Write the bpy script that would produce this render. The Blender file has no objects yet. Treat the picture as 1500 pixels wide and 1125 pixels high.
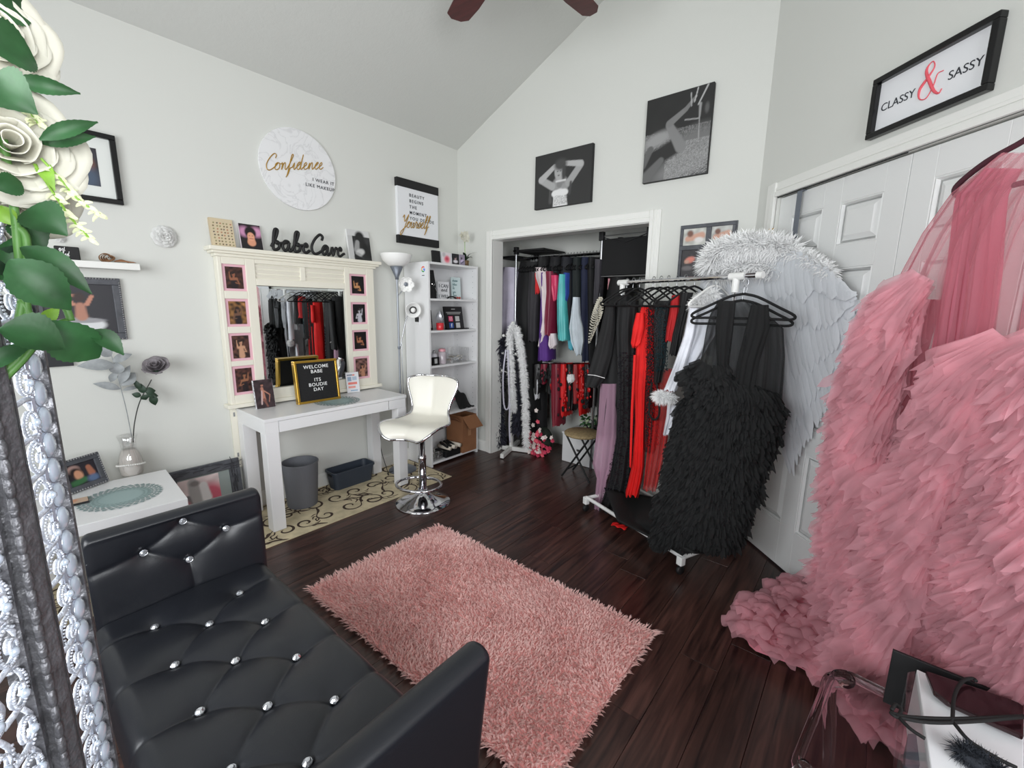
import bpy, math, random
import numpy as np
from mathutils import Vector, Matrix
random.seed(7); rng = np.random.default_rng(11)
S = bpy.context.scene; COL = S.collection
# ---------------------------------------------------------------- camera, world, lights, exposure
CAMR = np.array([[0.77044474, 0.63731393, 0.01567971], [-0.12518918, 0.12713237, 0.98395377], [-0.62509405, 0.76004494, -0.17773327]])
FPX = 634.576; EYE = np.array([0, 0, 1.44])
cam = bpy.data.cameras.new('camera'); camo = bpy.data.objects.new('camera', cam); COL.objects.link(camo); S.camera = camo
cam.sensor_width = 36; cam.lens = FPX / 1500 * 36; cam.clip_start = 0.02
r_, u_, f_ = CAMR
camo.matrix_world = Matrix(((r_[0], u_[0], -f_[0], 0), (r_[1], u_[1], -f_[1], 0), (r_[2], u_[2], -f_[2], 1.44), (0, 0, 0, 1)))
S.view_settings.view_transform = 'Standard'; S.view_settings.look = 'None'; S.view_settings.gamma = 1
S.view_settings.use_curve_mapping = False; S.view_settings.exposure = -0.06
S.cycles.max_bounces = 7; S.cycles.diffuse_bounces = 4; S.cycles.glossy_bounces = 4; S.cycles.transmission_bounces = 6
S.cycles.transparent_max_bounces = 20; S.cycles.caustics_reflective = False; S.cycles.caustics_refractive = False
S.cycles.sample_clamp_indirect = 6
world = bpy.data.worlds.new('sky'); S.world = world; world.use_nodes = True
wn = world.node_tree.nodes; wl = world.node_tree.links
sky = wn.new('ShaderNodeTexSky'); sky.sky_type = 'HOSEK_WILKIE'; sky.turbidity = 4; sky.sun_direction = Vector((0.2, 0.6, 0.75)).normalized()
wl.new(sky.outputs[0], wn['Background'].inputs[0]); wn['Background'].inputs[1].default_value = 1.0

def area(name, loc, target, sx, sy, power, color):
    l = bpy.data.lights.new(name, 'AREA'); l.shape = 'RECTANGLE'; l.size = sx; l.size_y = sy; l.energy = power; l.color = color
    o = bpy.data.objects.new(name, l); COL.objects.link(o); o.location = loc
    o.rotation_euler = (Vector(target) - Vector(loc)).to_track_quat('-Z', 'Y').to_euler(); return o
l1_ = area('window_daylight', (-1.02, -1.42, 1.62), (-1.6, 1.2, 1.75), 2.3, 1.5, 78, (0.95, 0.98, 1.0)); l1_.data.spread = math.radians(140)
l2_ = area('window_daylight', (1.44, -0.1, 1.62), (-.9, 1.2, 1.75), 1.6, 1.5, 52, (0.96, 0.98, 1.0)); l2_.data.spread = math.radians(130)

# ---------------------------------------------------------------- pixel rays to points on real planes
def ray(x, y): return CAMR.T @ np.array([(x - 750) / FPX, -(y - 562.5) / FPX, 1.0])
def onZ(x, y, z): d = ray(x, y); return d * (z - 1.44) / d[2] + EYE
def onX(x, y, v): d = ray(x, y); return d * v / d[0] + EYE
def onY(x, y, v): d = ray(x, y); return d * v / d[1] + EYE
def onP(x, y, p0, n): d = ray(x, y); p0 = np.array(p0, float); n = np.array(n, float); return d * ((p0 - EYE) @ n) / (d @ n) + EYE
CN = np.array([-.70711, -.70711, 0]); CD = np.array([.70711, -.70711, 0]); C0 = np.array([-.62, 3.05, 0])
def onC(x, y, off=0.0): return onP(x, y, C0 + CN * off, CN)
V3 = lambda *a: np.array(a, float)
def nrm(v): v = np.array(v, float); return v / (np.linalg.norm(v) + 1e-12)

# ---------------------------------------------------------------- materials
def srgb(c):
    c = np.array(c, float) / 255
    return tuple(np.where(c <= .04045, c / 12.92, ((c + .055) / 1.055) ** 2.4))
def mat(name, col, rough=.5, metal=0, alpha=1, bump=0, bscale=60, var=0, vscale=8, spec=None, trans=0, sheen=0, coat=0, stretch=None, sheer=None, sub=0, ior=None, attr=False, distance=.002, thin=0):
    m = bpy.data.materials.new(name); m.use_nodes = True; nt = m.node_tree; N = nt.nodes; L = nt.links; b = N['Principled BSDF']
    c = srgb(col) if max(col) > 1.01 else tuple(col)
    b.inputs['Base Color'].default_value = (*c, 1); b.inputs['Roughness'].default_value = rough; b.inputs['Metallic'].default_value = metal
    b.inputs['Alpha'].default_value = alpha
    if spec is not None: b.inputs['Specular IOR Level'].default_value = spec
    if trans: b.inputs['Transmission Weight'].default_value = trans
    if ior: b.inputs['IOR'].default_value = ior
    if sheen: b.inputs['Sheen Weight'].default_value = sheen
    if coat: b.inputs['Coat Weight'].default_value = coat
    if attr:
        a = N.new('ShaderNodeVertexColor'); a.layer_name = 'Col'; L.new(a.outputs[0], b.inputs['Base Color'])
    if bump or var:
        tc = N.new('ShaderNodeTexCoord'); mp = N.new('ShaderNodeMapping'); L.new(tc.outputs['Object'], mp.inputs[0])
        if stretch: mp.inputs['Scale'].default_value = stretch
    if bump:
        n = N.new('ShaderNodeTexNoise'); n.inputs['Scale'].default_value = bscale; n.inputs['Detail'].default_value = 3; L.new(mp.outputs[0], n.inputs[0])
        bp = N.new('ShaderNodeBump'); bp.inputs['Strength'].default_value = bump; bp.inputs['Distance'].default_value = distance
        L.new(n.outputs[0], bp.inputs['Height']); L.new(bp.outputs[0], b.inputs['Normal'])
    if var:
        n = N.new('ShaderNodeTexNoise'); n.inputs['Scale'].default_value = vscale; n.inputs['Detail'].default_value = 4; L.new(mp.outputs[0], n.inputs[0])
        r = N.new('ShaderNodeValToRGB'); L.new(n.outputs[0], r.inputs[0])
        r.color_ramp.elements[0].position = .3; r.color_ramp.elements[1].position = .7
        r.color_ramp.elements[0].color = (*[x * (1 - var) for x in c], 1); r.color_ramp.elements[1].color = (*[min(1, x * (1 + var)) for x in c], 1)
        L.new(r.outputs[0], b.inputs['Base Color'])
    if sheer is not None:
        lw = N.new('ShaderNodeLayerWeight'); lw.inputs[0].default_value = .5
        mr = N.new('ShaderNodeMapRange'); L.new(lw.outputs['Facing'], mr.inputs[0]); mr.inputs[3].default_value = sheer[0]; mr.inputs[4].default_value = sheer[1]
        L.new(mr.outputs[0], b.inputs['Alpha'])
    if thin:
        tb = N.new('ShaderNodeBsdfTranslucent'); mx_ = N.new('ShaderNodeMixShader'); mx_.inputs[0].default_value = thin; out = N['Material Output']
        src = b.inputs['Base Color'].links[0].from_socket if b.inputs['Base Color'].links else None
        if src: L.new(src, tb.inputs[0])
        else: tb.inputs[0].default_value = (*c, 1)
        L.new(b.outputs[0], mx_.inputs[1]); L.new(tb.outputs[0], mx_.inputs[2])
        if alpha < 1 or sheer is not None:
            tp = N.new('ShaderNodeBsdfTransparent'); m2 = N.new('ShaderNodeMixShader'); b.inputs['Alpha'].default_value = 1
            if b.inputs['Alpha'].links: fs = b.inputs['Alpha'].links[0].from_socket; L.remove(b.inputs['Alpha'].links[0]); L.new(fs, m2.inputs[0])
            else: m2.inputs[0].default_value = alpha
            L.new(tp.outputs[0], m2.inputs[1]); L.new(mx_.outputs[0], m2.inputs[2]); L.new(m2.outputs[0], out.inputs[0])
        else: L.new(mx_.outputs[0], out.inputs[0])
    return m
M = {}
M['wall'] = mat('wall_paint', (214, 215, 210), .75, bump=.12, bscale=90)
M['ceiling'] = mat('ceiling_paint', (205, 206, 202), .85, bump=.35, bscale=45, distance=.004)
M['trim'] = mat('white_trim_paint', (232, 232, 228), .35)
M['door'] = mat('door_paint', (226, 227, 226), .38, bump=.05, bscale=30)
M['white'] = mat('white_laminate', (230, 230, 231), .32)
M['ivory'] = mat('ivory_paint', (232, 228, 214), .4)
M['leather'] = mat('black_leather', (27, 29, 35), .34, bump=.1, bscale=260, spec=.6)
M['crystal'] = mat('crystal_button', (225, 228, 235), .08, metal=.75, coat=1)
M['chrome'] = mat('chrome', (215, 215, 220), .07, metal=1)
M['steel'] = mat('brushed_steel', (170, 172, 175), .3, metal=1)
M['silver'] = mat('silver_paint', (150, 155, 162), .4, metal=.5)
M['black'] = mat('matte_black', (16, 16, 18), .6)
M['blackgloss'] = mat('gloss_black', (14, 14, 16), .25)
M['velvet'] = mat('black_velvet', (10, 10, 12), .8)
M['gold'] = mat('gold_metal', (205, 165, 70), .3, metal=.85)
M['goldprint'] = mat('gold_print', (176, 138, 58), .45, metal=.3)
M['ink'] = mat('dark_ink', (45, 48, 55), .6)
M['lightink'] = mat('white_ink', (238, 238, 238), .6)
M['pinkink'] = mat('rose_ink', (226, 92, 104), .6)
M['paper'] = mat('white_paper', (232, 233, 236), .6)
M['mat'] = mat('frame_mount', (225, 228, 224), .7)
M['pinkmat'] = mat('pink_frame_mount', (226, 178, 190), .6)
M['greyframe'] = mat('grey_frame_wood', (78, 80, 86), .5, var=.25, vscale=25, bump=.3, bscale=50)
M['bead'] = mat('pewter_beads', (150, 150, 152), .3, metal=.8)
M['mirror'] = mat('mirror_glass', (235, 238, 238), .01, metal=1)
M['print'] = mat('photo_print', (200, 200, 200), .45, attr=True)
M['marble'] = mat('white_marble', (232, 232, 234), .3)
M['greybin'] = mat('grey_plastic', (104, 106, 112), .5, bump=.5, bscale=220)
M['navybin'] = mat('slate_plastic', (52, 60, 72), .5, bump=.6, bscale=160)
M['frost'] = mat('frosted_glass', (240, 240, 238), .5, sub=.3)
M['greymetal'] = mat('grey_metal', (118, 124, 134), .4, metal=.4)
M['whiteleather'] = mat('cream_leather', (228, 225, 214), .35, bump=.15, bscale=200)
M['card'] = mat('brown_cardboard', (146, 100, 68), .8, var=.12)
M['glass'] = mat('clear_glass', (250, 252, 252), .02, trans=1, ior=1.3)
M['acrylic'] = mat('clear_acrylic', (252, 248, 250), .03, trans=1, ior=1.25)
M['vaseglaze'] = mat('pearl_glaze', (196, 190, 184), .3)
M['leafgreen'] = mat('silk_leaf_green', (42, 84, 46), .5, thin=.1, var=.35, vscale=30, bump=.3, bscale=60)
M['leafdark'] = mat('dark_leaf', (28, 52, 34), .55, var=.3, vscale=30)
M['leaflight'] = mat('bright_leaf', (128, 172, 62), .5, var=.3, vscale=40)
M['greyleaf'] = mat('grey_dyed_leaf', (142, 146, 148), .6, var=.2, vscale=30)
M['greypetal'] = mat('grey_rose_petal', (122, 116, 120), .6, var=.3, vscale=40)
M['whitepetal'] = mat('ivory_petal', (228, 226, 212), .6, thin=.2)
M['feather'] = mat('white_feather', (226, 229, 233), .75, thin=.35, bump=.6, bscale=120, stretch=(1, 1, .1))
M['fluff'] = mat('white_down', (252, 252, 252), .9, thin=.2)
M['pinktulle'] = mat('pink_tulle', (238, 176, 187), .85, alpha=.56, var=.2, vscale=7, thin=.4)
M['pinkbody'] = mat('pink_lining', (208, 128, 142), .9)
M['pinksheer'] = mat('pink_sheer_tulle', (230, 150, 164), .85, sheer=(.30, .9), thin=.4)
M['blacktulle'] = mat('black_tulle', (13, 14, 15), .85, alpha=.93)
M['blackbody'] = mat('black_lining', (10, 11, 12), .9)
M['blacksheer'] = mat('black_sheer_tulle', (16, 18, 19), .85, sheer=(.48, .97))
M['shag'] = mat('pink_shag_pile', (255, 210, 205), .9, thin=.25, var=.12, vscale=5)
M['shagbase'] = mat('pink_rug_backing', (244, 176, 172), .95)
M['wicker'] = mat('woven_wicker', (150, 130, 95), .8, bump=1, bscale=120, var=.3, vscale=60)
M['fanwood'] = mat('mahogany', (78, 30, 30), .4, var=.3, vscale=6, stretch=(1, 8, 1))
M['socket'] = mat('outlet_plastic', (236, 236, 234), .4)
M['cord'] = mat('black_cord', (12, 12, 13), .8)
M['pearl'] = mat('pearl', (228, 222, 206), .25, coat=.5)
M['darkhair'] = mat('dark_bristle', (38, 42, 50), .8)
M['plum'] = mat('plum_pot', (74, 30, 78), .4)
M['windowglass'] = None

def color_mat(name, c, rough=.7, **k):
    if name not in M: M[name] = mat(name, c, rough, **k)
    return M[name]
# thin window pane: mostly transparent with a faint gloss
wg = bpy.data.materials.new('window_pane_glass'); wg.use_nodes = True; n_ = wg.node_tree.nodes; l_ = wg.node_tree.links; n_.clear()
o_ = n_.new('ShaderNodeOutputMaterial'); mx = n_.new('ShaderNodeMixShader'); tr = n_.new('ShaderNodeBsdfTransparent'); gl = n_.new('ShaderNodeBsdfGlossy')
gl.inputs['Roughness'].default_value = .02; mx.inputs[0].default_value = .06
l_.new(tr.outputs[0], mx.inputs[1]); l_.new(gl.outputs[0], mx.inputs[2]); l_.new(mx.outputs[0], o_.inputs[0]); M['windowglass'] = wg
# clear vase glass: thin walled look
vg = wg.copy(); vg.name = 'thin_clear_glass'; vg.node_tree.nodes['Mix Shader'].inputs[0].default_value = .16; M['thinglass'] = vg
# floor wood
def wood_floor():
    m = bpy.data.materials.new('dark_laminate_wood'); m.use_nodes = True; N = m.node_tree.nodes; L = m.node_tree.links; b = N['Principled BSDF']
    tc = N.new('ShaderNodeTexCoord'); mp = N.new('ShaderNodeMapping'); mp.inputs['Scale'].default_value = (26, 1.7, 1); oi = N.new('ShaderNodeObjectInfo')
    ad = N.new('ShaderNodeVectorMath'); ad.operation = 'ADD'; cm = N.new('ShaderNodeCombineXYZ'); mu = N.new('ShaderNodeMath'); mu.operation = 'MULTIPLY'; mu.inputs[1].default_value = 50
    L.new(oi.outputs['Random'], mu.inputs[0]); L.new(mu.outputs[0], cm.inputs[1]); L.new(tc.outputs['Object'], mp.inputs[0]); L.new(mp.outputs[0], ad.inputs[0]); L.new(cm.outputs[0], ad.inputs[1])
    n = N.new('ShaderNodeTexNoise'); n.inputs['Scale'].default_value = 1.5; n.inputs['Detail'].default_value = 6; n.inputs['Distortion'].default_value = .8; L.new(ad.outputs[0], n.inputs[0])
    r = N.new('ShaderNodeValToRGB'); L.new(n.outputs[0], r.inputs[0]); r.color_ramp.elements[0].position = .3; r.color_ramp.elements[1].position = .75
    r.color_ramp.elements[0].color = (*srgb((32, 20, 19)), 1); r.color_ramp.elements[1].color = (*srgb((88, 59, 52)), 1)
    hs = N.new('ShaderNodeHueSaturation'); L.new(r.outputs[0], hs.inputs['Color']); mr = N.new('ShaderNodeMapRange'); L.new(oi.outputs['Random'], mr.inputs[0]); mr.inputs[3].default_value = .78; mr.inputs[4].default_value = 1.2
    L.new(mr.outputs[0], hs.inputs['Value']); L.new(hs.outputs[0], b.inputs['Base Color']); b.inputs['Roughness'].default_value = .3
    bp = N.new('ShaderNodeBump'); bp.inputs['Strength'].default_value = .15; bp.inputs['Distance'].default_value = .002; L.new(n.outputs[0], bp.inputs['Height']); L.new(bp.outputs[0], b.inputs['Normal'])
    return m
M['wood'] = wood_floor()
# marble veins
def marble():
    m = M['marble']; N = m.node_tree.nodes; L = m.node_tree.links; b = N['Principled BSDF']
    tc = N.new('ShaderNodeTexCoord'); n = N.new('ShaderNodeTexNoise'); n.inputs['Scale'].default_value = 7; n.inputs['Detail'].default_value = 8; n.inputs['Distortion'].default_value = 1.4
    L.new(tc.outputs['Object'], n.inputs[0]); r = N.new('ShaderNodeValToRGB'); L.new(n.outputs[0], r.inputs[0]); e = r.color_ramp.elements
    e[0].position = .475; e[0].color = (.80, .80, .81, 1); e[1].position = .535; e[1].color = (.80, .80, .81, 1)
    k = e.new(.505); k.color = (.68, .68, .69, 1); L.new(r.outputs[0], b.inputs['Base Color'])
marble()

# ---------------------------------------------------------------- mesh building
WORLD = {}
def thing(name, label, cat, loc=(0, 0, 0), rotz=0, group=None, kind=None):
    o = bpy.data.objects.new(name, None); COL.objects.link(o); o.empty_display_size = .05
    m = Matrix.Translation(Vector([float(q) for q in loc])) @ Matrix.Rotation(rotz, 4, 'Z'); o.matrix_basis = m; WORLD[o.name] = m
    if label: o['label'] = label
    if cat: o['category'] = cat
    if group: o['group'] = group
    if kind: o['kind'] = kind
    return o
def tag(o, label, cat, group=None, kind=None):
    o['label'] = label; o['category'] = cat
    if group: o['group'] = group
    if kind: o['kind'] = kind
    return o
class MB:
    def __init__(s): s.v = []; s.f = []; s.m = []; s.c = None
    def add(s, V, F, mi=0):
        k = len(s.v); s.v.extend([tuple(map(float, p)) for p in V]); s.f.extend([tuple(i + k for i in f) for f in F]); s.m.extend([mi] * len(F)); return s
    def obox(s, c, a, b, d, mi=0):
        c, a, b, d = map(lambda q: np.array(q, float), (c, a, b, d)); V = [c + i * a + j * b + k * d for i in (-1, 1) for j in (-1, 1) for k in (-1, 1)]
        return s.add(V, [(0, 1, 3, 2), (4, 6, 7, 5), (0, 4, 5, 1), (2, 3, 7, 6), (0, 2, 6, 4), (1, 5, 7, 3)], mi)
    def box(s, lo, hi, mi=0):
        lo = np.array(lo, float); hi = np.array(hi, float); c = (lo + hi) / 2; h = (hi - lo) / 2
        return s.obox(c, (h[0], 0, 0), (0, h[1], 0), (0, 0, h[2]), mi)
    def tube(s, pts, r, n=8, mi=0, cap=True, closed=False):
        P = [np.array(p, float) for p in pts]; K = len(P); R = r if hasattr(r, '__len__') else [r] * K; V = []; up = None
        for i, p in enumerate(P):
            t = nrm(P[(i + 1) % K] - P[i - 1]) if closed else nrm(P[min(i + 1, K - 1)] - P[max(i - 1, 0)])
            if up is None: up = V3(0, 0, 1) if abs(t[2]) < .9 else V3(1, 0, 0)
            a = up - t * (up @ t); a = nrm(a) if np.linalg.norm(a) > 1e-6 else nrm(np.cross(t, V3(1, .3, .2))); up = a; b = np.cross(t, a)
            V += [p + R[i] * (math.cos(2 * math.pi * j / n) * a + math.sin(2 * math.pi * j / n) * b) for j in range(n)]
        F = []
        for i in range(K if closed else K - 1):
            for j in range(n):
                q = (i + 1) % K; F.append((i * n + j, i * n + (j + 1) % n, q * n + (j + 1) % n, q * n + j))
        if cap and not closed: F += [tuple(range(n))[::-1], tuple((K - 1) * n + j for j in range(n))]
        return s.add(V, F, mi)
    def lathe(s, prof, c=(0, 0, 0), n=32, mi=0, ax=None):
        c = np.array(c, float); A = np.eye(3) if ax is None else ax; V = []; F = []
        for (r, z) in prof:
            for j in range(n): a = 2 * math.pi * j / n; V.append(c + A[0] * r * math.cos(a) + A[1] * r * math.sin(a) + A[2] * z)
        for i in range(len(prof) - 1):
            for j in range(n): F.append((i * n + j, i * n + (j + 1) % n, (i + 1) * n + (j + 1) % n, (i + 1) * n + j))
        if prof[0][0] > 1e-5: F.append(tuple(range(n))[::-1])
        if prof[-1][0] > 1e-5: F.append(tuple((len(prof) - 1) * n + j for j in range(n)))
        return s.add(V, F, mi)
    def ball(s, c, r, nu=10, nv=6, mi=0, sc=(1, 1, 1)):
        c = np.array(c, float); V = [c + V3(0, 0, r * sc[2])]; F = []
        for i in range(1, nv):
            t = math.pi * i / nv
            for j in range(nu): a = 2 * math.pi * j / nu; V.append(c + V3(r * sc[0] * math.sin(t) * math.cos(a), r * sc[1] * math.sin(t) * math.sin(a), r * sc[2] * math.cos(t)))
        V.append(c - V3(0, 0, r * sc[2]))
        for j in range(nu): F.append((0, 1 + j, 1 + (j + 1) % nu))
        for i in range(nv - 2):
            for j in range(nu): F.append((1 + i * nu + j, 1 + (i + 1) * nu + j, 1 + (i + 1) * nu + (j + 1) % nu, 1 + i * nu + (j + 1) % nu))
        e = len(V) - 1
        for j in range(nu): F.append((e, 1 + (nv - 2) * nu + (j + 1) % nu, 1 + (nv - 2) * nu + j))
        return s.add(V, F, mi)
    def prism(s, poly, ext, mi=0):
        P = [np.array(p, float) for p in poly]; e = np.array(ext, float); n = len(P)
        return s.add(P + [p + e for p in P], [tuple(range(n))[::-1], tuple(range(n, 2 * n))] + [(i, (i + 1) % n, n + (i + 1) % n, n + i) for i in range(n)], mi)
    def grid(s, fn, nu, nv, mi=0, closed=False):
        V = [fn(i / nu, j / nv) for j in range(nv + 1) for i in range(nu if closed else nu + 1)]; w = nu if closed else nu + 1; F = []
        for j in range(nv):
            for i in range(nu): a = j * w + i; b = j * w + (i + 1) % w; F.append((a, b, b + w, a + w))
        return s.add(V, F, mi)
    def build(s, name, mats, parent=None, smooth=False, bevel=0, fix=True, world=True, solid=0, kind=None, label=None):
        V = np.array(s.v, dtype=np.float64).reshape(-1, 3)
        if parent is not None and world:
            im = np.array(WORLD[parent.name].inverted()); V = V @ im[:3, :3].T + im[:3, 3]
        me = bpy.data.meshes.new(name); me.from_pydata(V.tolist(), [], s.f)
        mats = mats if isinstance(mats, (list, tuple)) else [mats]
        for m in mats: me.materials.append(m)
        if len(mats) > 1: me.polygons.foreach_set('material_index', s.m)
        if fix and len(s.f) < 60000:
            import bmesh
            b = bmesh.new(); b.from_mesh(me); bmesh.ops.recalc_face_normals(b, faces=b.faces); b.to_mesh(me); b.free()
        if smooth: me.polygons.foreach_set('use_smooth', [True] * len(me.polygons))
        if s.c is not None:
            at = me.color_attributes.new('Col', 'FLOAT_COLOR', 'POINT'); at.data.foreach_set('color', np.array(s.c, dtype=np.float32).ravel())
        o = bpy.data.objects.new(name, me); COL.objects.link(o)
        if parent is not None: o.parent = parent; WORLD[o.name] = WORLD[parent.name] if world else WORLD[parent.name]
        else: WORLD[o.name] = Matrix.Identity(4)
        if solid: md = o.modifiers.new('thickness', 'SOLIDIFY'); md.thickness = solid; md.offset = 0
        if bevel: md = o.modifiers.new('bevel', 'BEVEL'); md.width = bevel; md.segments = 2; md.limit_method = 'ANGLE'
        if kind: o['kind'] = kind
        if label: o['label'] = label
        return o
def dup(root, loc, rotz=0, label=None, scale=None):
    r = root.copy(); COL.objects.link(r); r.location = Vector([float(q) for q in loc]); r.rotation_euler = (0, 0, rotz)
    if scale: r.scale = (scale,) * 3
    if label: r['label'] = label
    for ch in list(root.children):
        c = ch.copy(); COL.objects.link(c); c.parent = r
        for g in list(ch.children): d = g.copy(); COL.objects.link(d); d.parent = c
    return r
def struct(mb, name, m, parent=None, **k):
    o = mb.build(name, m, parent, **k)
    if parent is None: o['kind'] = 'structure'
    return o
def catmull(P, n=8):
    P = [np.array(p, float) for p in P]; out = []; Q = [2 * P[0] - P[1]] + P + [2 * P[-1] - P[-2]]
    for i in range(1, len(Q) - 2):
        for k in range(n):
            t = k / n; a, b, c, d = Q[i - 1], Q[i], Q[i + 1], Q[i + 2]
            out.append(.5 * ((2 * b) + (c - a) * t + (2 * a - 5 * b + 4 * c - d) * t * t + (3 * b - a - 3 * c + d) * t ** 3))
    out.append(P[-1]); return out
# painted prints: a fine grid with colours worked out from soft shapes (flat print only)
def paint(parent, name, o, u, v, shapes, nx=40, ny=52, bg=(20, 20, 24), noise=0, seed=0, grad=None):
    """o lower-left corner, u and v full edge vectors; shapes in unit coordinates"""
    o, u, v = map(lambda q: np.array(q, float), (o, u, v)); asp = np.linalg.norm(v) / np.linalg.norm(u)
    X, Y = np.meshgrid(np.linspace(0, 1, nx + 1), np.linspace(0, 1, ny + 1)); C = np.zeros(X.shape + (3,)); C[:] = srgb(bg)
    if grad is not None: C[:] = C * (1 - Y[..., None]) + np.array(srgb(grad)) * Y[..., None]
    rr = np.random.default_rng(seed)
    if noise:
        nz = np.zeros(X.shape)
        for k in range(14):
            a, b, c = rr.uniform(2, 22), rr.uniform(2, 22), rr.uniform(0, 6.3); nz += np.sin(X * a * rr.choice([-1, 1]) + Y * b * asp + c)
        C *= np.clip(1 + noise * nz[..., None] / 3, .1, 3)
    for sh in shapes:
        col = np.array(srgb(sh[-2])); soft = sh[-1]
        if sh[0] == 'e':
            _, cx, cy, rx, ry, rot = sh[:6]; dx = X - cx; dy = (Y - cy) * asp; a = math.radians(rot); p = dx * math.cos(a) + dy * math.sin(a); q = -dx * math.sin(a) + dy * math.cos(a)
            d = np.sqrt((p / rx) ** 2 + (q / ry) ** 2); k = np.clip((1 + soft - d) / (2 * soft + 1e-4), 0, 1)
        elif sh[0] == 'c':
            _, x1, y1, x2, y2, r1, r2 = sh[:7]; ax, ay = x2 - x1, (y2 - y1) * asp; t = np.clip(((X - x1) * ax + (Y - y1) * asp * ay) / (ax * ax + ay * ay), 0, 1)
            d = np.hypot(X - x1 - ax * t, (Y - y1) * asp - ay * t) / (r1 + (r2 - r1) * t); k = np.clip((1 + soft - d) / (2 * soft + 1e-4), 0, 1)
        elif sh[0] == 'r':
            _, x1, y1, x2, y2 = sh[:5]; k = ((X >= x1) & (X <= x2) & (Y >= y1) & (Y <= y2)).astype(float)
        elif sh[0] == 'n':
            _, x1, y1, x2, y2 = sh[:5]; k = ((X >= x1) & (X <= x2) & (Y >= y1) & (Y <= y2)) * rr.uniform(0, 1, X.shape) ** 1.5
        C = C * (1 - k[..., None]) + col * k[..., None]
    mb = MB(); mb.v = [tuple(o + u * a + v * b) for a, b in zip(X.ravel(), Y.ravel())]; w = nx + 1
    mb.f = [(j * w + i, j * w + i + 1, (j + 1) * w + i + 1, (j + 1) * w + i) for j in range(ny) for i in range(nx)]; mb.m = [0] * len(mb.f)
    mb.c = np.concatenate([C.reshape(-1, 3), np.ones((X.size, 1))], 1)
    return mb.build(name, M['print'], parent, fix=False)
def text(body, parent, name, o, u, v, size, m, align='LEFT', weight=0, space=1.0, depth=.0006):
    """u, v unit vectors (reading direction, up)"""
    c = bpy.data.curves.new(name, 'FONT'); c.body = body; c.size = size; c.align_x = align; c.extrude = depth; c.offset = weight; c.space_character = space; c.materials.append(m); c.resolution_u = 4
    tmp = bpy.data.objects.new(name, c); me = bpy.data.meshes.new_from_object(tmp); bpy.data.objects.remove(tmp); bpy.data.curves.remove(c); me.name = name
    if not me.materials: me.materials.append(m)
    ob = bpy.data.objects.new(name, me); COL.objects.link(ob); u = nrm(u); v = nrm(v); n = np.cross(u, v)
    W = Matrix(((u[0], v[0], n[0], o[0]), (u[1], v[1], n[1], o[1]), (u[2], v[2], n[2], o[2]), (0, 0, 0, 1)))
    ob.parent = parent; ob.matrix_basis = WORLD[parent.name].inverted() @ W; WORLD[ob.name] = WORLD[parent.name]; return ob
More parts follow.
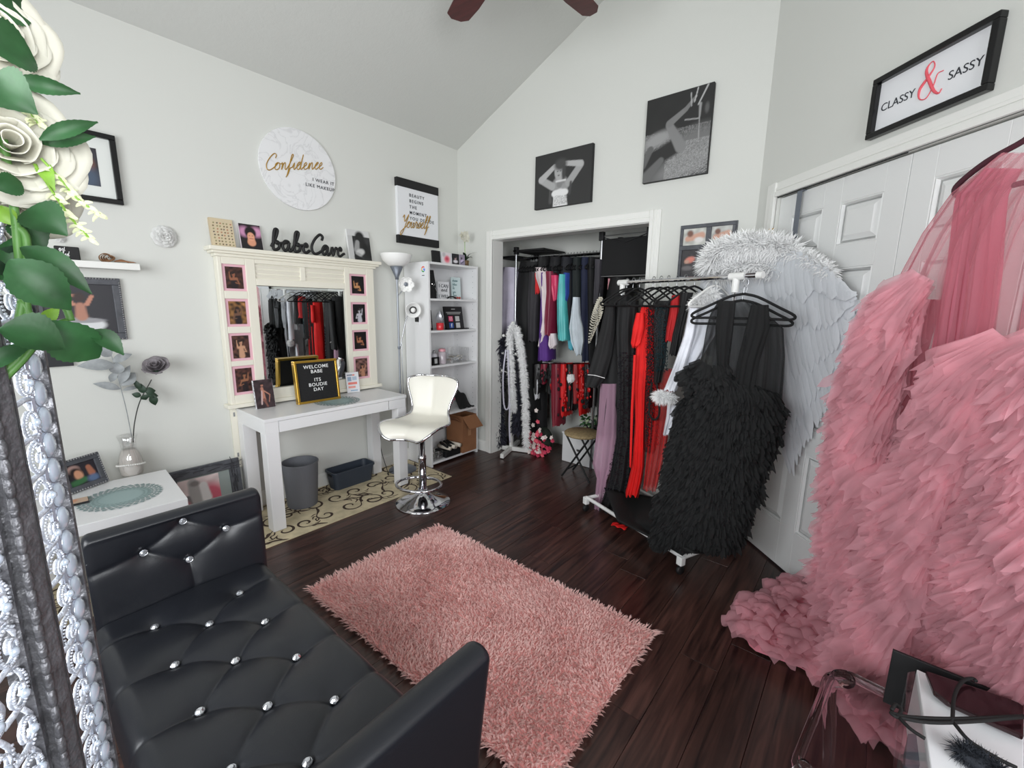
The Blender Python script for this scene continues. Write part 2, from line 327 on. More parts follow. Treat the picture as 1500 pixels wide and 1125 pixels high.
GL = {
 'a': ([(0, .3), (.5, .95), (.25, 1), (.05, .5), (.25, .02), (.5, .3), (.58, .95), (.58, .3), (.7, .02), (.9, .3)], .9),
 'b': ([(0, .3), (.3, 1.2), (.45, 2), (.3, 2.15), (.18, 1.8), (.15, .3), (.3, .02), (.6, .2), (.62, .7), (.4, .9), (.4, .7), (.85, .75)], .85),
 'c': ([(0, .3), (.45, .9), (.3, 1), (.08, .5), (.25, .02), (.6, .3)], .6),
 'd': ([(0, .3), (.5, .95), (.25, 1), (.05, .5), (.25, .02), (.5, .3), (.68, 2.1), (.58, .4), (.7, .02), (.9, .3)], .9),
 'e': ([(0, .3), (.4, .7), (.3, 1), (.1, .7), (.12, .2), (.35, .02), (.65, .3)], .65),
 'f': ([(0, .3), (.35, 1.3), (.5, 2), (.35, 2.1), (.25, 1.5), (.12, -.6), (.0, -1.0), (.2, -.6), (.35, .2), (.6, .35)], .6),
 'i': ([(0, .3), (.2, .95), (.2, .25), (.3, .02), (.5, .3)], .5), 'g': ([(0, .3), (.5, .95), (.25, 1), (.05, .5), (.25, .02), (.5, .3), (.58, .95), (.5, -.6), (.25, -.9), (.15, -.6), (.9, .3)], .9),
 'k': ([(0, .3), (.3, 1.3), (.4, 2), (.25, 2.1), (.15, 1.5), (.15, .02), (.2, .5), (.5, .9), (.25, .5), (.5, .02), (.75, .3)], .75),
 'l': ([(0, .3), (.3, 1.3), (.42, 2), (.27, 2.1), (.15, 1.5), (.15, .3), (.3, .02), (.5, .3)], .5),
 'm': ([(0, .3), (.15, .95), (.15, .02), (.3, .8), (.42, .95), (.45, .02), (.6, .8), (.75, .95), (.78, .3), (.9, .02), (1.05, .3)], 1.05), 'y': ([(0, .3), (.1, .95), (.12, .3), (.3, .05), (.5, .3), (.58, .95), (.5, -.6), (.25, -.9), (.15, -.6), (.85, .3)], .85),
 'n': ([(0, .3), (.15, .95), (.15, .02), (.3, .8), (.5, .95), (.55, .3), (.65, .02), (.85, .3)], .85),
 'o': ([(0, .3), (.35, .98), (.1, .8), (.08, .2), (.35, .02), (.6, .3), (.55, .85), (.4, .95), (.75, .8)], .75),
 'r': ([(0, .3), (.15, 1.05), (.3, .85), (.45, .85), (.42, .2), (.6, .02), (.7, .3)], .7), 's': ([(0, .3), (.3, 1.0), (.45, .5), (.3, .02), (.05, .15), (.3, .1), (.6, .3)], .6),
 't': ([(0, .3), (.25, 1.6), (.2, .25), (.35, .02), (.55, .3)], .55), 'u': ([(0, .3), (.1, .95), (.12, .2), (.3, .02), (.5, .3), (.55, .95), (.55, .25), (.7, .02), (.85, .3)], .85),
 'v': ([(0, .3), (.15, .95), (.3, .02), (.5, .9), (.7, .8)], .7), 'w': ([(0, .3), (.1, .95), (.2, .02), (.4, .8), (.55, .02), (.7, .9), (.9, .8)], .9),
 'Y': ([(-.1, 1.6), (.1, 2), (.25, 1.3), (.5, 1.0), (.95, 2.1), (.8, 1.0), (.5, -.6), (.15, -1.2), (.1, -.6), (1.0, .3)], 1.0),
 'C': ([(.95, 1.6), (1.0, 2.0), (.7, 2.2), (.25, 1.6), (0, .8), (.15, .15), (.5, 0), (1.0, .4)], 1.0)}
def cursive(word, o, u, v, xh, slant=.15, sx=1.0):
    u = nrm(u); v = nrm(v); x = 0; P = []
    for ch in word:
        if ch == ' ': x += .6; continue
        g, adv = GL[ch]; P += [(x + a * sx + b * slant, b) for a, b in (g if not P else g[1:])]; x += adv * sx
    return [np.array(o, float) + u * a * xh + v * b * xh for a, b in catmull([V3(a, b, 0)[:2] for a, b in P], 5)]
def framed(name, label, cat, o, u, v, n, fw, depth, fm, shapes, matw=0, group=None, beads=False, tilt=None, bg=(20, 20, 24), nx=40, ny=52, mm=None, **k):
    """picture whose outer lower-left corner is o; u, v full edges; n the unit way it faces"""
    o, u, v, n = map(lambda q: np.array(q, float), (o, u, v, n)); t = thing(name, label, cat, o + u / 2, 0, group); U = nrm(u); W = nrm(v); a = np.linalg.norm(u); b = np.linalg.norm(v)
    f = MB()
    for c, ha, hb in (((u / 2 + W * fw / 2), U * a / 2, W * fw / 2), ((u / 2 + v - W * fw / 2), U * a / 2, W * fw / 2), ((v / 2 + U * fw / 2), U * fw / 2, W * (b / 2 - fw)), ((v / 2 + u - U * fw / 2), U * fw / 2, W * (b / 2 - fw))):
        f.obox(o + c + n * depth / 2, ha, hb, n * depth / 2)
    f.build('frame', fm, t, bevel=min(.003, fw / 5))
    if beads:
        q = MB()
        for k2 in range(int((a - .01) / .012)):
            for e in (0, 1): q.ball(o + U * (.006 + k2 * .012) + v * e + W * (.005 if e == 0 else -.005) + n * depth, .0048, 6, 4)
        for k2 in range(int((b - .01) / .012)):
            for e in (0, 1): q.ball(o + W * (.006 + k2 * .012) + u * e + U * (.005 if e == 0 else -.005) + n * depth, .0048, 6, 4)
        q.build('beading', M['bead'], t, smooth=True)
    io = o + U * fw + W * fw; iu = U * (a - 2 * fw); iv = W * (b - 2 * fw)
    if matw: MB().obox(io + iu / 2 + iv / 2 + n * depth * .3, iu / 2, iv / 2, n * .001).build('mount', mm or M['mat'], t)
    else: MB().obox(io + iu / 2 + iv / 2 + n * depth * .2, iu / 2, iv / 2, n * .001).build('backing', M['black'], t)
    paint(t, 'photo', io + U * matw + W * matw + n * (depth * .3 + .002), U * (np.linalg.norm(iu) - 2 * matw), W * (np.linalg.norm(iv) - 2 * matw), shapes, nx=nx, ny=ny, bg=bg, **k)
    return t
SK = (184, 140, 118); SKD = (140, 92, 72)
def portrait(seed, bg=(24, 20, 22), hair=(30, 20, 18), skin=SK, dress=(20, 18, 22), flip=False):
    """a seated or leaning figure as soft print shapes"""
    r = random.Random(seed); x = .5 + r.uniform(-.08, .08); y = .66 + r.uniform(-.08, .06); s = -1 if flip else 1
    out = [('e', x, y, .17, .2, 0, hair, .25), ('c', x - .12, y - .1, x + .02, .1, .1, .2, hair, .3)]
    out += [('c', x, y - .25, x + .03, .1, .13, .18, dress if r.random() < .6 else skin, .2), ('c', x - .16, y - .22, x + .16, y - .2, .08, .08, skin, .3), ('c', x, y - .18, x, y, .05, .05, skin, .25), ('e', x, y, .09, .12, 8 * s, skin, .3)]
    out += [('c', x + .18 * s, y - .2, x + .3 * s, y - .42, .04, .032, skin, .3), ('c', x + .3 * s, y - .42, x + .08 * s, y - .38, .032, .026, skin, .3), ('c', x - .2 * s, y - .2, x - .24 * s, y + .1, .035, .03, skin, .3)]
    out += [('e', x - .02, y + .06, .1, .06, 20 * s, hair, .2), ('e', x - .03, y + .005, .013, .008, 0, (30, 20, 20), .3), ('e', x + .035, y + .005, .013, .008, 0, (30, 20, 20), .3), ('e', x + .005, y - .05, .02, .008, 0, (150, 50, 55), .3)]
    return out
# ================================================================ SETTING
XA, YB, XR, YN = -3.22, 3.05, 1.32, -1.3
SL = .458; RX = -1.2; ZR = 2.871 + SL * (RX - XA)
def zc(x): return 2.871 + SL * (x - XA) if x < RX else ZR - SL * (x - RX)
struct(MB().box((XA - .12, YN - .1, -.02), (XA, YB + .9, 3.2)), 'wall_left', M['wall'])
# back wall (closet wall) with the closet opening
OX0, OX1, OZ = -2.755, -1.285, 2.026
w = MB()
def gable(x0, x1, z0):
    P = [V3(x0, YB, z0), V3(x1, YB, z0), V3(x1, YB, zc(x1) + .05)] + ([V3(RX, YB, ZR + .05)] if x0 < RX < x1 else []) + [V3(x0, YB, zc(x0) + .05)]
    w.prism(P, (0, .11, 0))
gable(XA - .05, OX0, -.02); gable(OX1, -.55, -.02); gable(OX0, OX1, OZ)
struct(w, 'wall_back', M['wall'])
# diagonal wall with the double door opening
def cpt(t, z, off=0): return C0 + CD * t + CN * off + V3(0, 0, z)
DT0, DT1, DZ = .167, 1.66, 2.062
w = MB()
def cwall(t0, t1, z0, z1): w.obox((cpt(t0, z0, -.06) + cpt(t1, z1, -.06)) / 2, CD * (t1 - t0) / 2, CN * .06, (0, 0, (z1 - z0) / 2))
cwall(-.02, DT0, -.02, 3.75); cwall(DT1, 2.76, -.02, 3.75); cwall(DT0, DT1, DZ, 3.75)
struct(w, 'wall_right', M['wall'])
w = MB(); cY = 1.14
def wall_with_window(name, a, b, z0, z1, u0, u1, n):
    """a, b ends of the wall on the floor; window from u0 to u1 along it"""
    a, b, n = map(lambda q: np.array(q, float), (a, b, n)); d = nrm(b - a); Lw = np.linalg.norm(b - a); m = MB()
    for s0, s1, q0, q1 in ((0, u0, -.02, 3.8), (u1, Lw, -.02, 3.8), (u0, u1, -.02, z0), (u0, u1, z1, 3.8)):
        m.obox(a + d * (s0 + s1) / 2 + V3(0, 0, (q0 + q1) / 2) - n * .05, d * (s1 - s0) / 2, n * .05, (0, 0, (q1 - q0) / 2))
    struct(m, name, M['wall'])
    return a, d, n
a_, d_, n_w = wall_with_window('wall_near', (XA, YN, 0), (XR, YN, 0), .85, 2.35, 1.0, 3.4, (0, 1, 0))
def window(name, a, d, n, z0, z1, u0, u1):
    m = MB(); fw = .05
    for s0, s1, q0, q1 in ((u0, u0 + fw, z0, z1), (u1 - fw, u1, z0, z1), (u0, u1, z0, z0 + fw), (u0, u1, z1 - fw, z1), ((u0 + u1) / 2 - .02, (u0 + u1) / 2 + .02, z0, z1)):
        m.obox(a + d * (s0 + s1) / 2 + V3(0, 0, (q0 + q1) / 2) - n * .04, d * (s1 - s0) / 2, n * .03, (0, 0, (q1 - q0) / 2))
    o = struct(m, name, M['trim'])
    g = MB(); g.obox(a + d * (u0 + u1) / 2 + V3(0, 0, (z0 + z1) / 2) - n * .05, d * (u1 - u0 - .04) / 2, n * .001, (0, 0, (z1 - z0 - .04) / 2)); g.build('pane', M['windowglass'], o)
window('window_1', a_, d_, n_w, .85, 2.35, 1.0, 3.4)
a_, d_, n_w = wall_with_window('wall_side', (XR, YN, 0), (XR, 1.2, 0), .85, 2.35, .4, 2.0, (-1, 0, 0))
window('window_2', a_, d_, n_w, .85, 2.35, .4, 2.0)
# ceiling: two slopes
def slope(x0, z0, x1, z1):
    P = [V3(x0, YN - .1, z0), V3(x1, YN - .1, z1), V3(x1, YN - .1, z1 + .1), V3(x0, YN - .1, z0 + .1)]
    return P
struct(MB().prism(slope(XA - .1, 2.871 - .1 * SL, RX, ZR), (0, 4.5, 0)), 'ceiling', M['ceiling'])
struct(MB().prism(slope(RX, ZR, XR + .1, zc(XR + .1)), (0, 4.5, 0)), 'ceiling', M['ceiling'])
# floor: subfloor with laminate planks laid along the room
sub = struct(MB().box((XA - .1, YN - .1, -.06), (XR + .1, 3.9, -.014)), 'floor', M['black'])
pl = None; PW = .155
for i in range(-19, 11):
    x = -.305 + PW * i
    if x > XR: continue
    y = YN - random.random() * 1.1
    while y < 3.82:
        L = 1.215
        if pl is None:
            pm = MB().box((.0008, .0008, -.014), (PW - .0008, L - .0012, 0)); pl = pm.build('plank', M['wood'], sub, world=False, bevel=.0012); o = pl
        else: o = pl.copy(); COL.objects.link(o)
        o.location = (x, y, 0); y += L
# closet interior
struct(MB().box((-3.10, 3.16, -.01), (-3.0, 3.85, 2.5)), 'wall_closet_left', M['wall'])
struct(MB().box((-1.12, 3.16, -.01), (-1.02, 3.85, 2.5)), 'wall_closet_right', M['wall'])
struct(MB().box((-3.1, 3.75, -.01), (-1.02, 3.85, 2.5)), 'wall_closet_back', M['wall'])
struct(MB().box((-3.1, 3.1, 2.45), (-1.02, 3.85, 2.55)), 'ceiling_closet', M['ceiling'])
# closet casing with stepped profile
def casing(name, a, b, inward, n, wd=.078):
    """strip from a to b; inward is the unit direction towards the opening"""
    a, b, i, n = map(lambda q: np.array(q, float), (a, b, inward, n)); m = MB(); d = nrm(b - a); L = np.linalg.norm(b - a)
    for s0, s1, t in ((0, wd, .012), (0, wd * .34, .022), (wd * .42, wd * .62, .017)):
        m.obox((a + b) / 2 - i * (s0 + s1) / 2 + n * t / 2, d * L / 2, i * (s1 - s0) / 2, n * t / 2)
    return struct(m, name, M['trim'], bevel=.003)
ny_ = V3(0, -1, 0)
casing('trim_1', (OX0, YB, 0), (OX0, YB, OZ + .078), (1, 0, 0), ny_); casing('trim_2', (OX1, YB, 0), (OX1, YB, OZ + .078), (-1, 0, 0), ny_); casing('trim_3', (OX0 , YB, OZ), (OX1, YB, OZ), (0, 0, -1), ny_)
j = MB().box((OX0 - .015, YB - .005, 0), (OX0 + .004, YB + .13, OZ)).box((OX1 - .004, YB - .005, 0), (OX1 + .015, YB + .13, OZ)).box((OX0, YB - .005, OZ - .004), (OX1, YB + .13, OZ + .015)); struct(j, 'trim_4', M['trim'])
casing('trim_5', cpt(DT0, 0), cpt(DT0, DZ + .078), CD, CN); casing('trim_6', cpt(DT1, 0), cpt(DT1, DZ + .078), -CD, CN); casing('trim_7', cpt(DT0, DZ), cpt(DT1, DZ), (0, 0, -1), CN)
# baseboards
def baseboard(name, a, b, n):
    a, b, n = map(lambda q: np.array(q, float), (a, b, n)); d = nrm(b - a); L = np.linalg.norm(b - a); m = MB()
    m.obox((a + b) / 2 + n * .006 + V3(0, 0, .045), d * L / 2, n * .006, (0, 0, .045)); m.obox((a + b) / 2 + n * .004 + V3(0, 0, .098), d * L / 2, n * .004, (0, 0, .012)); struct(m, name, M['trim'], bevel=.002)
baseboard('baseboard_left', (XA, YN, 0), (XA, YB, 0), (1, 0, 0)); baseboard('baseboard_back', (XA, YB, 0), (OX0 - .08, YB, 0), ny_); baseboard('baseboard_back', (OX1 + .08, YB, 0), (-.62, YB, 0), ny_)
baseboard('baseboard_right', cpt(0, 0), cpt(DT0 - .08, 0), CN); baseboard('baseboard_near', (XA, YN, 0), (XR, YN, 0), (0, 1, 0))
# double doors: each leaf with six raised panels
def door_leaf(name, t0, t1):
    zt = DZ - .006; m = MB(); off = -.012; w_ = t1 - t0; st = .10 * w_ / .745; pw = (w_ - 3.05 * st) / 2
    def slab(a, b, z0, z1, th, o=0): m.obox(cpt((a + b) / 2, (z0 + z1) / 2, off - .02 + o), CD * (b - a) / 2, CN * th / 2, (0, 0, (z1 - z0) / 2))
    slab(t0, t1, .012, zt, .02, -.006)
    cols = ((t0 + st, t0 + st + pw), (t1 - st - pw, t1 - st)); rows = ((.26, .70), (.835, 1.64), (1.745, 1.94))
    m.box((0, 0, 0), (0, 0, 0)); m = MB(); slab(t0, t1, .012, zt, .02, -.012)
    xs = [t0, cols[0][0], cols[0][1], cols[1][0], cols[1][1], t1]; zs = [.012, rows[0][0], rows[0][1], rows[1][0], rows[1][1], rows[2][0], rows[2][1], zt]
    for i in range(0, 6, 2): slab(xs[i], xs[i + 1], .012, zt, .014, .006)
    for i in range(0, 8, 2): slab(cols[0][0], cols[0][1], zs[i], zs[i + 1], .014, .006); slab(cols[1][0], cols[1][1], zs[i], zs[i + 1], .014, .006)
    d = struct(m, name, M['door'], bevel=.002); d['label'] = 'white six panel door leaf of the diagonal wall'
    first = None
    for (a, b) in cols:
        for (z0, z1) in rows:
            q = MB(); f = off - .024 + .012; g = off - .008
            def ring(i, o): return [cpt(a + i, z0 + i, o), cpt(b - i, z0 + i, o), cpt(b - i, z1 - i, o), cpt(a + i, z1 - i, o)]
            R = [ring(.0, off - .010), ring(.007, off - .007), ring(.012, off - .022), ring(.020, off - .022), ring(.042, off - .010)]; V = sum(R, []); F = []
            for k in range(4):
                for e in range(4): F.append((k * 4 + e, k * 4 + (e + 1) % 4, (k + 1) * 4 + (e + 1) % 4, (k + 1) * 4 + e))
            F.append((16, 17, 18, 19)); q.add(V, F); q.build('raised_panel', M['door'], d)
    return d
dl = door_leaf('door_1', DT0 + .003, .909); door_leaf('door_2', .912, DT1 - .003)
h = MB(); hp = onC(1127, 343, .018); h.tube([hp - V3(0, 0, .028), hp + V3(0, 0, .028)], .006, 8); h.obox(hp + CD * .01 - CN * .006, CD * .012, CN * .001, (0, 0, .03)); h.build('hinge', M['gold'], dl)
g = MB(); g.obox(cpt((DT0 + .909) / 2, DZ - .003, .001), CD * .37, CN * .001, (0, 0, .0022)); g.build('door_gap', M['black'], dl)
t = thing('door_hook_strip', 'flat grey metal strip hooked over the top of the white door', 'door hook', onC(1170, 600, .01))
a, b = onC(1172, 280, .006), onC(1166, 420, .006); b[:2] = a[:2]
MB().obox((a + b) / 2, CD * .017, CN * .0015, (0, 0, (a[2] - b[2]) / 2)).obox(a - CN * .02 + V3(0, 0, .002), CD * .017, CN * .02, (0, 0, .0015)).build('strip', M['greymetal'], t)
hk = catmull([b + CN * .004, b + CN * .05 - V3(0, 0, .03), b + CN * .075 + V3(0, 0, .0), b + CN * .07 + V3(0, 0, .03)], 5); MB().tube(hk, .005, 6).build('hook', M['steel'], t, smooth=True)
# wall outlet below the desk
t = thing('wall_outlet', 'white wall outlet cover under the right end of the desk', 'outlet', (XA, 2.14, .38)); MB().box((XA, 2.10, .33), (XA + .006, 2.17, .44)).build('cover', M['socket'], t, bevel=.002)
for z in (.365, .405): MB().box((XA + .004, 2.122, z - .013), (XA + .008, 2.148, z + .013)).build('socket', M['white'], t, bevel=.002)

# ================================================================ LEFT WALL
NX = V3(1, 0, 0); UY = V3(0, 1, 0); UZ = V3(0, 0, 1)
framed('framed_photo', 'black frame with white mount at upper left, couple photo inside', 'picture frame', (XA, .12, 1.94), (0, .445, 0), (0, 0, .345), NX, .025, .03, M['blackgloss'],
    [('e', .3, .65, .25, .3, 20, (96, 60, 58), .5), ('e', .7, .62, .22, .18, -30, (168, 104, 78), .35), ('c', .2, .3, .8, .2, .2, .2, (70, 84, 104), .4), ('e', .52, .75, .1, .12, 0, (40, 32, 34), .4)], matw=.055, bg=(48, 46, 52), noise=.2)
t = thing('floating_shelf', 'white floating shelf on left wall above the bathtub photo', 'shelf', (XA, .3, 1.6)); MB().box((XA, -.12, 1.598), (XA + .10, .585, 1.632)).build('board', M['trim'], t, bevel=.002)
t = thing('small_sign', 'small black sign with white script lettering on floating shelf', 'sign', (XA + .045, .30, 1.632)); MB().obox((XA + .045, .315, 1.665), (.008, 0, .001), (0, .045, 0), (-.001, 0, .033)).build('block', M['black'], t, bevel=.004)
s = MB()
for wd, y0, z0 in (('get', .285, 1.676), ('naked', .276, 1.651)): s.tube(cursive(wd, (XA + .0545, y0, z0), UY, UZ, .011), .0011, 4)
s.build('lettering', M['lightink'], t)
t = thing('wood_curl', 'brown curled dried wood flower on right end of floating shelf', 'ornament', (XA + .05, .48, 1.632))
for k in range(5):
    m = MB(); c0 = V3(XA + .05, .455 + .006 * k, 1.655); r0 = .024 - .003 * k
    m.grid(lambda a, b: c0 + V3((b - .5) * .035, r0 * math.cos(a * 5.2 + k), r0 * (math.sin(a * 5.2 + k)) * .9 + .003 * math.sin(b * 9)), 14, 3); m.build('curl', color_mat('driftwood', (132, 96, 66), .8, var=.4, vscale=60), t, smooth=True, solid=.002)
for k in range(4): MB().tube(catmull([V3(XA + .05, .49, 1.64), V3(XA + .05 + .01 * k, .52, 1.65 - .003 * k), V3(XA + .04 + .014 * k, .55 + .008 * k, 1.638)], 4), [.003] * 4 + [.003] * 4 + [.001], 5).build('twig', M['card'], t)
framed('framed_photo', 'grey beaded frame with photo of person in white bathtub', 'picture frame', (XA, .165, 1.222), (0, .34, 0), (0, 0, .33), NX, .036, .02, M['greyframe'],
    [('e', .5, .18, .34, .14, 0, (214, 216, 218), .12), ('e', .5, .27, .34, .05, 0, (150, 150, 154), .15), ('c', .5, .56, .5, .36, .07, .09, (176, 124, 104), .2), ('c', .4, .6, .28, .78, .035, .03, (190, 132, 110), .2), ('c', .28, .78, .48, .76, .03, .03, (190, 132, 110), .2), ('c', .6, .6, .68, .76, .035, .03, (190, 132, 110), .2), ('e', .5, .74, .09, .09, 0, (52, 36, 34), .3), ('e', .22, .15, .1, .1, 0, (120, 122, 126), .5)], bg=(42, 42, 48), beads=True)
t = thing('canvas_print', 'dark unframed canvas leaning behind jewelled screen on left wall', 'canvas', (XA + .02, .15, 1.1)); MB().box((XA, -.08, 1.095), (XA + .02, .155, 1.45)).box((XA, .15, 1.095), (XA + .02, .275, 1.215)).build('canvas', color_mat('dark_canvas', (34, 35, 40), .6), t, bevel=.002)
# white paper roses
def paper_rose(label, c, r, m, n=NX, name='wall_rose', petals=9):
    t = thing(name, label, 'flower', c); c = np.array(c, float); a = nrm(np.cross(n, UZ) if abs(n[2]) < .9 else V3(1, 0, 0)); b = np.cross(n, a); first = None
    for ring, (cnt, rr, h) in enumerate(((petals, r, .1), (7, r * .72, .25), (5, r * .48, .4), (3, r * .26, .5))):
        for k in range(cnt):
            th = 2 * math.pi * (k + .37 * ring) / cnt; e = math.cos(th) * a + math.sin(th) * b; s_ = np.cross(n, e); q = MB()
            q.grid(lambda u, w_: c + e * rr * (.25 + .75 * w_) + s_ * (u - .5) * 2 * rr * .62 * math.sin(math.pi * min(.93, .25 + .68 * w_)) + n * (r * h * (.2 + .9 * w_ - .55 * w_ ** 3) + r * .25 * (u - .5) ** 2 * (1 if ring else .4) + .004 * ring), 6, 5)
            q.build('petal', m, t, smooth=True, solid=.0012)
    MB().ball(c + n * r * .25, r * .16, 8, 6).build('heart', m, t, smooth=True)
    return t
paper_rose('white paper rose mounted on left wall beside floating shelf', (XA + .008, .727, 1.80), .062, color_mat('paper_rose', (214, 214, 212), .6))
paper_rose('small white spiral paper rose half hidden by foreground leaves', onX(87, 349, XA + .01), .022, color_mat('paper_rose', (214, 214, 212), .6), petals=6)
# marble disc sign
t = thing('disc_sign', 'round white marble sign with gold script Confidence lettering', 'sign', (XA, 1.535, 2.33))
AX = np.array([[0, 1, 0], [0, 0, 1], [1, 0, 0]], float); dc = V3(XA + .002, 1.535, 2.345)
MB().lathe([(.0, 0), (.262, 0), (.264, .006), (.262, .014), (0, .015)], dc, 72, ax=AX).build('disc', M['marble'], t)
MB().tube(cursive('Confidence', onX(389, 249, XA + .0185), nrm(onX(484, 248, XA + .0185) - onX(389, 249, XA + .0185)), UZ, .046, .25, 1.2), .0032, 5).build('gold_script', M['goldprint'], t)
text('I WEAR IT', t, 'lettering', (XA + .0185, 1.785, 2.292), UY, UZ, .032, M['ink'], 'RIGHT', space=1.15); text('LIKE MAKEUP', t, 'lettering', (XA + .0185, 1.785, 2.250), UY, UZ, .032, M['ink'], 'RIGHT', space=1.15)
# hanging quote canvas
t = thing('quote_canvas', 'white canvas with black rails and gold Yourself script near corner', 'canvas', (XA, 2.56, 1.96))
MB().box((XA, 2.335, 2.0), (XA + .03, 2.775, 2.44)).build('canvas', M['paper'], t, bevel=.002)
for z0, z1 in ((1.955, 2.02), (2.41, 2.478)): MB().box((XA, 2.33, z0), (XA + .036, 2.78, z1)).build('rail', M['black'], t, bevel=.002)
for k, wd in enumerate(('BEAUTY', 'BEGINS', 'THE', 'MOMENT', 'YOU DECIDE', 'TO BE')): text(wd, t, 'lettering', (XA + .032, 2.455, 2.345 - .047 * k), UY, UZ, .036, M['ink'], space=1.35, weight=.0003)
MB().tube(cursive('Yourself', onX(588, 333, XA + .034), nrm(onX(634, 336, XA + .034) - onX(588, 333, XA + .034)), UZ, .052, .3, 1.0), .0034, 5).build('gold_script', M['goldprint'], t)
# --------------------------------------------------------------- vanity mirror
vm = thing('vanity_mirror', 'ivory vanity mirror with eight pink mounted photos standing behind desk', 'mirror', (XA + .05, 1.51, .75))
y0, y1, X0, X1 = .962, 2.052, XA + .004, XA + .07
GY0, GY1, GZ0, GZ1 = 1.175, 1.80, .85, 1.545
fr = MB(); fr.box((X0, y0, .775), (X1 - .012, GY0, 1.72)); fr.box((X0, GY1, .775), (X1 - .012, y1, 1.72)); fr.box((X0, GY0, .775), (X1 - .012, GY1, GZ0)); fr.box((X0, GY0, GZ1), (X1 - .012, GY1, 1.72)); fr.build('body', M['ivory'], vm, bevel=.002)
rl = MB(); PH = [(1.505, 1.669), (1.28, 1.456), (1.059, 1.238), (.834, 1.025)]; PR = [(1.5, 1.663), (1.277, 1.448), (1.064, 1.23), (.837, 1.018)]
for ya, yb_ in ((y0, .985), (1.118, GY0 - .0), (GY1, 1.842), (1.985, y1)): rl.box((X1 - .013, ya, .775), (X1, yb_, 1.72))
for (ya, yb_, rows) in ((.985, 1.118, PH), (1.842, 1.985, PR)):
    zz = [.775] + [q for r in rows[::-1] for q in r] + [1.72]
    for i in range(0, len(zz), 2): rl.box((X1 - .013, ya, zz[i]), (X1, yb_, zz[i + 1]))
rl.box((X1 - .013, GY0, GZ1), (X1, GY1, 1.59)); rl.box((X1 - .013, GY0, 1.685), (X1, GY1, 1.72)); rl.box((X1 - .013, 1.467, 1.59), (X1, 1.503, 1.685)); rl.box((X1 - .013, GY0, .775), (X1, GY1, GZ0))
rl.build('face_frame', M['ivory'], vm, bevel=.003)
for ya, yb_ in ((GY0, 1.467), (1.503, GY1)):
    for k in range(3):
        z = 1.605 + .031 * k; MB().obox((X1 - .008, (ya + yb_) / 2, z), (.004, 0, .010), (0, (yb_ - ya) / 2, 0), (.002, 0, -.0008)).build('slat', M['ivory'], vm)
cr = MB(); cr.box((X0, y0 - .045, 1.745), (X1 + .045, y1 + .05, 1.77)); cr.box((X0, y0 - .03, 1.73), (X1 + .03, y1 + .035, 1.746)); cr.box((X0, y0 - .012, 1.712), (X1 + .014, y1 + .016, 1.731)); cr.build('cornice', M['ivory'], vm, bevel=.004)
MB().box((X0, y0 - .025, .752), (X1 + .02, y1 + .03, .778)).build('base_moulding', M['ivory'], vm, bevel=.004)
MB().box((X1 - .018, GY0, GZ0), (X1 - .014, GY1, GZ1)).build('mirror_glass', M['mirror'], vm)
bv = MB()
for e in range(4):
    P = [(GY0, GZ0), (GY1, GZ0), (GY1, GZ1), (GY0, GZ1)]; Q = [(GY0 + .018, GZ0 + .018), (GY1 - .018, GZ0 + .018), (GY1 - .018, GZ1 - .018), (GY0 + .018, GZ1 - .018)]; a, b = e, (e + 1) % 4
    bv.add([(X1 - .0138, *P[a]), (X1 - .0138, *P[b]), (X1 - .0118, *Q[b]), (X1 - .0118, *Q[a])], [(0, 1, 2, 3)])
bv.build('mirror_bevel', M['mirror'], vm)
pcol = [((60, 34, 26), (150, 96, 70)), ((120, 84, 48), (110, 78, 62)), ((70, 44, 36), (196, 150, 120)), ((70, 40, 34), (150, 100, 72)), ((12, 10, 12), (196, 142, 96)), ((14, 12, 16), (190, 188, 196)), ((16, 12, 14), (170, 110, 80)), ((110, 80, 74), (180, 130, 104))]
for side, rows in ((0, PH), (1, PR)):
    ya, yb_ = ((.985, 1.118), (1.842, 1.985))[side]
    for k, (za, zb) in enumerate(rows):
        i = side * 4 + k; bgc, skc = pcol[i]
        mt = MB().box((X1 - .016, ya, za), (X1 - .009, yb_, zb)).build('photo_mount', M['pinkmat'], vm)
        iy, iz = (yb_ - ya) * .13, (zb - za) * .09
        paint(mt, 'photo', (X1 - .0075, ya + iy, za + iz), (0, yb_ - ya - 2 * iy, 0), (0, 0, zb - za - 2 * iz), portrait(i * 7 + 3, skin=skc, dress=(30, 20, 24), flip=i % 2 == 1), nx=22, ny=28, bg=bgc, noise=.5, seed=i)
for yy in (.985, 2.05):
    lg = MB().box((XA + .002, yy - .018, .33 if yy < 1 else .22), (XA + .022, yy + .02, .752)).build('mirror_leg', M['ivory'], vm, bevel=.002)
    for z in (.42, .70) if yy < 1 else (.32, .5): MB().box((XA + .02, yy - .004, z - .014), (XA + .0235, yy + .006, z + .014)).build('slot', M['steel'], lg)
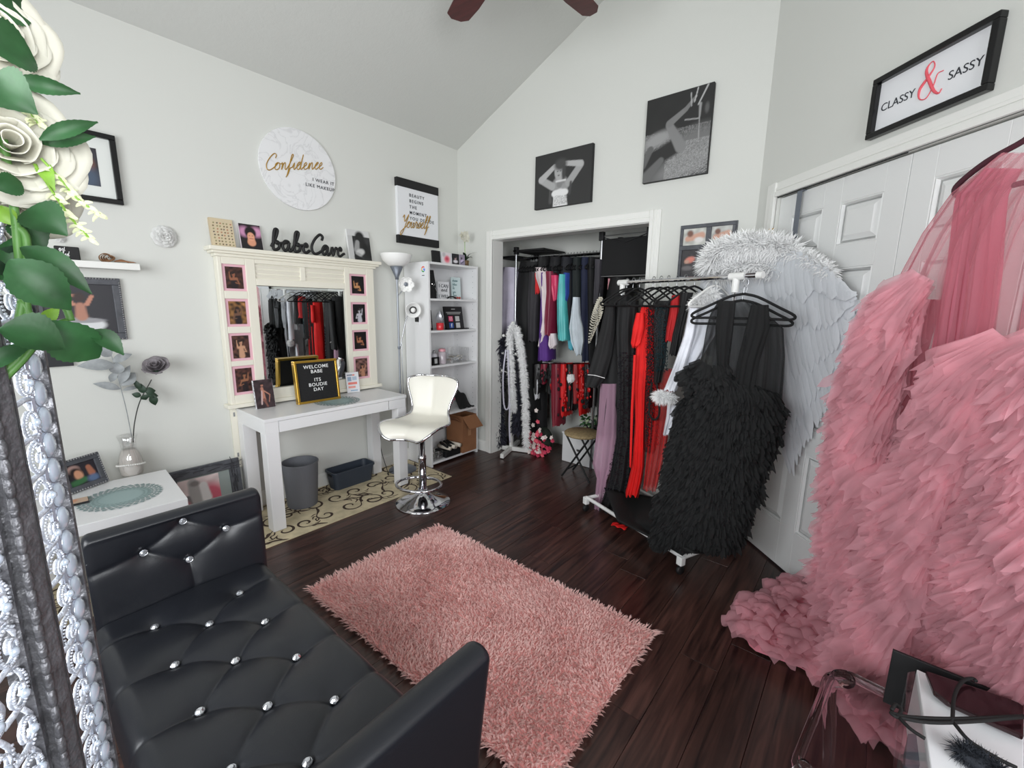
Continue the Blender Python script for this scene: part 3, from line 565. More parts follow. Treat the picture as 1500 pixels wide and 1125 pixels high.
# things on the cornice
def leaning_panel(name, label, cat, y0, y1, z0, h, xb, xt, th, em, shapes, **k):
    t = thing(name, label, cat, (xb, (y0 + y1) / 2, z0)); v = V3(xt - xb, 0, h); v = v / np.linalg.norm(v) * h; n = nrm(np.cross(V3(0, 1, 0), v)); o = V3(xb, y0, z0)
    MB().obox(o + UY * (y1 - y0) / 2 + v / 2 - n * th / 2, UY * (y1 - y0) / 2, v / 2, n * th / 2).build('panel', em, t, bevel=.001); paint(t, 'print', o + n * .0012 + UY * .002, UY * (y1 - y0 - .004), v, shapes, **k); return t
ZC = 1.7705
rr = random.Random(5)
leaning_panel('patterned_card', 'beige card with rows of small brown flowers on mirror top', 'card', .955, 1.085, ZC, .175, XA + .045, XA + .016, .02, color_mat('kraft_edge', (196, 178, 150), .7), [('e', .15 + .15 * (i % 6) + rr.uniform(-.02, .02), .1 + .105 * (i // 6), .04, .035, rr.uniform(0, 90), rr.choice([(104, 84, 60), (134, 128, 90), (170, 112, 84), (92, 82, 76)]), .2) for i in range(48)], bg=(206, 190, 160), nx=48, ny=60)
leaning_panel('portrait_canvas', 'portrait canvas of reclining dark haired woman on pink, mirror top', 'canvas', 1.115, 1.245, ZC, .165, XA + .05, XA + .016, .016, color_mat('canvas_edge', (210, 200, 206), .7), [('e', .22, .7, .25, .25, 0, (196, 140, 176), .4), ('e', .8, .72, .3, .25, 0, (204, 146, 180), .4), ('c', .2, .1, .85, .1, .18, .18, (30, 28, 32), .2), ('e', .5, .68, .27, .3, 0, (28, 22, 24), .15), ('c', .5, .5, .5, .3, .14, .2, (214, 150, 120), .15), ('e', .5, .52, .17, .22, 0, (222, 160, 130), .12), ('c', .42, .44, .6, .44, .018, .018, (150, 74, 70), .3), ('e', .43, .56, .03, .012, 0, (60, 40, 36), .3), ('e', .58, .56, .03, .012, 0, (60, 40, 36), .3)], bg=(34, 28, 32))
leaning_panel('portrait_canvas', 'black and white canvas of woman on right end of mirror top', 'canvas', 1.865, 2.06, ZC, .235, XA + .05, XA + .012, .018, color_mat('canvas_white', (226, 226, 226), .7), [('r', 0, 0, .2, 1, (190, 190, 190), 0), ('r', 0, .8, 1, 1, (206, 206, 206), 0), ('e', .55, .8, .2, .2, 10, (22, 22, 24), .25), ('c', .5, .75, .75, .3, .15, .25, (30, 30, 32), .3), ('c', .42, .6, .35, .35, .09, .12, (150, 150, 150), .25), ('e', .5, .28, .2, .13, 20, (196, 196, 196), .25), ('e', .42, .2, .14, .07, -20, (160, 160, 160), .3), ('c', .75, .5, .9, .2, .09, .12, (20, 20, 22), .3), ('c', .3, .1, .5, .02, .1, .1, (28, 28, 30), .3)], bg=(46, 46, 48), noise=.5, seed=2)
t = thing('word_sign', 'black script babe Cave word sign standing on mirror top', 'sign', (XA + .07, 1.52, ZC))
P = cursive('babe', (XA + .07, 1.285, ZC + .014), UY, UZ, .062, .1, 1.28); MB().tube(P, .0105, 8).build('script_word', M['black'], t, smooth=True)
P = cursive('Cave', (XA + .07, 1.555, ZC + .014), UY, UZ, .062, .12, 1.2) + [V3(XA + .07, 1.81, ZC + .036)]; MB().tube(P, .0098, 8).build('script_word', M['black'], t, smooth=True)
# --------------------------------------------------------------- desk
dk = thing('desk', 'white writing desk with thick square legs under vanity mirror', 'desk', (-2.97, 1.52, 0))
DX0, DX1, DY0, DY1, DZT = XA + .026, -2.745, 1.0, 2.035, .742
MB().box((DX0, DY0 - .002, DZT - .022), (DX1 + .004, DY1 + .002, DZT)).build('tabletop', M['white'], dk, bevel=.002)
MB().box((DX0, DY0 + .002, .645), (DX1 - .016, DY1 - .002, DZT - .022)).build('apron', M['white'], dk)
for ya, yb_ in ((DY0 + .082, 1.875), (1.88, DY1 - .004)): MB().box((DX1 - .016, ya + .0015, .647), (DX1, yb_ - .0015, DZT - .0245)).build('drawer_front', M['white'], dk, bevel=.0015)
MB().box((DX1 - .016, DY0 + .002, .647), (DX1 - .0005, DY0 + .08, DZT - .0225)).build('corner_block', M['white'], dk)
for x in (DX0, DX1 - .082):
    for y in (DY0, DY1 - .08): MB().box((x + .001, y + .001, .009 if True else 0), (x + .081, y + .079, .6465)).build('leg', M['white'], dk, bevel=.002)
# letter board
def lean_from(BL, BR, h, back):
    BL, BR = np.array(BL, float), np.array(BR, float); u = BR - BL; n = nrm(np.cross(u, UZ)); v = UZ * math.cos(back) - n * math.sin(back); return BL, u, v * h, nrm(np.cross(u, v))
BL, u, v, n = lean_from((-2.985, 1.315, DZT + .001), (-2.975, 1.62, DZT + .001), .30, .12)
t = thing('letter_board', 'gold framed black letter board with white letters on desk', 'letter board', BL + u / 2)
f = MB(); U = nrm(u); W = nrm(v); a, b = np.linalg.norm(u), np.linalg.norm(v)
for c, ha, hb in ((u / 2 + W * .008, U * a / 2, W * .008), (u / 2 + v - W * .008, U * a / 2, W * .008), (v / 2 + U * .008, U * .008, W * (b / 2 - .016)), (v / 2 + u - U * .008, U * .008, W * (b / 2 - .016))): f.obox(BL + c - n * .018, ha, hb, n * .022)
f.build('frame', M['gold'], t, bevel=.003); MB().obox(BL + u / 2 + v / 2 - n * .012, u * .47, v * .47, n * .004).build('felt_board', M['black'], t)
gr = MB()
for k in range(26): gr.obox(BL + u / 2 + W * (.02 + k * .0103) - n * .0075, U * (a / 2 - .017), W * .0018, n * .001)
gr.build('grooves', M['velvet'], t)
for k, wd in enumerate(('WELCOME', 'BABE', None, 'ITS', 'BOUDIE', 'DAY')):
    if wd: text(wd, t, 'lettering', BL + u / 2 + W * (.242 - .034 * (k if k < 2 else k - .25)) - n * .004, U, W, .034, M['lightink'], 'CENTER', weight=.0002, space=1.12)
leaning_panel('photo_card', 'dark photo canvas of woman propped on left end of desk', 'photo', 1.075, 1.195, DZT + .001, .19, -3.055, -3.085, .02, color_mat('marbled_edge', (190, 190, 194), .6, var=.8, vscale=60), [('c', .4, .7, .45, .3, .07, .1, (176, 120, 100), .2), ('c', .5, .6, .78, .45, .03, .025, (186, 130, 108), .2), ('c', .78, .45, .7, .2, .025, .02, (176, 120, 100), .2), ('c', .38, .6, .3, .15, .035, .04, (196, 170, 168), .3), ('e', .42, .8, .07, .07, 0, (170, 116, 98), .2), ('e', .4, .86, .09, .06, 0, (28, 18, 18), .3), ('c', .45, .3, .6, .05, .07, .04, (120, 76, 66), .3)], bg=(52, 38, 42), noise=.3)
t = thing('leaflet_holder', 'small leaflet card in clear stand at right end of desk', 'card', (-3.12, 1.80, DZT)); BL, u, v, n = lean_from((-3.118, 1.755, DZT + .002), (-3.10, 1.855, DZT + .002), .16, .15)
MB().obox(BL + u / 2 + v / 2 - n * .002, u / 2, v / 2, n * .001).build('clear_back', M['thinglass'], t)
paint(t, 'leaflet', BL, u, v, [('r', .1, .84, .5, .9, (120, 130, 150), 0), ('r', .12, .56, .42, .78, (150, 170, 196), 0), ('r', .5, .6, .85, .78, (180, 196, 214), 0), ('e', .6, .86, .1, .05, 0, (226, 110, 90), .3), ('r', .15, .4, .85, .5, (236, 132, 120), 0), ('r', .15, .22, .7, .32, (240, 160, 148), 0), ('r', .3, .06, .85, .12, (150, 180, 206), 0)], bg=(232, 232, 236))
def placemat(label, c, r, z, parent_cat='placemat'):
    t = thing('placemat', label, parent_cat, (c[0], c[1], z)); m = MB(); N = 72; gm = color_mat('sage_vinyl', (150, 172, 172), .5)
    MB().lathe([(0, 0), (r * .72, 0), (r * .72, .0015), (0, .002)], (c[0], c[1], z), 40).build('centre', gm, t)
    for k in range(34):
        for j in range(5):
            a = 2 * math.pi * (k + .5 * (j % 2)) / 34; rr_ = r * (.55 + .1 * j); e = V3(math.cos(a), math.sin(a), 0); s_ = V3(-e[1], e[0], 0); wdt = rr_ * .08
            m.add([V3(c[0], c[1], z + .0022 + .0004 * (j % 2)) + e * rr_ * q + s_ * wdt * w_ for q, w_ in ((.94, 0), (1.0, -1), (1.08, 0), (1.0, 1))], [(0, 1, 2, 3)])
    m.build('scales', color_mat('sage_scales', (128, 150, 150), .45), t, kind='stuff'); return t
placemat('round grey green lattice placemat on white writing desk', (-2.915, 1.56), .155, DZT + .0005)
# --------------------------------------------------------------- bookcase in the corner
BX0, BX1, BY0, BY1, BZ = XA + .012, -2.885, 2.395, 2.985, 1.79
bk = thing('bookcase', 'tall white open bookcase in the corner beside closet', 'bookcase', ((BX0 + BX1) / 2, (BY0 + BY1) / 2, 0)); tk = .018
MB().box((BX0, BY0, 0), (BX1, BY0 + tk, BZ)).build('side_panel', M['white'], bk, bevel=.001); MB().box((BX0, BY1 - tk, 0), (BX1, BY1, BZ)).build('side_panel', M['white'], bk, bevel=.001)
MB().box((BX0, BY0 + tk, 0), (BX0 + .006, BY1 - tk, BZ)).build('back_panel', M['white'], bk)
SH = [.04, .468, .915, 1.22, 1.49, BZ]
for z in SH: MB().box((BX0 + .0065, BY0 + tk + .0005, z - tk), (BX1 - .002, BY1 - tk - .0005, z)).build('shelf', M['white'], bk, bevel=.001)
m = MB()
for k in range(34):
    z = .1 + k * .05
    for x in (BX0 + .06, BX1 - .05): m.lathe([(.003, 0), (.003, .0008), (0, .0008)], (x, BY1 - tk - .0009, z), 6, ax=np.array([[1, 0, 0], [0, 0, 1], [0, -1, 0]], float))
m.build('peg_holes', M['greymetal'], bk, kind='stuff')
def lean_item(name, label, cat, y0, y1, x, z, h, back, th, em, shapes, turn=0, **k):
    t = thing(name, label, cat, (x, (y0 + y1) / 2, z)); u = V3(turn * (y1 - y0), y1 - y0, 0); n = nrm(np.cross(u, UZ)); v = (UZ * math.cos(back) - n * math.sin(back)) * h; n = nrm(np.cross(u, v)); o = V3(x, y0, z + .002)
    MB().obox(o + u / 2 + v / 2 - n * th / 2, u / 2, v / 2, n * th / 2).build('panel', em, t, bevel=.001)
    if shapes is not None: paint(t, 'print', o + n * .001, u, v, shapes, **k)
    t['_o'] = 0; del t['_o']; return t, o, u, v, n
SX = BX1 - .05
# on top
zt = BZ
lean_item('card_box', 'plain black card standing at left on bookcase top', 'card', 2.49, 2.575, -2.93, zt, .10, .1, .02, M['black'], None)
lean_item('photo_block', 'photo block with pink rose print on bookcase top', 'photo', 2.60, 2.70, -2.94, zt, .095, .06, .03, M['paper'], [('e', .55, .42, .32, .3, 0, (226, 120, 136), .3), ('e', .55, .45, .15, .13, 0, (190, 70, 90), .4), ('e', .2, .8, .2, .2, 0, (190, 186, 190), .4)], bg=(226, 216, 220), nx=20, ny=20)
lean_item('photo_block', 'dark photo block second from orchid on bookcase top', 'photo', 2.712, 2.80, -2.94, zt, .095, .06, .03, M['paper'], [('e', .5, .3, .3, .15, 0, (220, 216, 222), .3), ('e', .5, .6, .14, .17, 0, (180, 150, 150), .3), ('e', .45, .7, .16, .12, 0, (20, 18, 22), .3)], bg=(30, 28, 34), nx=20, ny=20)
lean_item('photo_block', 'lilac photo block directly left of orchid pot', 'photo', 2.804, 2.872, -2.94, zt, .095, .06, .03, M['paper'], [('e', .5, .4, .3, .2, 20, (206, 190, 220), .3), ('e', .4, .65, .14, .15, 0, (60, 50, 60), .3), ('c', .3, .2, .8, .4, .08, .08, (90, 84, 110), .3)], bg=(150, 140, 160), nx=20, ny=20)
# leaf blade helper
def blade(m, base, tip, wd, nn, curl=.15, k=7, mi=0, keel=.2, jag=0):
    base, tip, nn = map(lambda q: np.array(q, float), (base, tip, nn)); d = tip - base; L = np.linalg.norm(d); d = d / L; s = nrm(np.cross(d, nn)); nn = np.cross(s, d); V = []; F = []
    for i in range(k + 1):
        t = i / k; w_ = wd / 2 * math.sin(math.pi * min(1, t ** .85)) ** .9 if 0 < t < 1 else .0008
        if jag: w_ *= 1 + jag * (i % 2)
        c = base + d * L * t + nn * (curl * L * (4 * t * (1 - t)) * .5 - curl * L * .5 * t * t)
        V += [c - s * w_ + nn * keel * w_, c - s * w_ * .5 + nn * keel * .35 * w_, c, c + s * w_ * .5 + nn * keel * .35 * w_, c + s * w_ + nn * keel * w_]
    for i in range(k):
        for j in range(4): a = i * 5 + j; F.append((a, a + 1, a + 6, a + 5))
    return m.add(V, F, mi)
t = thing('potted_orchid', 'white potted orchid on right end of bookcase top', 'plant', (-2.98, 2.93, zt)); oc = V3(-2.985, 2.925, zt)
MB().lathe([(.02, 0), (.028, .01), (.032, .05), (.03, .055), (.0, .05)], oc + V3(0, 0, .001), 20).build('pot', color_mat('bronze_pot', (110, 88, 60), .4, metal=.4), t, smooth=True)
for dx, dy, L in ((.02, -.11, .05), (.05, -.08, .07), (-.03, .11, .05), (.04, .09, .09), (.06, .02, .03)): blade(MB(), oc + V3(0, 0, .05), oc + V3(dx, dy, .06 + L), .03, UZ, .3).build('leaf', M['leafdark'], t, smooth=True, fix=False)
MB().tube(catmull([oc + V3(0, 0, .05), oc + V3(.0, -.01, .15), oc + V3(0, -.01, .25)], 6), .0025, 6).build('stem', M['leaflight'], t)
for k in range(6):
    c = oc + V3(.01 + random.uniform(-.02, .02), -.01 + random.uniform(-.05, .05), .25 + random.uniform(-.03, .04)); q = MB(); nn = nrm(V3(1, random.uniform(-.6, .3), random.uniform(-.2, .3))); a = nrm(np.cross(nn, UZ)); b = np.cross(nn, a)
    for j in range(5): th = j * 1.257 + k; blade(q, c, c + (a * math.cos(th) + b * math.sin(th)) * .04 + nn * .005, .036, nn, .1, 4)
    q.ball(c + nn * .004, .005, 6, 4); q.build('bloom', M['whitepetal'], t, smooth=True, fix=False)
# logo card taped on the side panel
t = thing('logo_card', 'small white card with multicoloured letter G on bookcase side', 'card', (-2.93, BY0 - .002, 1.7)); cy = BY0 - .0015
MB().box((-2.985, cy - .001, 1.655), (-2.905, cy + .0005, 1.78)).build('card', M['paper'], t)
gc = V3(-2.945, cy - .002, 1.728)
for a0, a1, col in ((-50, 40 - 40, (66, 133, 244)), (40, 150, (234, 67, 53)), (150, 205, (251, 188, 5)), (205, 310, (52, 168, 83))):
    q = MB()
    q.grid(lambda u_, w_: gc + V3(math.cos(math.radians(a0 + (a1 - a0) * u_)) * (.015 + .009 * w_), 0, math.sin(math.radians(a0 + (a1 - a0) * u_)) * (.015 + .009 * w_)), 10, 1)
    if a0 == -50: q.box(gc + V3(0, -.0002, -.0045), gc + V3(.024, .0002, .0045))
    q.build('logo_arc', color_mat('logo_%d' % (len(M)), col, .5), t, fix=False)
text('review', t, 'lettering', (-2.962, cy - .0025, 1.675), V3(1, 0, 0), UZ, .012, M['ink'])
# shelf at 1.49: necklace bust, two word signs, hair claw
t = thing('necklace_bust', 'black necklace display bust with silver chains, left of top shelf', 'display bust', (-2.96, 2.47, 1.49)); c = V3(-2.965, 2.475, 1.491)
MB().grid(lambda a, b: c + V3(.045 * math.cos(a * 6.283) * (1.25 - .3 * b), (.062 * (1 - .55 * max(0, b - .35) / .65 - .2 * max(0, .3 - b))) * math.sin(a * 6.283), .235 * b), 20, 12, closed=True).build('bust', M['velvet'], t, smooth=True)
for k in range(3): MB().tube(catmull([c + V3(.02, -.022, .2), c + V3(.043, -.016, .13 - .02 * k), c + V3(.048, 0, .11 - .03 * k), c + V3(.043, .016, .13 - .02 * k), c + V3(.02, .022, .2)], 6), .0028, 5).build('chain', M['chrome'], t)
MB().tube([c + V3(.05, .02, .09), c + V3(.085, .04, -.004)], .002, 5).build('pendant_chain', M['chrome'], t)
t, o, u, v, n = lean_item('word_block', 'white word block reading I CAN and I WILL', 'sign', 2.60, 2.735, -3.0, 1.49, .15, .05, .025, M['paper'], None)
text('I CAN', t, 'lettering', o + u * .5 + v * .66 + n * .001, UY, UZ, .042, M['ink'], 'CENTER'); MB().tube(cursive('and', o + u * .26 + v * .42 + n * .002, UY, UZ, .02, .2, 1.4), .0015, 4).build('lettering', M['ink'], t); text('I WILL', t, 'lettering', o + u * .5 + v * .06 + n * .001, UY, UZ, .042, M['ink'], 'CENTER')
t, o, u, v, n = lean_item('word_block', 'pale mint word plaque at right of top shelf', 'sign', 2.80, 2.915, -3.04, 1.49, .20, .05, .01, color_mat('mint_plaque', (206, 222, 222), .5), None)
for k, (wd, sz) in enumerate((('dream', 1), ('believe', .8), ('be', 1), ('you', 1), ('love', 1.2))): MB().tube(cursive(wd, o + u * .12 + v * (.8 - .17 * k) + n * .002, UY, UZ, .012 * sz, .1, 1.25), .0012, 4).build('lettering', color_mat('teal_ink', (92, 130, 134), .6), t)
for k in range(3): MB().ball(o + u * (.25 + .25 * k) + n * .012 + UZ * .012, .011, 8, 6).build('rosette', color_mat('coral_dot', (190, 90, 84), .6), t, smooth=True)
t = thing('hair_claw', 'black hair claw lying before the I CAN block', 'hair claw', (-2.94, 2.68, 1.49)); c = V3(-2.93, 2.69, 1.492)
for k in range(2): MB().tube(catmull([c + V3(.01 * k, -.05, .004), c + V3(.012 * k, -.02, .018), c + V3(.012 * k, .02, .018), c + V3(.01 * k, .055, .004)], 5), .005, 6).build('claw_half', M['blackgloss'], t, smooth=True)
# shelf at 1.22
t, o, u, v, n = lean_item('framed_photo', 'small black framed picture at left of second shelf', 'picture frame', 2.43, 2.50, -2.94, 1.22, .17, .1, .012, M['blackgloss'], [('r', .15, .12, .85, .88, (150, 152, 154), 0), ('e', .5, .5, .2, .25, 0, (70, 72, 74), .3)], turn=-.3, bg=(14, 14, 16), nx=16, ny=24)
t = thing('candle_jar', 'red candle jar with silver ribbon on second shelf', 'candle', (-2.93, 2.56, 1.22)); c = V3(-2.93, 2.555, 1.221)
MB().lathe([(.03, 0), (.033, .005), (.034, .06), (.03, .062), (0, .058)], c, 24).build('jar', color_mat('red_glass', (206, 50, 58), .2), t, smooth=True)
q = MB()
for k in range(9): a = k * .7; blade(q, c + V3(0, 0, .06), c + V3(.03 * math.cos(a), .035 * math.sin(a), .12 + .02 * (k % 3)), .03, V3(math.cos(a), math.sin(a), .3), .3)
q.build('ribbon', color_mat('silver_ribbon', (196, 198, 204), .3, metal=.5), t, smooth=True, fix=False)
t, o, u, v, n = lean_item('menu_board', 'black board with pink and blue icon squares on second shelf', 'sign', 2.645, 2.87, -2.95, 1.22, .205, .18, .012, M['blackgloss'], [('r', .2, .35, .42, .58, (214, 60, 110), 0), ('r', .2, .05, .42, .28, (50, 84, 160), 0), ('r', .55, .35, .78, .58, (196, 196, 196), 0), ('r', .55, .05, .78, .28, (196, 196, 196), 0), ('r', .1, .72, .9, .75, (150, 150, 150), 0), ('r', .14, .66, .86, .69, (140, 140, 140), 0), ('r', .4, .86, .6, .9, (170, 170, 170), 0)], bg=(18, 18, 22), nx=44, ny=48)
Uu, Vv = nrm(u), nrm(v)
def ringpts(c, rx, rz, k=24, p=1): return [c + Uu * rx * np.sign(math.cos(a)) * abs(math.cos(a)) ** p + Vv * rz * np.sign(math.sin(a)) * abs(math.sin(a)) ** p for a in [2 * math.pi * i / k for i in range(k)]]
ic = o + u * .31 + v * .465 + n * .002
MB().tube(ringpts(ic, .015, .015, p=.4), .0014, 4, closed=True).tube(ringpts(ic, .007, .007), .0014, 4, closed=True).ball(ic + Uu * .009 + Vv * .009, .0018, 6, 4).build('camera_icon', M['lightink'], t)
text('f', t, 'lettering', o + u * .31 + v * .08 + n * .002, Uu, Vv, .05, M['lightink'], 'CENTER', weight=.001)
MB().box(o + V3(-.01, -.01, -.001), o + V3(.035, .25, .008)).build('tray', M['blackgloss'], t)
# shelf at .915
def bottle(label, c, prof, m, capm, capz, capr, caph, cat='bottle', name='perfume_bottle'):
    t = thing(name, label, cat, c); MB().lathe(prof, c, 20).build('body', m, t, smooth=True); MB().lathe([(capr, 0), (capr, caph), (capr * .6, caph + .006), (0, caph + .006)], (c[0], c[1], c[2] + capz), 16).build('cap', capm, t); return t
bottle('brown capped bottle at back left of third shelf', (-3.02, 2.475, .916), [(.022, 0), (.024, .08), (.012, .11), (.010, .13), (0, .13)], color_mat('bottle_glass', (150, 130, 124), .2), color_mat('copper', (150, 90, 60), .3, metal=.6), .131, .014, .02)
bottle('frosted white bottle on third shelf', (-2.97, 2.515, .916), [(.028, 0), (.03, .01), (.03, .085), (.012, .1), (0, .1)], color_mat('milky_glass', (206, 204, 210), .3), M['steel'], .101, .011, .018)
bottle('pink lidded glass jar on third shelf', (-2.96, 2.60, .916), [(.036, 0), (.038, .01), (.038, .10), (.03, .11), (0, .11)], color_mat('pink_grey_glass', (186, 176, 182), .15), color_mat('pink_lid', (222, 158, 168), .4), .111, .032, .02, 'jar', 'glass_jar')
lean_item('small_black_card', 'tiny black framed card in front of bottles', 'card', 2.45, 2.525, -2.91, .915, .07, .1, .02, M['blackgloss'], [('r', .3, .25, .7, .75, (180, 180, 180), 0)], bg=(16, 16, 18), nx=12, ny=12)
t = thing('acrylic_tray', 'clear acrylic tray holding hair clips on third shelf', 'tray', (-2.99, 2.78, .915)); z = .917
for lo, hi in (((-3.05, 2.66, z), (-2.92, 2.90, z + .003)), ((-3.05, 2.66, z + .003), (-3.047, 2.90, z + .13)), ((-3.05, 2.897, z + .003), (-2.92, 2.90, z + .13)), ((-2.923, 2.66, z + .003), (-2.92, 2.897, z + .03))): MB().box(lo, hi).build('panel', M['thinglass'], t)
for k in range(16):
    c = V3(random.uniform(-3.03, -2.94), random.uniform(2.68, 2.87), z + .012 + random.random() * .035); a = random.random() * 3; d = V3(math.cos(a), math.sin(a), random.uniform(-.2, .2)) * .03
    tag(MB().tube(catmull([c - d, c + V3(0, 0, .008), c + d], 4), .0045, 5).build('hair_clip', color_mat('clip_cream', (190, 184, 172), .5) if k % 3 else M['chrome'], None, smooth=True), 'small hair clip lying in the clear tray', 'hair clip', 'hair clips in the acrylic tray')
# shelf at .468
t = thing('flower_basket', 'heap of dusty pink artificial flowers on fourth shelf', 'flowers', (-3.0, 2.62, .468)); q = MB()
for k in range(46):
    c = V3(-3.0 + random.gauss(0, .035), 2.62 + random.gauss(0, .06), .60 + random.gauss(0, .035))
    for j in range(5): a = j * 1.257 + k; blade(q, c, c + V3(.3, math.cos(a), math.sin(a)) * .024, .02, NX, .2, 3)
q.build('blossoms', color_mat('dusty_pink', (176, 100, 124), .8, var=.4, vscale=40), t, smooth=True, fix=False, kind='stuff')
MB().lathe([(.05, 0), (.075, .02), (.08, .09), (.072, .1), (0, .09)], (-3.0, 2.62, .469), 24).build('basket', M['wicker'], t)
t = thing('black_clutch', 'black velvet pouch draped on right of fourth shelf', 'bag', (-2.98, 2.85, .468))
MB().grid(lambda a, b: V3(-3.0 + .10 * (b), 2.76 + .17 * a + .02 * b, .472 + .22 * (1 - b) ** 2.2 * (1 - .6 * a) + .012 * math.sin(a * 9 + b * 4)), 16, 12).build('fabric', M['velvet'], t, smooth=True, solid=.012)
# bottom shelf
t = thing('cardboard_box', 'brown cardboard box open at top, right end of bottom shelf', 'box', (-2.93, 2.88, .04)); z0, z1 = .042, .40
a_, b_ = (-3.10, 2.77), (-2.875, 2.955)
for lo, hi in (((a_[0], a_[1], z0), (b_[0], b_[1], z0 + .004)), ((b_[0] - .004, a_[1], z0 + .004), (b_[0], b_[1], z1)), ((a_[0], a_[1], z0 + .004), (a_[0] + .004, b_[1], z1)), ((a_[0] + .004, a_[1], z0 + .004), (b_[0] - .004, a_[1] + .004, z1)), ((a_[0] + .004, b_[1] - .004, z0 + .004), (b_[0] - .004, b_[1], z1))): MB().box(lo, hi).build('side', M['card'], t)
MB().obox((-2.83, 2.86, .345), (.05, 0, -.05), (0, .09, 0), (.0015, 0, .0015)).build('flap', M['card'], t); MB().obox((-2.99, 2.735, .37), (.10, 0, 0), (0, .035, -.025), (0, .001, .0015)).build('flap', M['card'], t)
MB().box((b_[0] + .0005, 2.84, .2), (b_[0] + .001, 2.88, .4)).build('tape', color_mat('packing_tape', (170, 126, 90), .3), t)
t = thing('wire_basket', 'small wire basket with clear cups on bottom shelf', 'basket', (-2.96, 2.49, .04)); q = MB()
for k in range(9):
    y = 2.435 + k * .014; q.tube([(-3.02, y, .12), (-3.02, y, .045), (-2.91, y, .045), (-2.91, y, .12)], .0012, 4)
for z in (.05, .07, .09, .12): q.tube([(-3.02, 2.435, z), (-2.91, 2.435, z), (-2.91, 2.547, z), (-3.02, 2.547, z)], .0014, 4, closed=True)
q.build('wires', M['steel'], t)
for k in range(4): MB().lathe([(.018, 0), (.022, .06), (.0205, .06), (.017, .002), (0, .002)], (-2.94 - .05 * (k // 2), 2.465 + .055 * (k % 2), .047), 16).build('cup', M['thinglass'], t)
t = thing('rolled_towels', 'black tray with white rolled cloths on bottom shelf', 'towels', (-2.95, 2.66, .04)); MB().box((-3.05, 2.57, .042), (-2.89, 2.755, .10)).build('tray', M['black'], t, bevel=.006)
for k in range(4): MB().tube([(-3.03, 2.60 + .035 * k, .125 + .012 * (k % 2)), (-2.88 + .02 * (k % 2), 2.62 + .035 * k, .125 + .012 * (k % 2))], .019, 12).build('roll', color_mat('cream_cloth', (216, 208, 194), .9), t, smooth=True)
for k in range(3): MB().tube([(-3.02, 2.62 + .04 * k, .155), (-2.88, 2.58 + .04 * k, .15)], .012, 8).build('roll', M['velvet'], t, smooth=True)
# --------------------------------------------------------------- floor lamp
t = thing('floor_lamp', 'grey torchiere floor lamp with frosted bowl beside bookcase', 'lamp', (-3.03, 2.19, 0)); lx, ly = -3.03, 2.19
MB().lathe([(.118, 0), (.12, .008), (.10, .022), (.03, .032), (.012, .05), (0, .05)], (lx, ly, .001), 40).build('base', M['greymetal'], t, smooth=True)
MB().tube([(lx, ly, .03), (lx, ly, 1.66)], .0085, 12).build('pole', M['silver'], t)
for z in (.55, 1.08): MB().lathe([(.011, -.012), (.0125, 0), (.011, .012)], (lx, ly, z), 14).build('joint', M['greymetal'], t)
MB().lathe([(.014, 0), (.016, .02), (.052, .10), (.05, .102), (0, .1)], (lx, ly, 1.635), 24).build('cone', M['greymetal'], t, smooth=True)
MB().lathe([(.03, 0), (.07, .012), (.11, .05), (.128, .095), (.128, .10), (.122, .095), (.104, .052), (.066, .018), (0, .008)], (lx, ly, 1.735), 40).build('bowl_shade', M['frost'], t, smooth=True)
A1 = catmull([(lx, ly, 1.05), (lx + .02, ly + .03, 1.2), (lx + .03, ly + .06, 1.32), (lx + .05, ly + .10, 1.385)], 6); MB().tube(A1, .005, 6).build('arm', M['steel'], t, smooth=True)
MB().tube([(lx, ly, 1.08), (lx + .012, ly + .018, 1.12), (lx + .012, ly + .022, .62)], .004, 6).build('arm', M['steel'], t)
hx = nrm(V3(.8, -.45, -.1)); ha = nrm(np.cross(hx, UZ)); hb = np.cross(hx, ha); hc = V3(lx + .05, ly + .11, 1.395)
MB().lathe([(.02, -.03), (.04, -.012), (.06, .02), (.064, .04), (.06, .04), (.05, .018), (0, -.008)], hc, 32, ax=np.array([ha, hb, hx])).build('round_shade', M['frost'], t, smooth=True)
MB().lathe([(.028, .018), (.03, .028), (.024, .03), (0, .02)], hc, 24, ax=np.array([ha, hb, hx])).build('shade_ring', M['black'], t, smooth=True); MB().ball(hc + hx * .036, .021, 14, 10).build('bulb', M['frost'], t, smooth=True)
fc = V3(lx + .03, ly + .065, 1.60); MB().tube(catmull([(lx, ly, 1.5), (lx + .015, ly + .03, 1.54), tuple(fc)], 5), .005, 6).build('arm', M['steel'], t, smooth=True)
for k in range(6):
    a = k * 1.047; e = ha * math.cos(a) + hb * math.sin(a); s_ = np.cross(hx, e)
    MB().grid(lambda u_, w_: fc + e * .062 * w_ + s_ * (u_ - .5) * .068 * math.sin(math.pi * min(.9, w_ * .8 + .12)) + hx * (.03 * w_ * w_ + .01 * (2 * u_ - 1) ** 2), 6, 6).build('flower_petal', M['frost'], t, smooth=True, solid=.0025)
MB().lathe([(.012, -.02), (.022, -.005), (.018, .01), (0, .012)], fc, 16, ax=np.array([ha, hb, hx])).build('flower_socket', M['greymetal'], t, smooth=True)
MB().tube(catmull([(lx, ly - .1, .02), (lx - .02, ly - .14, .012), (lx + .03, ly - .17, .03), (XA + .05, ly - .12, .2), (XA + .02, ly - .09, .36)], 8), .003, 6).build('cable', M['cord'], t, smooth=True)
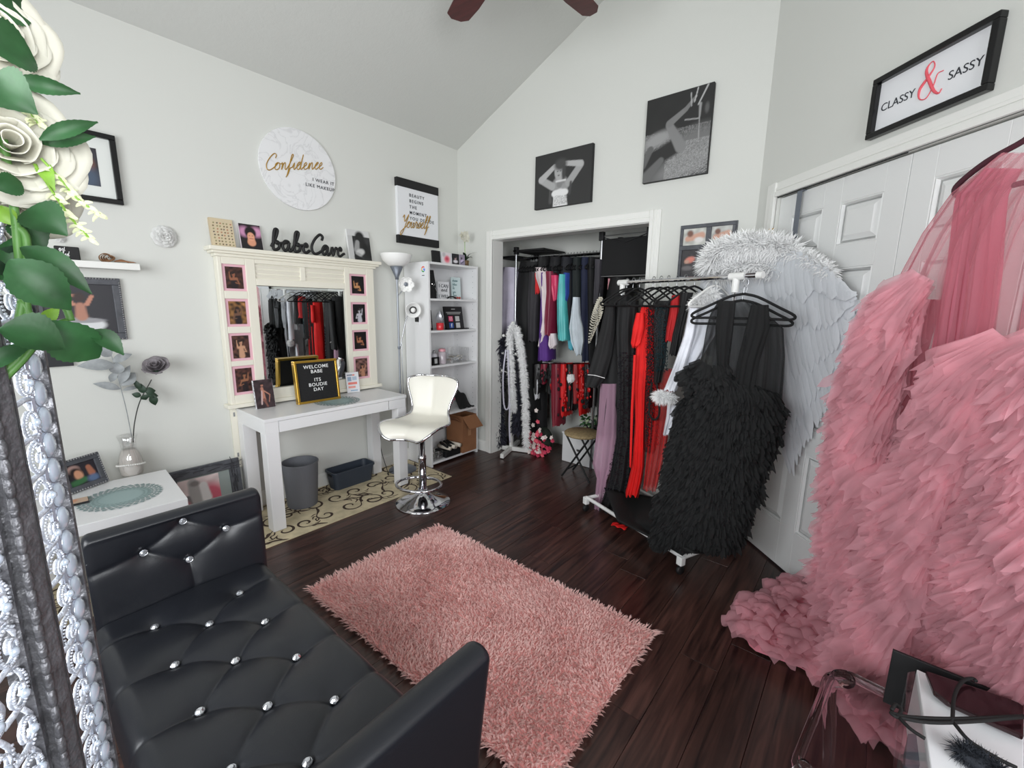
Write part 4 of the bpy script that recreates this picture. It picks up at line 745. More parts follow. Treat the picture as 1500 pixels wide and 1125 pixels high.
t = thing('wall_switch', 'small black remote cradle on bookcase side behind lamp', 'switch', (-3.0, BY0 - .002, 1.33)); MB().box((-3.06, BY0 - .008, 1.265), (-3.005, BY0 - .0005, 1.335)).build('plate', M['white'], t, bevel=.002); MB().box((-3.055, BY0 - .016, 1.29), (-3.008, BY0 - .0085, 1.332)).build('body', M['blackgloss'], t, bevel=.002)
# --------------------------------------------------------------- bar stool
t = thing('bar_stool', 'white leather swivel bar stool with chrome pedestal by desk', 'stool', (-2.40, 1.905, 0)); sc_ = V3(-2.40, 1.905, 0)
MB().lathe([(.198, 0), (.2, .004), (.196, .01), (.15, .022), (.09, .045), (.05, .07), (.036, .095), (.034, .11), (0, .11)], sc_, 48).build('base', M['chrome'], t, smooth=True)
MB().lathe([(.028, .1), (.028, .33), (.03, .335), (.03, .36), (.022, .365), (.022, .53), (0, .53)], sc_, 24).build('column', M['chrome'], t, smooth=True)
fwd = nrm(V3(.42, -.9, 0)); rgt = V3(-fwd[1], fwd[0], 0)
rg = [sc_ + V3(0, 0, .165) + fwd * (.10 + .0 * 1) * 0 + (fwd * math.cos(a) * .13 + rgt * math.sin(a) * .165) + fwd * .06 for a in [2 * math.pi * k / 28 for k in range(28)]]
MB().tube(rg, .0105, 8, closed=True).build('footrest', M['chrome'], t, smooth=True); MB().obox(sc_ + V3(0, 0, .165) - fwd * .03, fwd * .05, rgt * .009, (0, 0, .009)).build('footrest_bracket', M['chrome'], t)
MB().box(sc_ + V3(-.07, -.07, .53), sc_ + V3(.07, .07, .545)).build('seat_plate', M['black'], t)
prof = [(.235, -.050), (.232, -.018), (.19, .010), (.10, .006), (0, -.004), (-.09, .004), (-.15, .024), (-.185, .068), (-.202, .13), (-.216, .19), (-.230, .25), (-.240, .29), (-.246, .312)]; wid = [.10, .17, .215, .228, .215, .178, .152, .146, .160, .184, .200, .188, .11]
PW_ = np.array(catmull([V3(a, b, c) for (a, b), c in zip(prof, wid)], 8))
def shell(off):
    def fn(a, b):
        k = b * (len(PW_) - 1.0001); i = int(k); x, z, w_ = PW_[i] + (PW_[i + 1] - PW_[i]) * (k - i); s = 2 * a - 1
        tx, tz = PW_[i + 1][0] - PW_[i][0], PW_[i + 1][1] - PW_[i][1]; L = math.hypot(tx, tz) + 1e-9; nx_, nz_ = -tz / L, tx / L; nx_, nz_ = -nx_ * -1, -nz_
        nx_, nz_ = tz / L, -tx / L
        puff = off * (1 - abs(s) ** 4) * (1 - abs(2 * b - 1) ** 8); cup = .035 * s * s
        gz = -.006 * math.exp(-(s * 9) ** 2) - .005 * math.exp(-((b - .5) * 22) ** 2) if off > 0 else 0
        return sc_ + V3(0, 0, .60) + fwd * (x + nx_ * (puff + cup + gz)) + rgt * (s * w_) + UZ * (z + nz_ * (puff + cup * .6 + gz))
    return fn
m = MB(); m.grid(shell(.020), 24, 36); m.build('cushion', M['whiteleather'], t, smooth=True)
m = MB(); m.grid(shell(-.026), 24, 36); m.build('shell_back', M['greymetal'], t, smooth=True)
e1, e2 = shell(0), shell(0); ed = [e1(0, b / 36) for b in range(37)] + [e1(a / 12, 1) for a in range(1, 12)] + [e1(1, 1 - b / 36) for b in range(37)] + [e1(1 - a / 12, 0) for a in range(1, 12)]
MB().tube(ed, .0088, 8, closed=True).build('chrome_trim', M['chrome'], t, smooth=True)
# --------------------------------------------------------------- bins and rugs
t = thing('waste_bin', 'round grey waste bin under the white desk', 'bin', (-3.02, 1.31, .004)); bc = V3(-3.02, 1.31, .0065)
MB().lathe([(.0, 0), (.098, 0), (.1, .004), (.118, .31), (.122, .312), (.122, .322), (.115, .322), (.096, .012), (0, .01)], bc, 48).build('body', M['greybin'], t, smooth=False)
t = thing('storage_basket', 'slate blue rectangular plastic basket on rug beside waste bin', 'basket', (-3.1, 1.74, .004)); bx = (-3.165, -3.035, 1.575, 1.90)
q = MB()
for (x0, x1, ya, yb_, z0, z1) in ((bx[0], bx[1], bx[2], bx[3], .0065, .012),): q.box((x0, ya, z0), (x1, yb_, z1))
def rr_ring(ex, z, k=6):
    P = []; x0, x1, ya, yb_ = bx[0] - ex, bx[1] + ex, bx[2] - ex, bx[3] + ex; r = .03
    for cx, cy, a0 in ((x1 - r, yb_ - r, 0), (x0 + r, yb_ - r, 90), (x0 + r, ya + r, 180), (x1 - r, ya + r, 270)):
        for i in range(k + 1): a = math.radians(a0 + 90 * i / k); P.append(V3(cx + r * math.cos(a), cy + r * math.sin(a), z))
    return P
rings = [rr_ring(-.004, .0065), rr_ring(.012, .135), rr_ring(.018, .137), rr_ring(.018, .152), rr_ring(.011, .152), rr_ring(-.008, .012)]; n_r = len(rings[0]); q = MB(); q.add(sum(rings, []), [(k * n_r + i, k * n_r + (i + 1) % n_r, (k + 1) * n_r + (i + 1) % n_r, (k + 1) * n_r + i) for k in range(5) for i in range(n_r)] + [tuple(range(n_r)), tuple(5 * n_r + i for i in range(n_r))]); q.build('body', M['navybin'], t)
for y, s in ((bx[2] - .014, -1), (bx[3] + .014, 1)): MB().box((-3.125, y - .004, .112), (-3.075, y + .004, .128)).build('handle_cutout', M['white'] if s > 0 else M['black'], t, bevel=.003)
# runner rug with scroll print
t = thing('runner_rug', 'beige runner rug with dark scroll pattern under desk', 'rug', (-2.9, 1.3, 0)); MB().box((XA + .015, .02, .0005), (-2.60, 2.375, .006)).build('pile', color_mat('beige_pile', (206, 192, 160), .95, var=.18, vscale=14, bump=.8, bscale=400), t, bevel=.002)
scr = MB(); rs = random.Random(3)
def ribbon(P, w0, z=.0064):
    P = catmull(P, 5); V = []; K = len(P)
    for i, p in enumerate(P):
        d = nrm(P[min(i + 1, K - 1)] - P[max(i - 1, 0)]); s = V3(-d[1], d[0], 0); w_ = w0 * (.35 + .65 * math.sin(math.pi * (i + .5) / K)); V += [V3(p[0] + s[0] * w_, p[1] + s[1] * w_, z), V3(p[0] - s[0] * w_, p[1] - s[1] * w_, z)]
    V = [V3(min(max(p[0], XA + .02), -2.604), min(max(p[1], .024), 2.37), p[2]) for p in V]
    scr.add(V, [(2 * i, 2 * i + 1, 2 * i + 3, 2 * i + 2) for i in range(K - 1)])
for k in range(45):
    cx = -3.12 + (k % 3) * .2 + rs.uniform(-.03, .03); cy = .1 + (k // 3) * .155 + rs.uniform(-.04, .04); a0 = rs.uniform(0, 6.28); sg = rs.choice((-1, 1)); R0 = rs.uniform(.06, .09)
    ribbon([V3(cx + R0 * (1 - i / 13) * math.cos(a0 + sg * i * .62) , cy + R0 * (1 - i / 13) * math.sin(a0 + sg * i * .62), 0) for i in range(12)], .0085, .0063 + .00001 * k)
    ribbon([V3(cx + R0 * math.cos(a0), cy + R0 * math.sin(a0), 0), V3(cx + R0 * 1.5 * math.cos(a0 - sg * .5), cy + R0 * 1.5 * math.sin(a0 - sg * .5), 0), V3(cx + R0 * 2.3 * math.cos(a0 - sg * .6), cy + R0 * 2.3 * math.sin(a0 - sg * .6), 0)], .009, .0066 + .00001 * k)
    for j in range(3): a = a0 + j * .5; ribbon([V3(cx + R0 * math.cos(a), cy + R0 * math.sin(a), 0), V3(cx + R0 * 1.25 * math.cos(a + .15), cy + R0 * 1.25 * math.sin(a + .15), 0), V3(cx + R0 * 1.45 * math.cos(a + .5), cy + R0 * 1.45 * math.sin(a + .5), 0)], .005, .0070)
scr.build('scroll_pattern', color_mat('scroll_brown', (66, 50, 42), .95), t, fix=False, kind='stuff')
# pink shag rug
rc = [V3(*onZ(443, 862, .03)[:2], 0), V3(*onZ(640, 766, .03)[:2], 0), V3(*onZ(966, 915, .03)[:2], 0)]
rx0, rx1, ry0, ry1 = -2.035, -.575, .875, 1.735
t = thing('shag_rug', 'fluffy pink shag rug in the middle of dark floor', 'rug', (-1.3, 1.3, 0)); MB().box((rx0 + .01, ry0 + .01, .001), (rx1 - .01, ry1 - .01, .014)).build('backing', M['shagbase'], t)
N = 125000; bx_ = rng.uniform(rx0, rx1, N); by_ = rng.uniform(ry0, ry1, N)
fx = .55 * np.sin(bx_ * 7 + 1.3 * np.sin(by_ * 6)) + .5 * np.cos(by_ * 9 + bx_ * 4) ; fy = .55 * np.cos(bx_ * 6 - by_ * 5) + .4 * np.sin(by_ * 13 + 2 * np.sin(bx_ * 8)) - .35
cl = rng.normal(0, .5, (N, 2)); cx_ = np.round(bx_ / .010); cy_ = np.round(by_ / .010); hh = np.sin(cx_ * 12.9898 + cy_ * 78.233) * 43758.5453; hh = (hh - np.floor(hh)) * 6.283
bx_ = bx_ + (cx_ * .010 - bx_) * .55; by_ = by_ + (cy_ * .010 - by_) * .55
edge = np.minimum.reduce([(bx_ - rx0), (rx1 - bx_), (by_ - ry0), (ry1 - by_)]); en = np.clip(1 - edge / .03, 0, 1)
ex = np.where(bx_ - rx0 < .03, -1, np.where(rx1 - bx_ < .03, 1, 0)) * en; ey = np.where(by_ - ry0 < .03, -1, np.where(ry1 - by_ < .03, 1, 0)) * en
lx_ = (fx * .5 + np.cos(hh) * .65 + cl[:, 0] * .3 + ex * 1.2); ly_ = (fy * .5 + np.sin(hh) * .65 + cl[:, 1] * .3 + ey * 1.2); ln = rng.uniform(.015, .025, N)
wv = .0014; ang = rng.uniform(0, 3.14, N); sx, sy = np.cos(ang) * wv, np.sin(ang) * wv; V = np.zeros((N, 7, 3))
for k, (tt, ww) in enumerate(((0, 1), (.4, 1.1), (.75, .9))):
    hx_ = bx_ + lx_ * ln * .75 * tt ** 1.6; hy_ = by_ + ly_ * ln * .75 * tt ** 1.6; hz = .012 + ln * tt * (1 - .28 * tt)
    V[:, 2 * k] = np.stack([hx_ - sx * ww, hy_ - sy * ww, hz], 1); V[:, 2 * k + 1] = np.stack([hx_ + sx * ww, hy_ + sy * ww, hz], 1)
V[:, 6] = np.stack([bx_ + lx_ * ln * .75, by_ + ly_ * ln * .75, .012 + ln * .72], 1)
V[:, :, 0] -= -1.3; V[:, :, 1] -= 1.3
me = bpy.data.meshes.new('pile'); i0 = np.arange(N)[:, None] * 7; F4 = np.concatenate([i0 + np.array([0, 1, 3, 2]), i0 + np.array([2, 3, 5, 4])]); F3 = i0 + np.array([4, 5, 6])
me.vertices.add(N * 7); me.vertices.foreach_set('co', V.ravel()); nl = F4.size + F3.size; me.loops.add(nl); me.loops.foreach_set('vertex_index', np.concatenate([F4.ravel(), F3.ravel()]).astype(np.int32))
st = np.concatenate([np.arange(len(F4)) * 4, len(F4) * 4 + np.arange(len(F3)) * 3]); me.polygons.add(len(st)); me.polygons.foreach_set('loop_start', st.astype(np.int32)); me.update(calc_edges=True); me.validate()
me.materials.append(M['shag']); o = bpy.data.objects.new('pile', me); COL.objects.link(o); o.parent = t; o['kind'] = 'stuff'; WORLD[o.name] = WORLD[t.name]
# --------------------------------------------------------------- left corner table and what stands on it
TZ = .47; A_ = onZ(241, 685, TZ); B_ = onZ(275, 730, TZ); D_ = onZ(105, 771, TZ); ux = nrm((B_ - A_) * V3(1, 1, 0)); uy = V3(ux[1], -ux[0], 0); Cn = A_
t = thing('side_table', 'low white square side table at the left wall', 'table', (-2.85, .3, 0)); T0 = B_ * V3(1, 1, 0); TW = .55
cT = T0 - ux * TW / 2 + uy * TW / 2; MB().obox(cT + V3(0, 0, TZ - .025), ux * TW / 2, uy * TW / 2, (0, 0, .025)).build('tabletop', M['white'], t, bevel=.002)
for sx_ in (-1, 1):
    for sy_ in (-1, 1): MB().obox(cT + ux * sx_ * (TW / 2 - .026) + uy * sy_ * (TW / 2 - .026) + V3(0, 0, (TZ - .05) / 2 + .004), ux * .025, uy * .025, (0, 0, (TZ - .05) / 2 - .0045)).build('leg', M['white'], t)
pc = onZ(178, 728, TZ); placemat('oval looking sage lattice placemat on low side table', (pc[0], pc[1]), .16, TZ + .0005)
vc = V3(*onZ(194, 694, TZ)[:2], TZ + .001)
t = thing('vase', 'clear flared glass vase with pearly body and bead garland on side table', 'vase', vc)
MB().lathe([(.045, 0), (.048, .005), (.052, .05), (.046, .10), (.03, .145), (.0, .14)], vc, 32).build('pearl_filling', M['vaseglaze'], t, smooth=True)
MB().lathe([(.0, .001), (.05, .001), (.056, .05), (.050, .10), (.034, .15), (.036, .19), (.046, .225), (.0445, .225), (.0345, .19), (.0325, .15)], vc, 32).build('glass', M['thinglass'], t, smooth=True)
gm = MB()
for k in range(40): a = 2 * math.pi * k / 40; gm.ball(vc + V3(math.cos(a) * .06, math.sin(a) * .06, .055 + .014 * math.sin(a + 2)), .0055, 6, 4)
gm.build('bead_garland', color_mat('bead_white', (226, 224, 220), .3), t, smooth=True)
t = thing('grey_leaf_branch', 'silvery grey leafed artificial branch in glass vase', 'branch', vc + V3(0, 0, .15)); dv = vc - EYE; vr = nrm(V3(-dv[1], dv[0], 0)) * -1; vr = nrm(V3(dv[1], -dv[0], 0))
def vp_(x, y, back=0): d = ray(x, y); k = math.hypot(vc[0], vc[1]) / math.hypot(d[0], d[1]); return d * k * (1 + back) + EYE
st_ = catmull([vp_(193, 640), vp_(185, 600), vp_(176, 565), vp_(163, 520)], 6); MB().tube(st_, .0022, 6).build('stem', M['greyleaf'], t)
for b0, b1, wd in (((170, 536), (113, 535), 14), ((177, 570), (136, 561), 9), ((163, 522), (145, 509), 12), ((165, 530), (193, 518), 10), ((172, 548), (170, 530), 14), ((178, 565), (198, 545), 16), ((176, 562), (190, 535), 10), ((179, 572), (206, 566), 5), ((172, 545), (160, 560), 8)):
    nn = nrm(-ray(*b0) * V3(1, 1, .2) + V3(0, 0, .5)); blade(MB(), vp_(*b0), vp_(*b1, random.uniform(-.01, .01)), wd * .0045, nn, .25, 8).build('leaf', M['greyleaf'], t, smooth=True, fix=False)
t = thing('grey_rose_stem', 'grey dyed rose with dark green leaves in glass vase', 'flower', vc + V3(0, 0, .15))
MB().tube(catmull([vp_(195, 648), vp_(197, 620), vp_(205, 588), vp_(222, 556)], 6), .0028, 6).build('stem', color_mat('dark_stem', (40, 40, 36), .6), t)
for b0, b1, wd in (((207, 580), (193, 577), 7), ((210, 576), (206, 562), 8), ((207, 572), (195, 555), 6), ((212, 574), (228, 572), 10), ((214, 578), (232, 580), 8), ((222, 578), (228, 594), 9), ((210, 578), (214, 586), 9)):
    nn = nrm(-ray(*b0) * V3(1, 1, .2) + V3(0, 0, .3)); blade(MB(), vp_(*b0), vp_(*b1), wd * .0045, nn, .2, 8).build('leaf', M['leafdark'], t, smooth=True, fix=False)
def rose(c, r, m, parent, up, name='petal', rings=((5, 1.0, 1.05), (5, .8, .75), (4, .55, .5), (3, .33, .28)), sm=None):
    up = nrm(up); a = nrm(np.cross(up, V3(.3, .2, .9) if abs(up[2]) > .9 else UZ)); b = np.cross(up, a); c = np.array(c, float)
    for ri, (cnt, rr_, op) in enumerate(rings):
        for k in range(cnt):
            th = 2 * math.pi * (k + .41 * ri) / cnt + random.uniform(-.1, .1); q = MB(); R0 = r * rr_
            def fn(u_, w_):
                aa = th + (u_ - .5) * (2 * math.pi / cnt) * 1.5; prof_r = R0 * (.18 + .95 * w_ ** .8 + (.20 * op * max(0, w_ - .65))) * (.55 + .45 * op); hgt = r * (-.55 + (1.15 + .3 * (1 - rr_)) * w_ ** 1.1 - .55 * op * max(0, w_ - .6) * 1.4)
                prof_r *= 1 + .05 * math.sin(u_ * 8 + k); hgt *= 1; hgt += r * .10 * (-(2 * u_ - 1) ** 4) * w_
                return c + (a * math.cos(aa) + b * math.sin(aa)) * prof_r + up * hgt
            q.grid(fn, 10, 8); q.build(name, m, parent, smooth=True, solid=r * .012)
rose(vp_(229, 537), .052, M['greypetal'], t, V3(.7, -.35, .8)); MB().lathe([(.004, -.03), (.014, -.02), (.016, -.012), (0, -.01)], vp_(229, 540), 10).build('sepal', M['leafdark'], t, smooth=True)
BLp, BRp = onZ(97, 727, TZ + .001), onZ(158, 705, TZ + .001); BL, u, v, n = lean_from(BLp, BRp, .17, .28)
framed('framed_photo', 'grey beaded frame with colourful photo standing on low side table', 'picture frame', BL, u, v, n, .03, .014, M['greyframe'], [('e', .25, .75, .2, .15, 0, (226, 186, 176), .3), ('e', .35, .5, .16, .22, 10, (206, 150, 120), .2), ('e', .28, .62, .22, .2, 0, (40, 28, 30), .4), ('e', .35, .48, .13, .18, 10, (206, 150, 120), .15), ('c', .1, .1, .5, .2, .12, .1, (60, 110, 70), .4), ('c', .75, .7, .8, .4, .09, .12, (170, 110, 86), .25), ('e', .8, .15, .2, .14, 0, (96, 116, 150), .4)], bg=(40, 36, 44), beads=True, nx=44, ny=32)
t = thing('open_booklet', 'small photo booklet lying on table beside jewelled screen', 'booklet', onZ(108, 742, TZ)); bo = onZ(109, 738, TZ + .001)
MB().obox(bo + V3(0, 0, .006), ux * .035, uy * .05, (0, 0, .005)).build('cover', M['black'], t, bevel=.001); paint(t, 'print', bo + V3(0, 0, .0118) - ux * .034 - uy * .048, ux * .068, uy * .096, [('e', .4, .5, .3, .2, 20, (206, 150, 120), .3), ('e', .7, .7, .2, .2, 0, (150, 60, 70), .3)], bg=(196, 170, 150), nx=16, ny=16)
# large frame leaning on the wall at floor level
t = thing('large_frame', 'large carved grey frame with pink abstract figure leaning between tables', 'picture frame', (XA + .1, .82, 0)); bl = V3(-3.11, .565, .006); u = V3(0, .405, 0); v = V3(-.055, 0, .41); n = nrm(np.cross(u, v)); U, W = nrm(u), nrm(v); a, b = np.linalg.norm(u), np.linalg.norm(v); f = MB(); fw = .062
for c, ha_, hb_ in ((u / 2 + W * fw / 2, U * a / 2, W * fw / 2), (u / 2 + v - W * fw / 2, U * a / 2, W * fw / 2), (v / 2 + U * fw / 2, U * fw / 2, W * (b / 2 - fw)), (v / 2 + u - U * fw / 2, U * fw / 2, W * (b / 2 - fw))): f.obox(bl + c + n * .01, ha_, hb_, n * .01)
f.build('frame', M['greyframe'], t, bevel=.003); q = MB()
for k in range(60):
    e = k % 2; s_ = random.uniform(.02, .98); p = bl + (v - W * fw * random.uniform(.15, .85) + u * s_ if e else u - U * fw * random.uniform(.15, .85) + v * s_) + n * .021; d = (U * .03 + W * random.uniform(-.008, .008)) if e else (W * .03 + U * random.uniform(-.008, .008)); q.tube(catmull([p - d, p + n * .002 + W * .003, p + d], 3), .0018, 4)
q.build('carving', color_mat('carved_grey', (58, 58, 64), .5), t)
iu, iv = u - 2 * U * fw, v - 2 * W * fw; MB().obox(bl + u / 2 + v / 2 + n * .004, iu / 2, iv / 2, n * .002).build('mount', color_mat('grey_mount', (150, 160, 158), .7), t)
paint(t, 'artwork', bl + U * fw + W * fw + n * .0065, iu * .78, iv * .97, [('e', .75, .5, .35, .4, 0, (206, 96, 116), .3), ('c', .35, .9, .45, .3, .12, .22, (170, 166, 166), .2), ('c', .6, .8, .65, .5, .1, .12, (226, 222, 222), .2), ('c', .2, .6, .3, .2, .06, .05, (120, 116, 118), .3), ('e', .1, .3, .15, .3, 0, (214, 120, 134), .4), ('e', .4, .88, .12, .08, 0, (130, 124, 124), .3)], bg=(226, 206, 206), noise=.1)
# --------------------------------------------------------------- tufted bench
t = thing('tufted_bench', 'black tufted leather bench with crystal buttons and rolled arms', 'bench', (-1.12, .33, 0))
SX0, SX1, SY0, SY1, SZ = -1.72, -.605, .085, .592, .452
BT = [(x, .222) for x in (-1.62, -1.396, -1.176, -.963, -.745)] + [(x, .337) for x in (-1.507, -1.284, -1.064, -.851)] + [(x, .455) for x in (-1.60, -1.385, -1.165, -.952, -.742)]
LN = []
for (a, b) in BT:
    for (c, d) in BT:
        if a < c and .05 < math.hypot(a - c, b - d) < .19: LN.append((a, b, c, d))
    if b < .25: LN.append((a, b, a, SY0))
    if b > .43: LN.append((a, b, a, SY1))
def tuft(px, py, B, Ls, dep=.026, cr=.0055, rad=.042):
    z = 0
    for (a, b) in B: z -= dep * math.exp(-math.hypot(px - a, py - b) / rad) 
    best = 1
    for (a, b, c, d) in Ls:
        vx, vy = c - a, d - b; q = max(0, min(1, ((px - a) * vx + (py - b) * vy) / (vx * vx + vy * vy))); best = min(best, math.hypot(px - a - vx * q, py - b - vy * q))
    return z - cr * math.exp(-(best / .010)) - .004 * math.exp(-best / .04)
MB().box((SX0 + .02, SY0 + .03, .12), (SX1 + .0, SY1 - .025, .33)).build('base', M['leather'], t, bevel=.006)
for x in (SX0 + .06, SX1 - .06):
    for y in (SY0 + .07, SY1 - .07): MB().lathe([(.018, .001), (.026, .12), (0, .12)], (x, y, 0), 14).build('leg', M['black'], t)
def seat(a, b):
    ya = SY0 + (SY1 - SY0) * b; xa = SX0 + .003 + (SX1 - SX0 - .006) * a
    e = min(b, 1 - b) * (SY1 - SY0); rd = .045; z = SZ + .012 * math.sin(math.pi * b) ** .5 - .01
    if e < rd: z -= rd * (1 - math.sqrt(max(0, 1 - (1 - e / rd) ** 2)))
    z += tuft(xa, ya, BT, LN) if e > .0 else 0
    return V3(xa, ya, z)
m = MB(); m.grid(seat, 240, 110); m.grid(lambda a, b: V3(seat(a, 0)[0], SY0 + .0, seat(a, 0)[2] * (1 - b) + .31 * b) + V3(0, -.006 * math.sin(math.pi * b), 0), 240, 8); m.grid(lambda a, b: V3(seat(a, 1)[0], SY1, seat(a, 1)[2] * (1 - b) + .31 * b) + V3(0, .006 * math.sin(math.pi * b), 0), 240, 8)
m.build('seat_cushion', M['leather'], t, smooth=True)
def crystal(c, n, r=.011):
    n = nrm(n); a = nrm(np.cross(n, V3(.2, 1, .1))); b = np.cross(n, a); c = np.array(c, float); A = np.array([a, b, n])
    bt = MB().lathe([(r, -.003), (r * 1.05, .001), (r * .9, .003), (r * .82, .0025), (r * .5, .0065), (0, .0068)], c, 10, ax=A).build('button', M['crystal'], t)
for (x, y) in BT:
    crystal((x, y, SZ - .022), (0, 0, 1))
AB = [(.351, .693), (.475, .616), (.239, .626), (.356, .547)]; AL = [(.239, .626, .351, .693), (.351, .693, .475, .616), (.475, .616, .356, .547), (.356, .547, .239, .626), (.351, .693, .348, .735), (.475, .616, .59, .63), (.239, .626, .10, .61), (.356, .547, .36, .45)]
def arm(name_label, xin, s, tuftd):
    """xin inner face, s = -1 arm grows towards -x"""
    TH = .058; zt = .712; yA, yB_ = SY0 + .018, SY1 + .004; m = MB()
    prof_ = []
    def P(a, b):
        # b runs round the section: inner face up, over the top, outer face down
        y = yA + (yB_ - yA) * a
        e = min(a, 1 - a) * (yB_ - yA)
        L1 = zt - .40; L2 = .10; q = b
        if q < .55: z = .40 + (L1) * q / .55 - 0; x = xin + s * (.012 * (q / .55) ** 2 - .0); 
        elif q < .75:
            w_ = (q - .55) / .2 * math.pi; z = zt + .022 * math.sin(w_); x = xin + s * (.012 + (TH * .55) * (1 - math.cos(w_)) / 1)
            x = xin + s * (.012 + TH * .55 * (1 - math.cos(w_)))
        else: w_ = (q - .75) / .25; z = zt - (zt - .10) * w_; x = xin + s * (.012 + TH * 1.1 - .05 * min(1, w_ * 1.6) * (1 if True else 0))
        if tuftd and q < .55: x += -s * tuft(y, z, AB, AL, .022, .005, .04)
        k = .02; 
        if e < k: f = 1 - math.sqrt(max(0, 1 - (1 - e / k) ** 2)); x = x + (xin + s * TH * .5 - x) * f * .35; z = z - (.02 * f if q > .45 and q < .85 else 0)
        return V3(x, y, z)
    m.grid(P, 120, 90)
    for a in (0, 1):
        k = len(m.v); ring = [P(a, b / 90) for b in range(91)]; c = sum(ring) / 91; m.add([c] + ring, [(0, i, i + 1) for i in range(1, 91)] + [(0, 91, 1)])
    o = m.build('arm', M['leather'], t, smooth=True); return o
aL = arm('', SX0, -1, True); aR = arm('', SX1, 1, True)
for (y, z) in AB: crystal((SX0 - .024, y, z), (1, 0, .1)); crystal((SX1 + .024, y, z), (-1, 0, .1))
MB().tube([V3(SX1 + .012 + .0320 - .0345 * math.cos(w_), SY0 + .09, .712 + .0245 * math.sin(w_)) for w_ in [math.pi * k / 12 for k in range(13)]], .0022, 5).build('seam_cord', color_mat('seam_grey', (90, 92, 98), .4), t)

# --------------------------------------------------------------- jewelled folding screen
t = thing('jewelled_screen', 'silver jewelled folding screen panels at the left edge', 'room divider', (-.72, .01, 0))
def azp(px, dist, py=1125): d = ray(px, py); d = d / math.hypot(d[0], d[1]); return V3(d[0] * dist, d[1] * dist, 0)
ST = 1.56
M['silverrope'] = mat('beaded_silver', (216, 221, 232), .35, metal=.15, bump=1, bscale=300)
M['silverbase'] = mat('silver_lattice_back', (170, 176, 190), .35, metal=.4)
M['hammered'] = mat('hammered_dark_silver', (108, 108, 112), .42, metal=.5, bump=1, bscale=70, distance=.006, var=.25, vscale=40)
M['gem'] = mat('crystal_cabochon', (210, 222, 238), .05, metal=.25, coat=1)
pR0, pR1 = azp(110, .625), azp(163, .69); pL0, pL1 = azp(-130, .50), azp(62, .605)
def spiral(r, turns=1.6, dirn=1, k=22):
    return [(r * (1 - .85 * i / (k - 1)) * math.cos(dirn * turns * 6.283 * i / (k - 1)), r * (1 - .85 * i / (k - 1)) * math.sin(dirn * turns * 6.283 * i / (k - 1))) for i in range(k)]
def panel(p0, p1, gems_edge, nsw, seed):
    d = p1 - p0; W_ = np.linalg.norm(d); d = d / W_; n = V3(d[1], -d[0], 0)
    if n @ (-p0) < 0: n = -n
    rs = random.Random(seed)
    for (s0, s1) in ((0, .003), (W_ - .005, W_)):
        MB().obox(p0 + d * (s0 + s1) / 2 + V3(0, 0, ST / 2 + .004), d * (s1 - s0) / 2, n * .008, (0, 0, ST / 2 - .005)).build('stile', M['hammered'], t)
    z = .03; k = 0
    iw = W_ - .014 - (.026 if gems_edge else 0)
    while z < ST - .04:
        r = min(iw / nsw / 2 * 1.0, .05)
        for c in range(nsw):
            cx = .012 + iw * (c + .5) / nsw; sg = 1 if (k + c) % 2 else -1; ph = rs.uniform(0, 6.28); q = MB()
            sp = spiral(r * .95, 1.5, sg)
            ca, sa = math.cos(ph), math.sin(ph)
            P3 = [p0 + d * (cx + (a * ca - b * sa)) + n * (.002 + .004 * i / 21) + V3(0, 0, z + r * 1.25 + (a * sa + b * ca) * 1.3) for i, (a, b) in enumerate(sp)]
            q.tube(P3, min(.0034, r * .11), 5)
            for i in range(0, len(P3) - 1):
                for h in (0, .5): q.ball(P3[i] * (1 - h) + P3[i + 1] * h + n * .003, min(.0026, r * .09), 5, 3)
            q.build('scroll', M['silverrope'], t, smooth=True, fix=False)
            MB().ball(P3[-1] + n * .004, min(.0065, r * .22), 8, 5, sc=(1, 1, 1.25)).build('crystal', M['gem'], t, smooth=True, fix=False)
            q = MB(); q.tube(catmull([p0 + d * (cx - r) + V3(0, 0, z), p0 + d * (cx - r * .2) + n * .004 + V3(0, 0, z + r * .3), p0 + d * (cx + r) + V3(0, 0, z + r * .1)], 4), .0028, 5)
            q.tube(catmull([p0 + d * (cx + r) + V3(0, 0, z + r * .5), p0 + d * (cx + r * .95) + n * .003 + V3(0, 0, z + r * 1.4), p0 + d * (cx + r * .5) + V3(0, 0, z + r * 2.5)], 4), .0025, 5); q.build('scroll_link', M['silverrope'], t, smooth=True, fix=False)
        z += r * 2.55; k += 1
    if gems_edge:
        z = .03
        while z < ST - .02: MB().lathe([(.0125, 0), (.012, .003), (.0085, .0055), (.004, .0066), (0, .0068)], p0 + d * (W_ - .018) + n * .002 + V3(0, 0, z), 16, ax=np.array([d * .92, UZ * 1.12, n])).build('cabochon', M['gem'], t, smooth=True, fix=False); MB().tube([p0 + d * (W_ - .018 + .0118 * math.cos(a)) + n * .003 + V3(0, 0, z + .0138 * math.sin(a)) for a in [k * .5236 for k in range(12)]], .0016, 4, closed=True).build('bezel', M['silverbase'], t, fix=False); z += .0285
        MB().tube([p0 + d * (W_ - .032) + n * .003 + V3(0, 0, zz) for zz in (.01, ST - .01)], .0028, 6).build('rib', M['silverbase'], t)
    q = MB(); q.obox((p0 + p1) / 2 + V3(0, 0, ST - .012), d * W_ / 2, n * .009, (0, 0, .012)); q.build('rail', M['hammered'], t)
panel(pR0, pR1, True, 1, 4); panel(pL0, pL1, False, 3, 9)
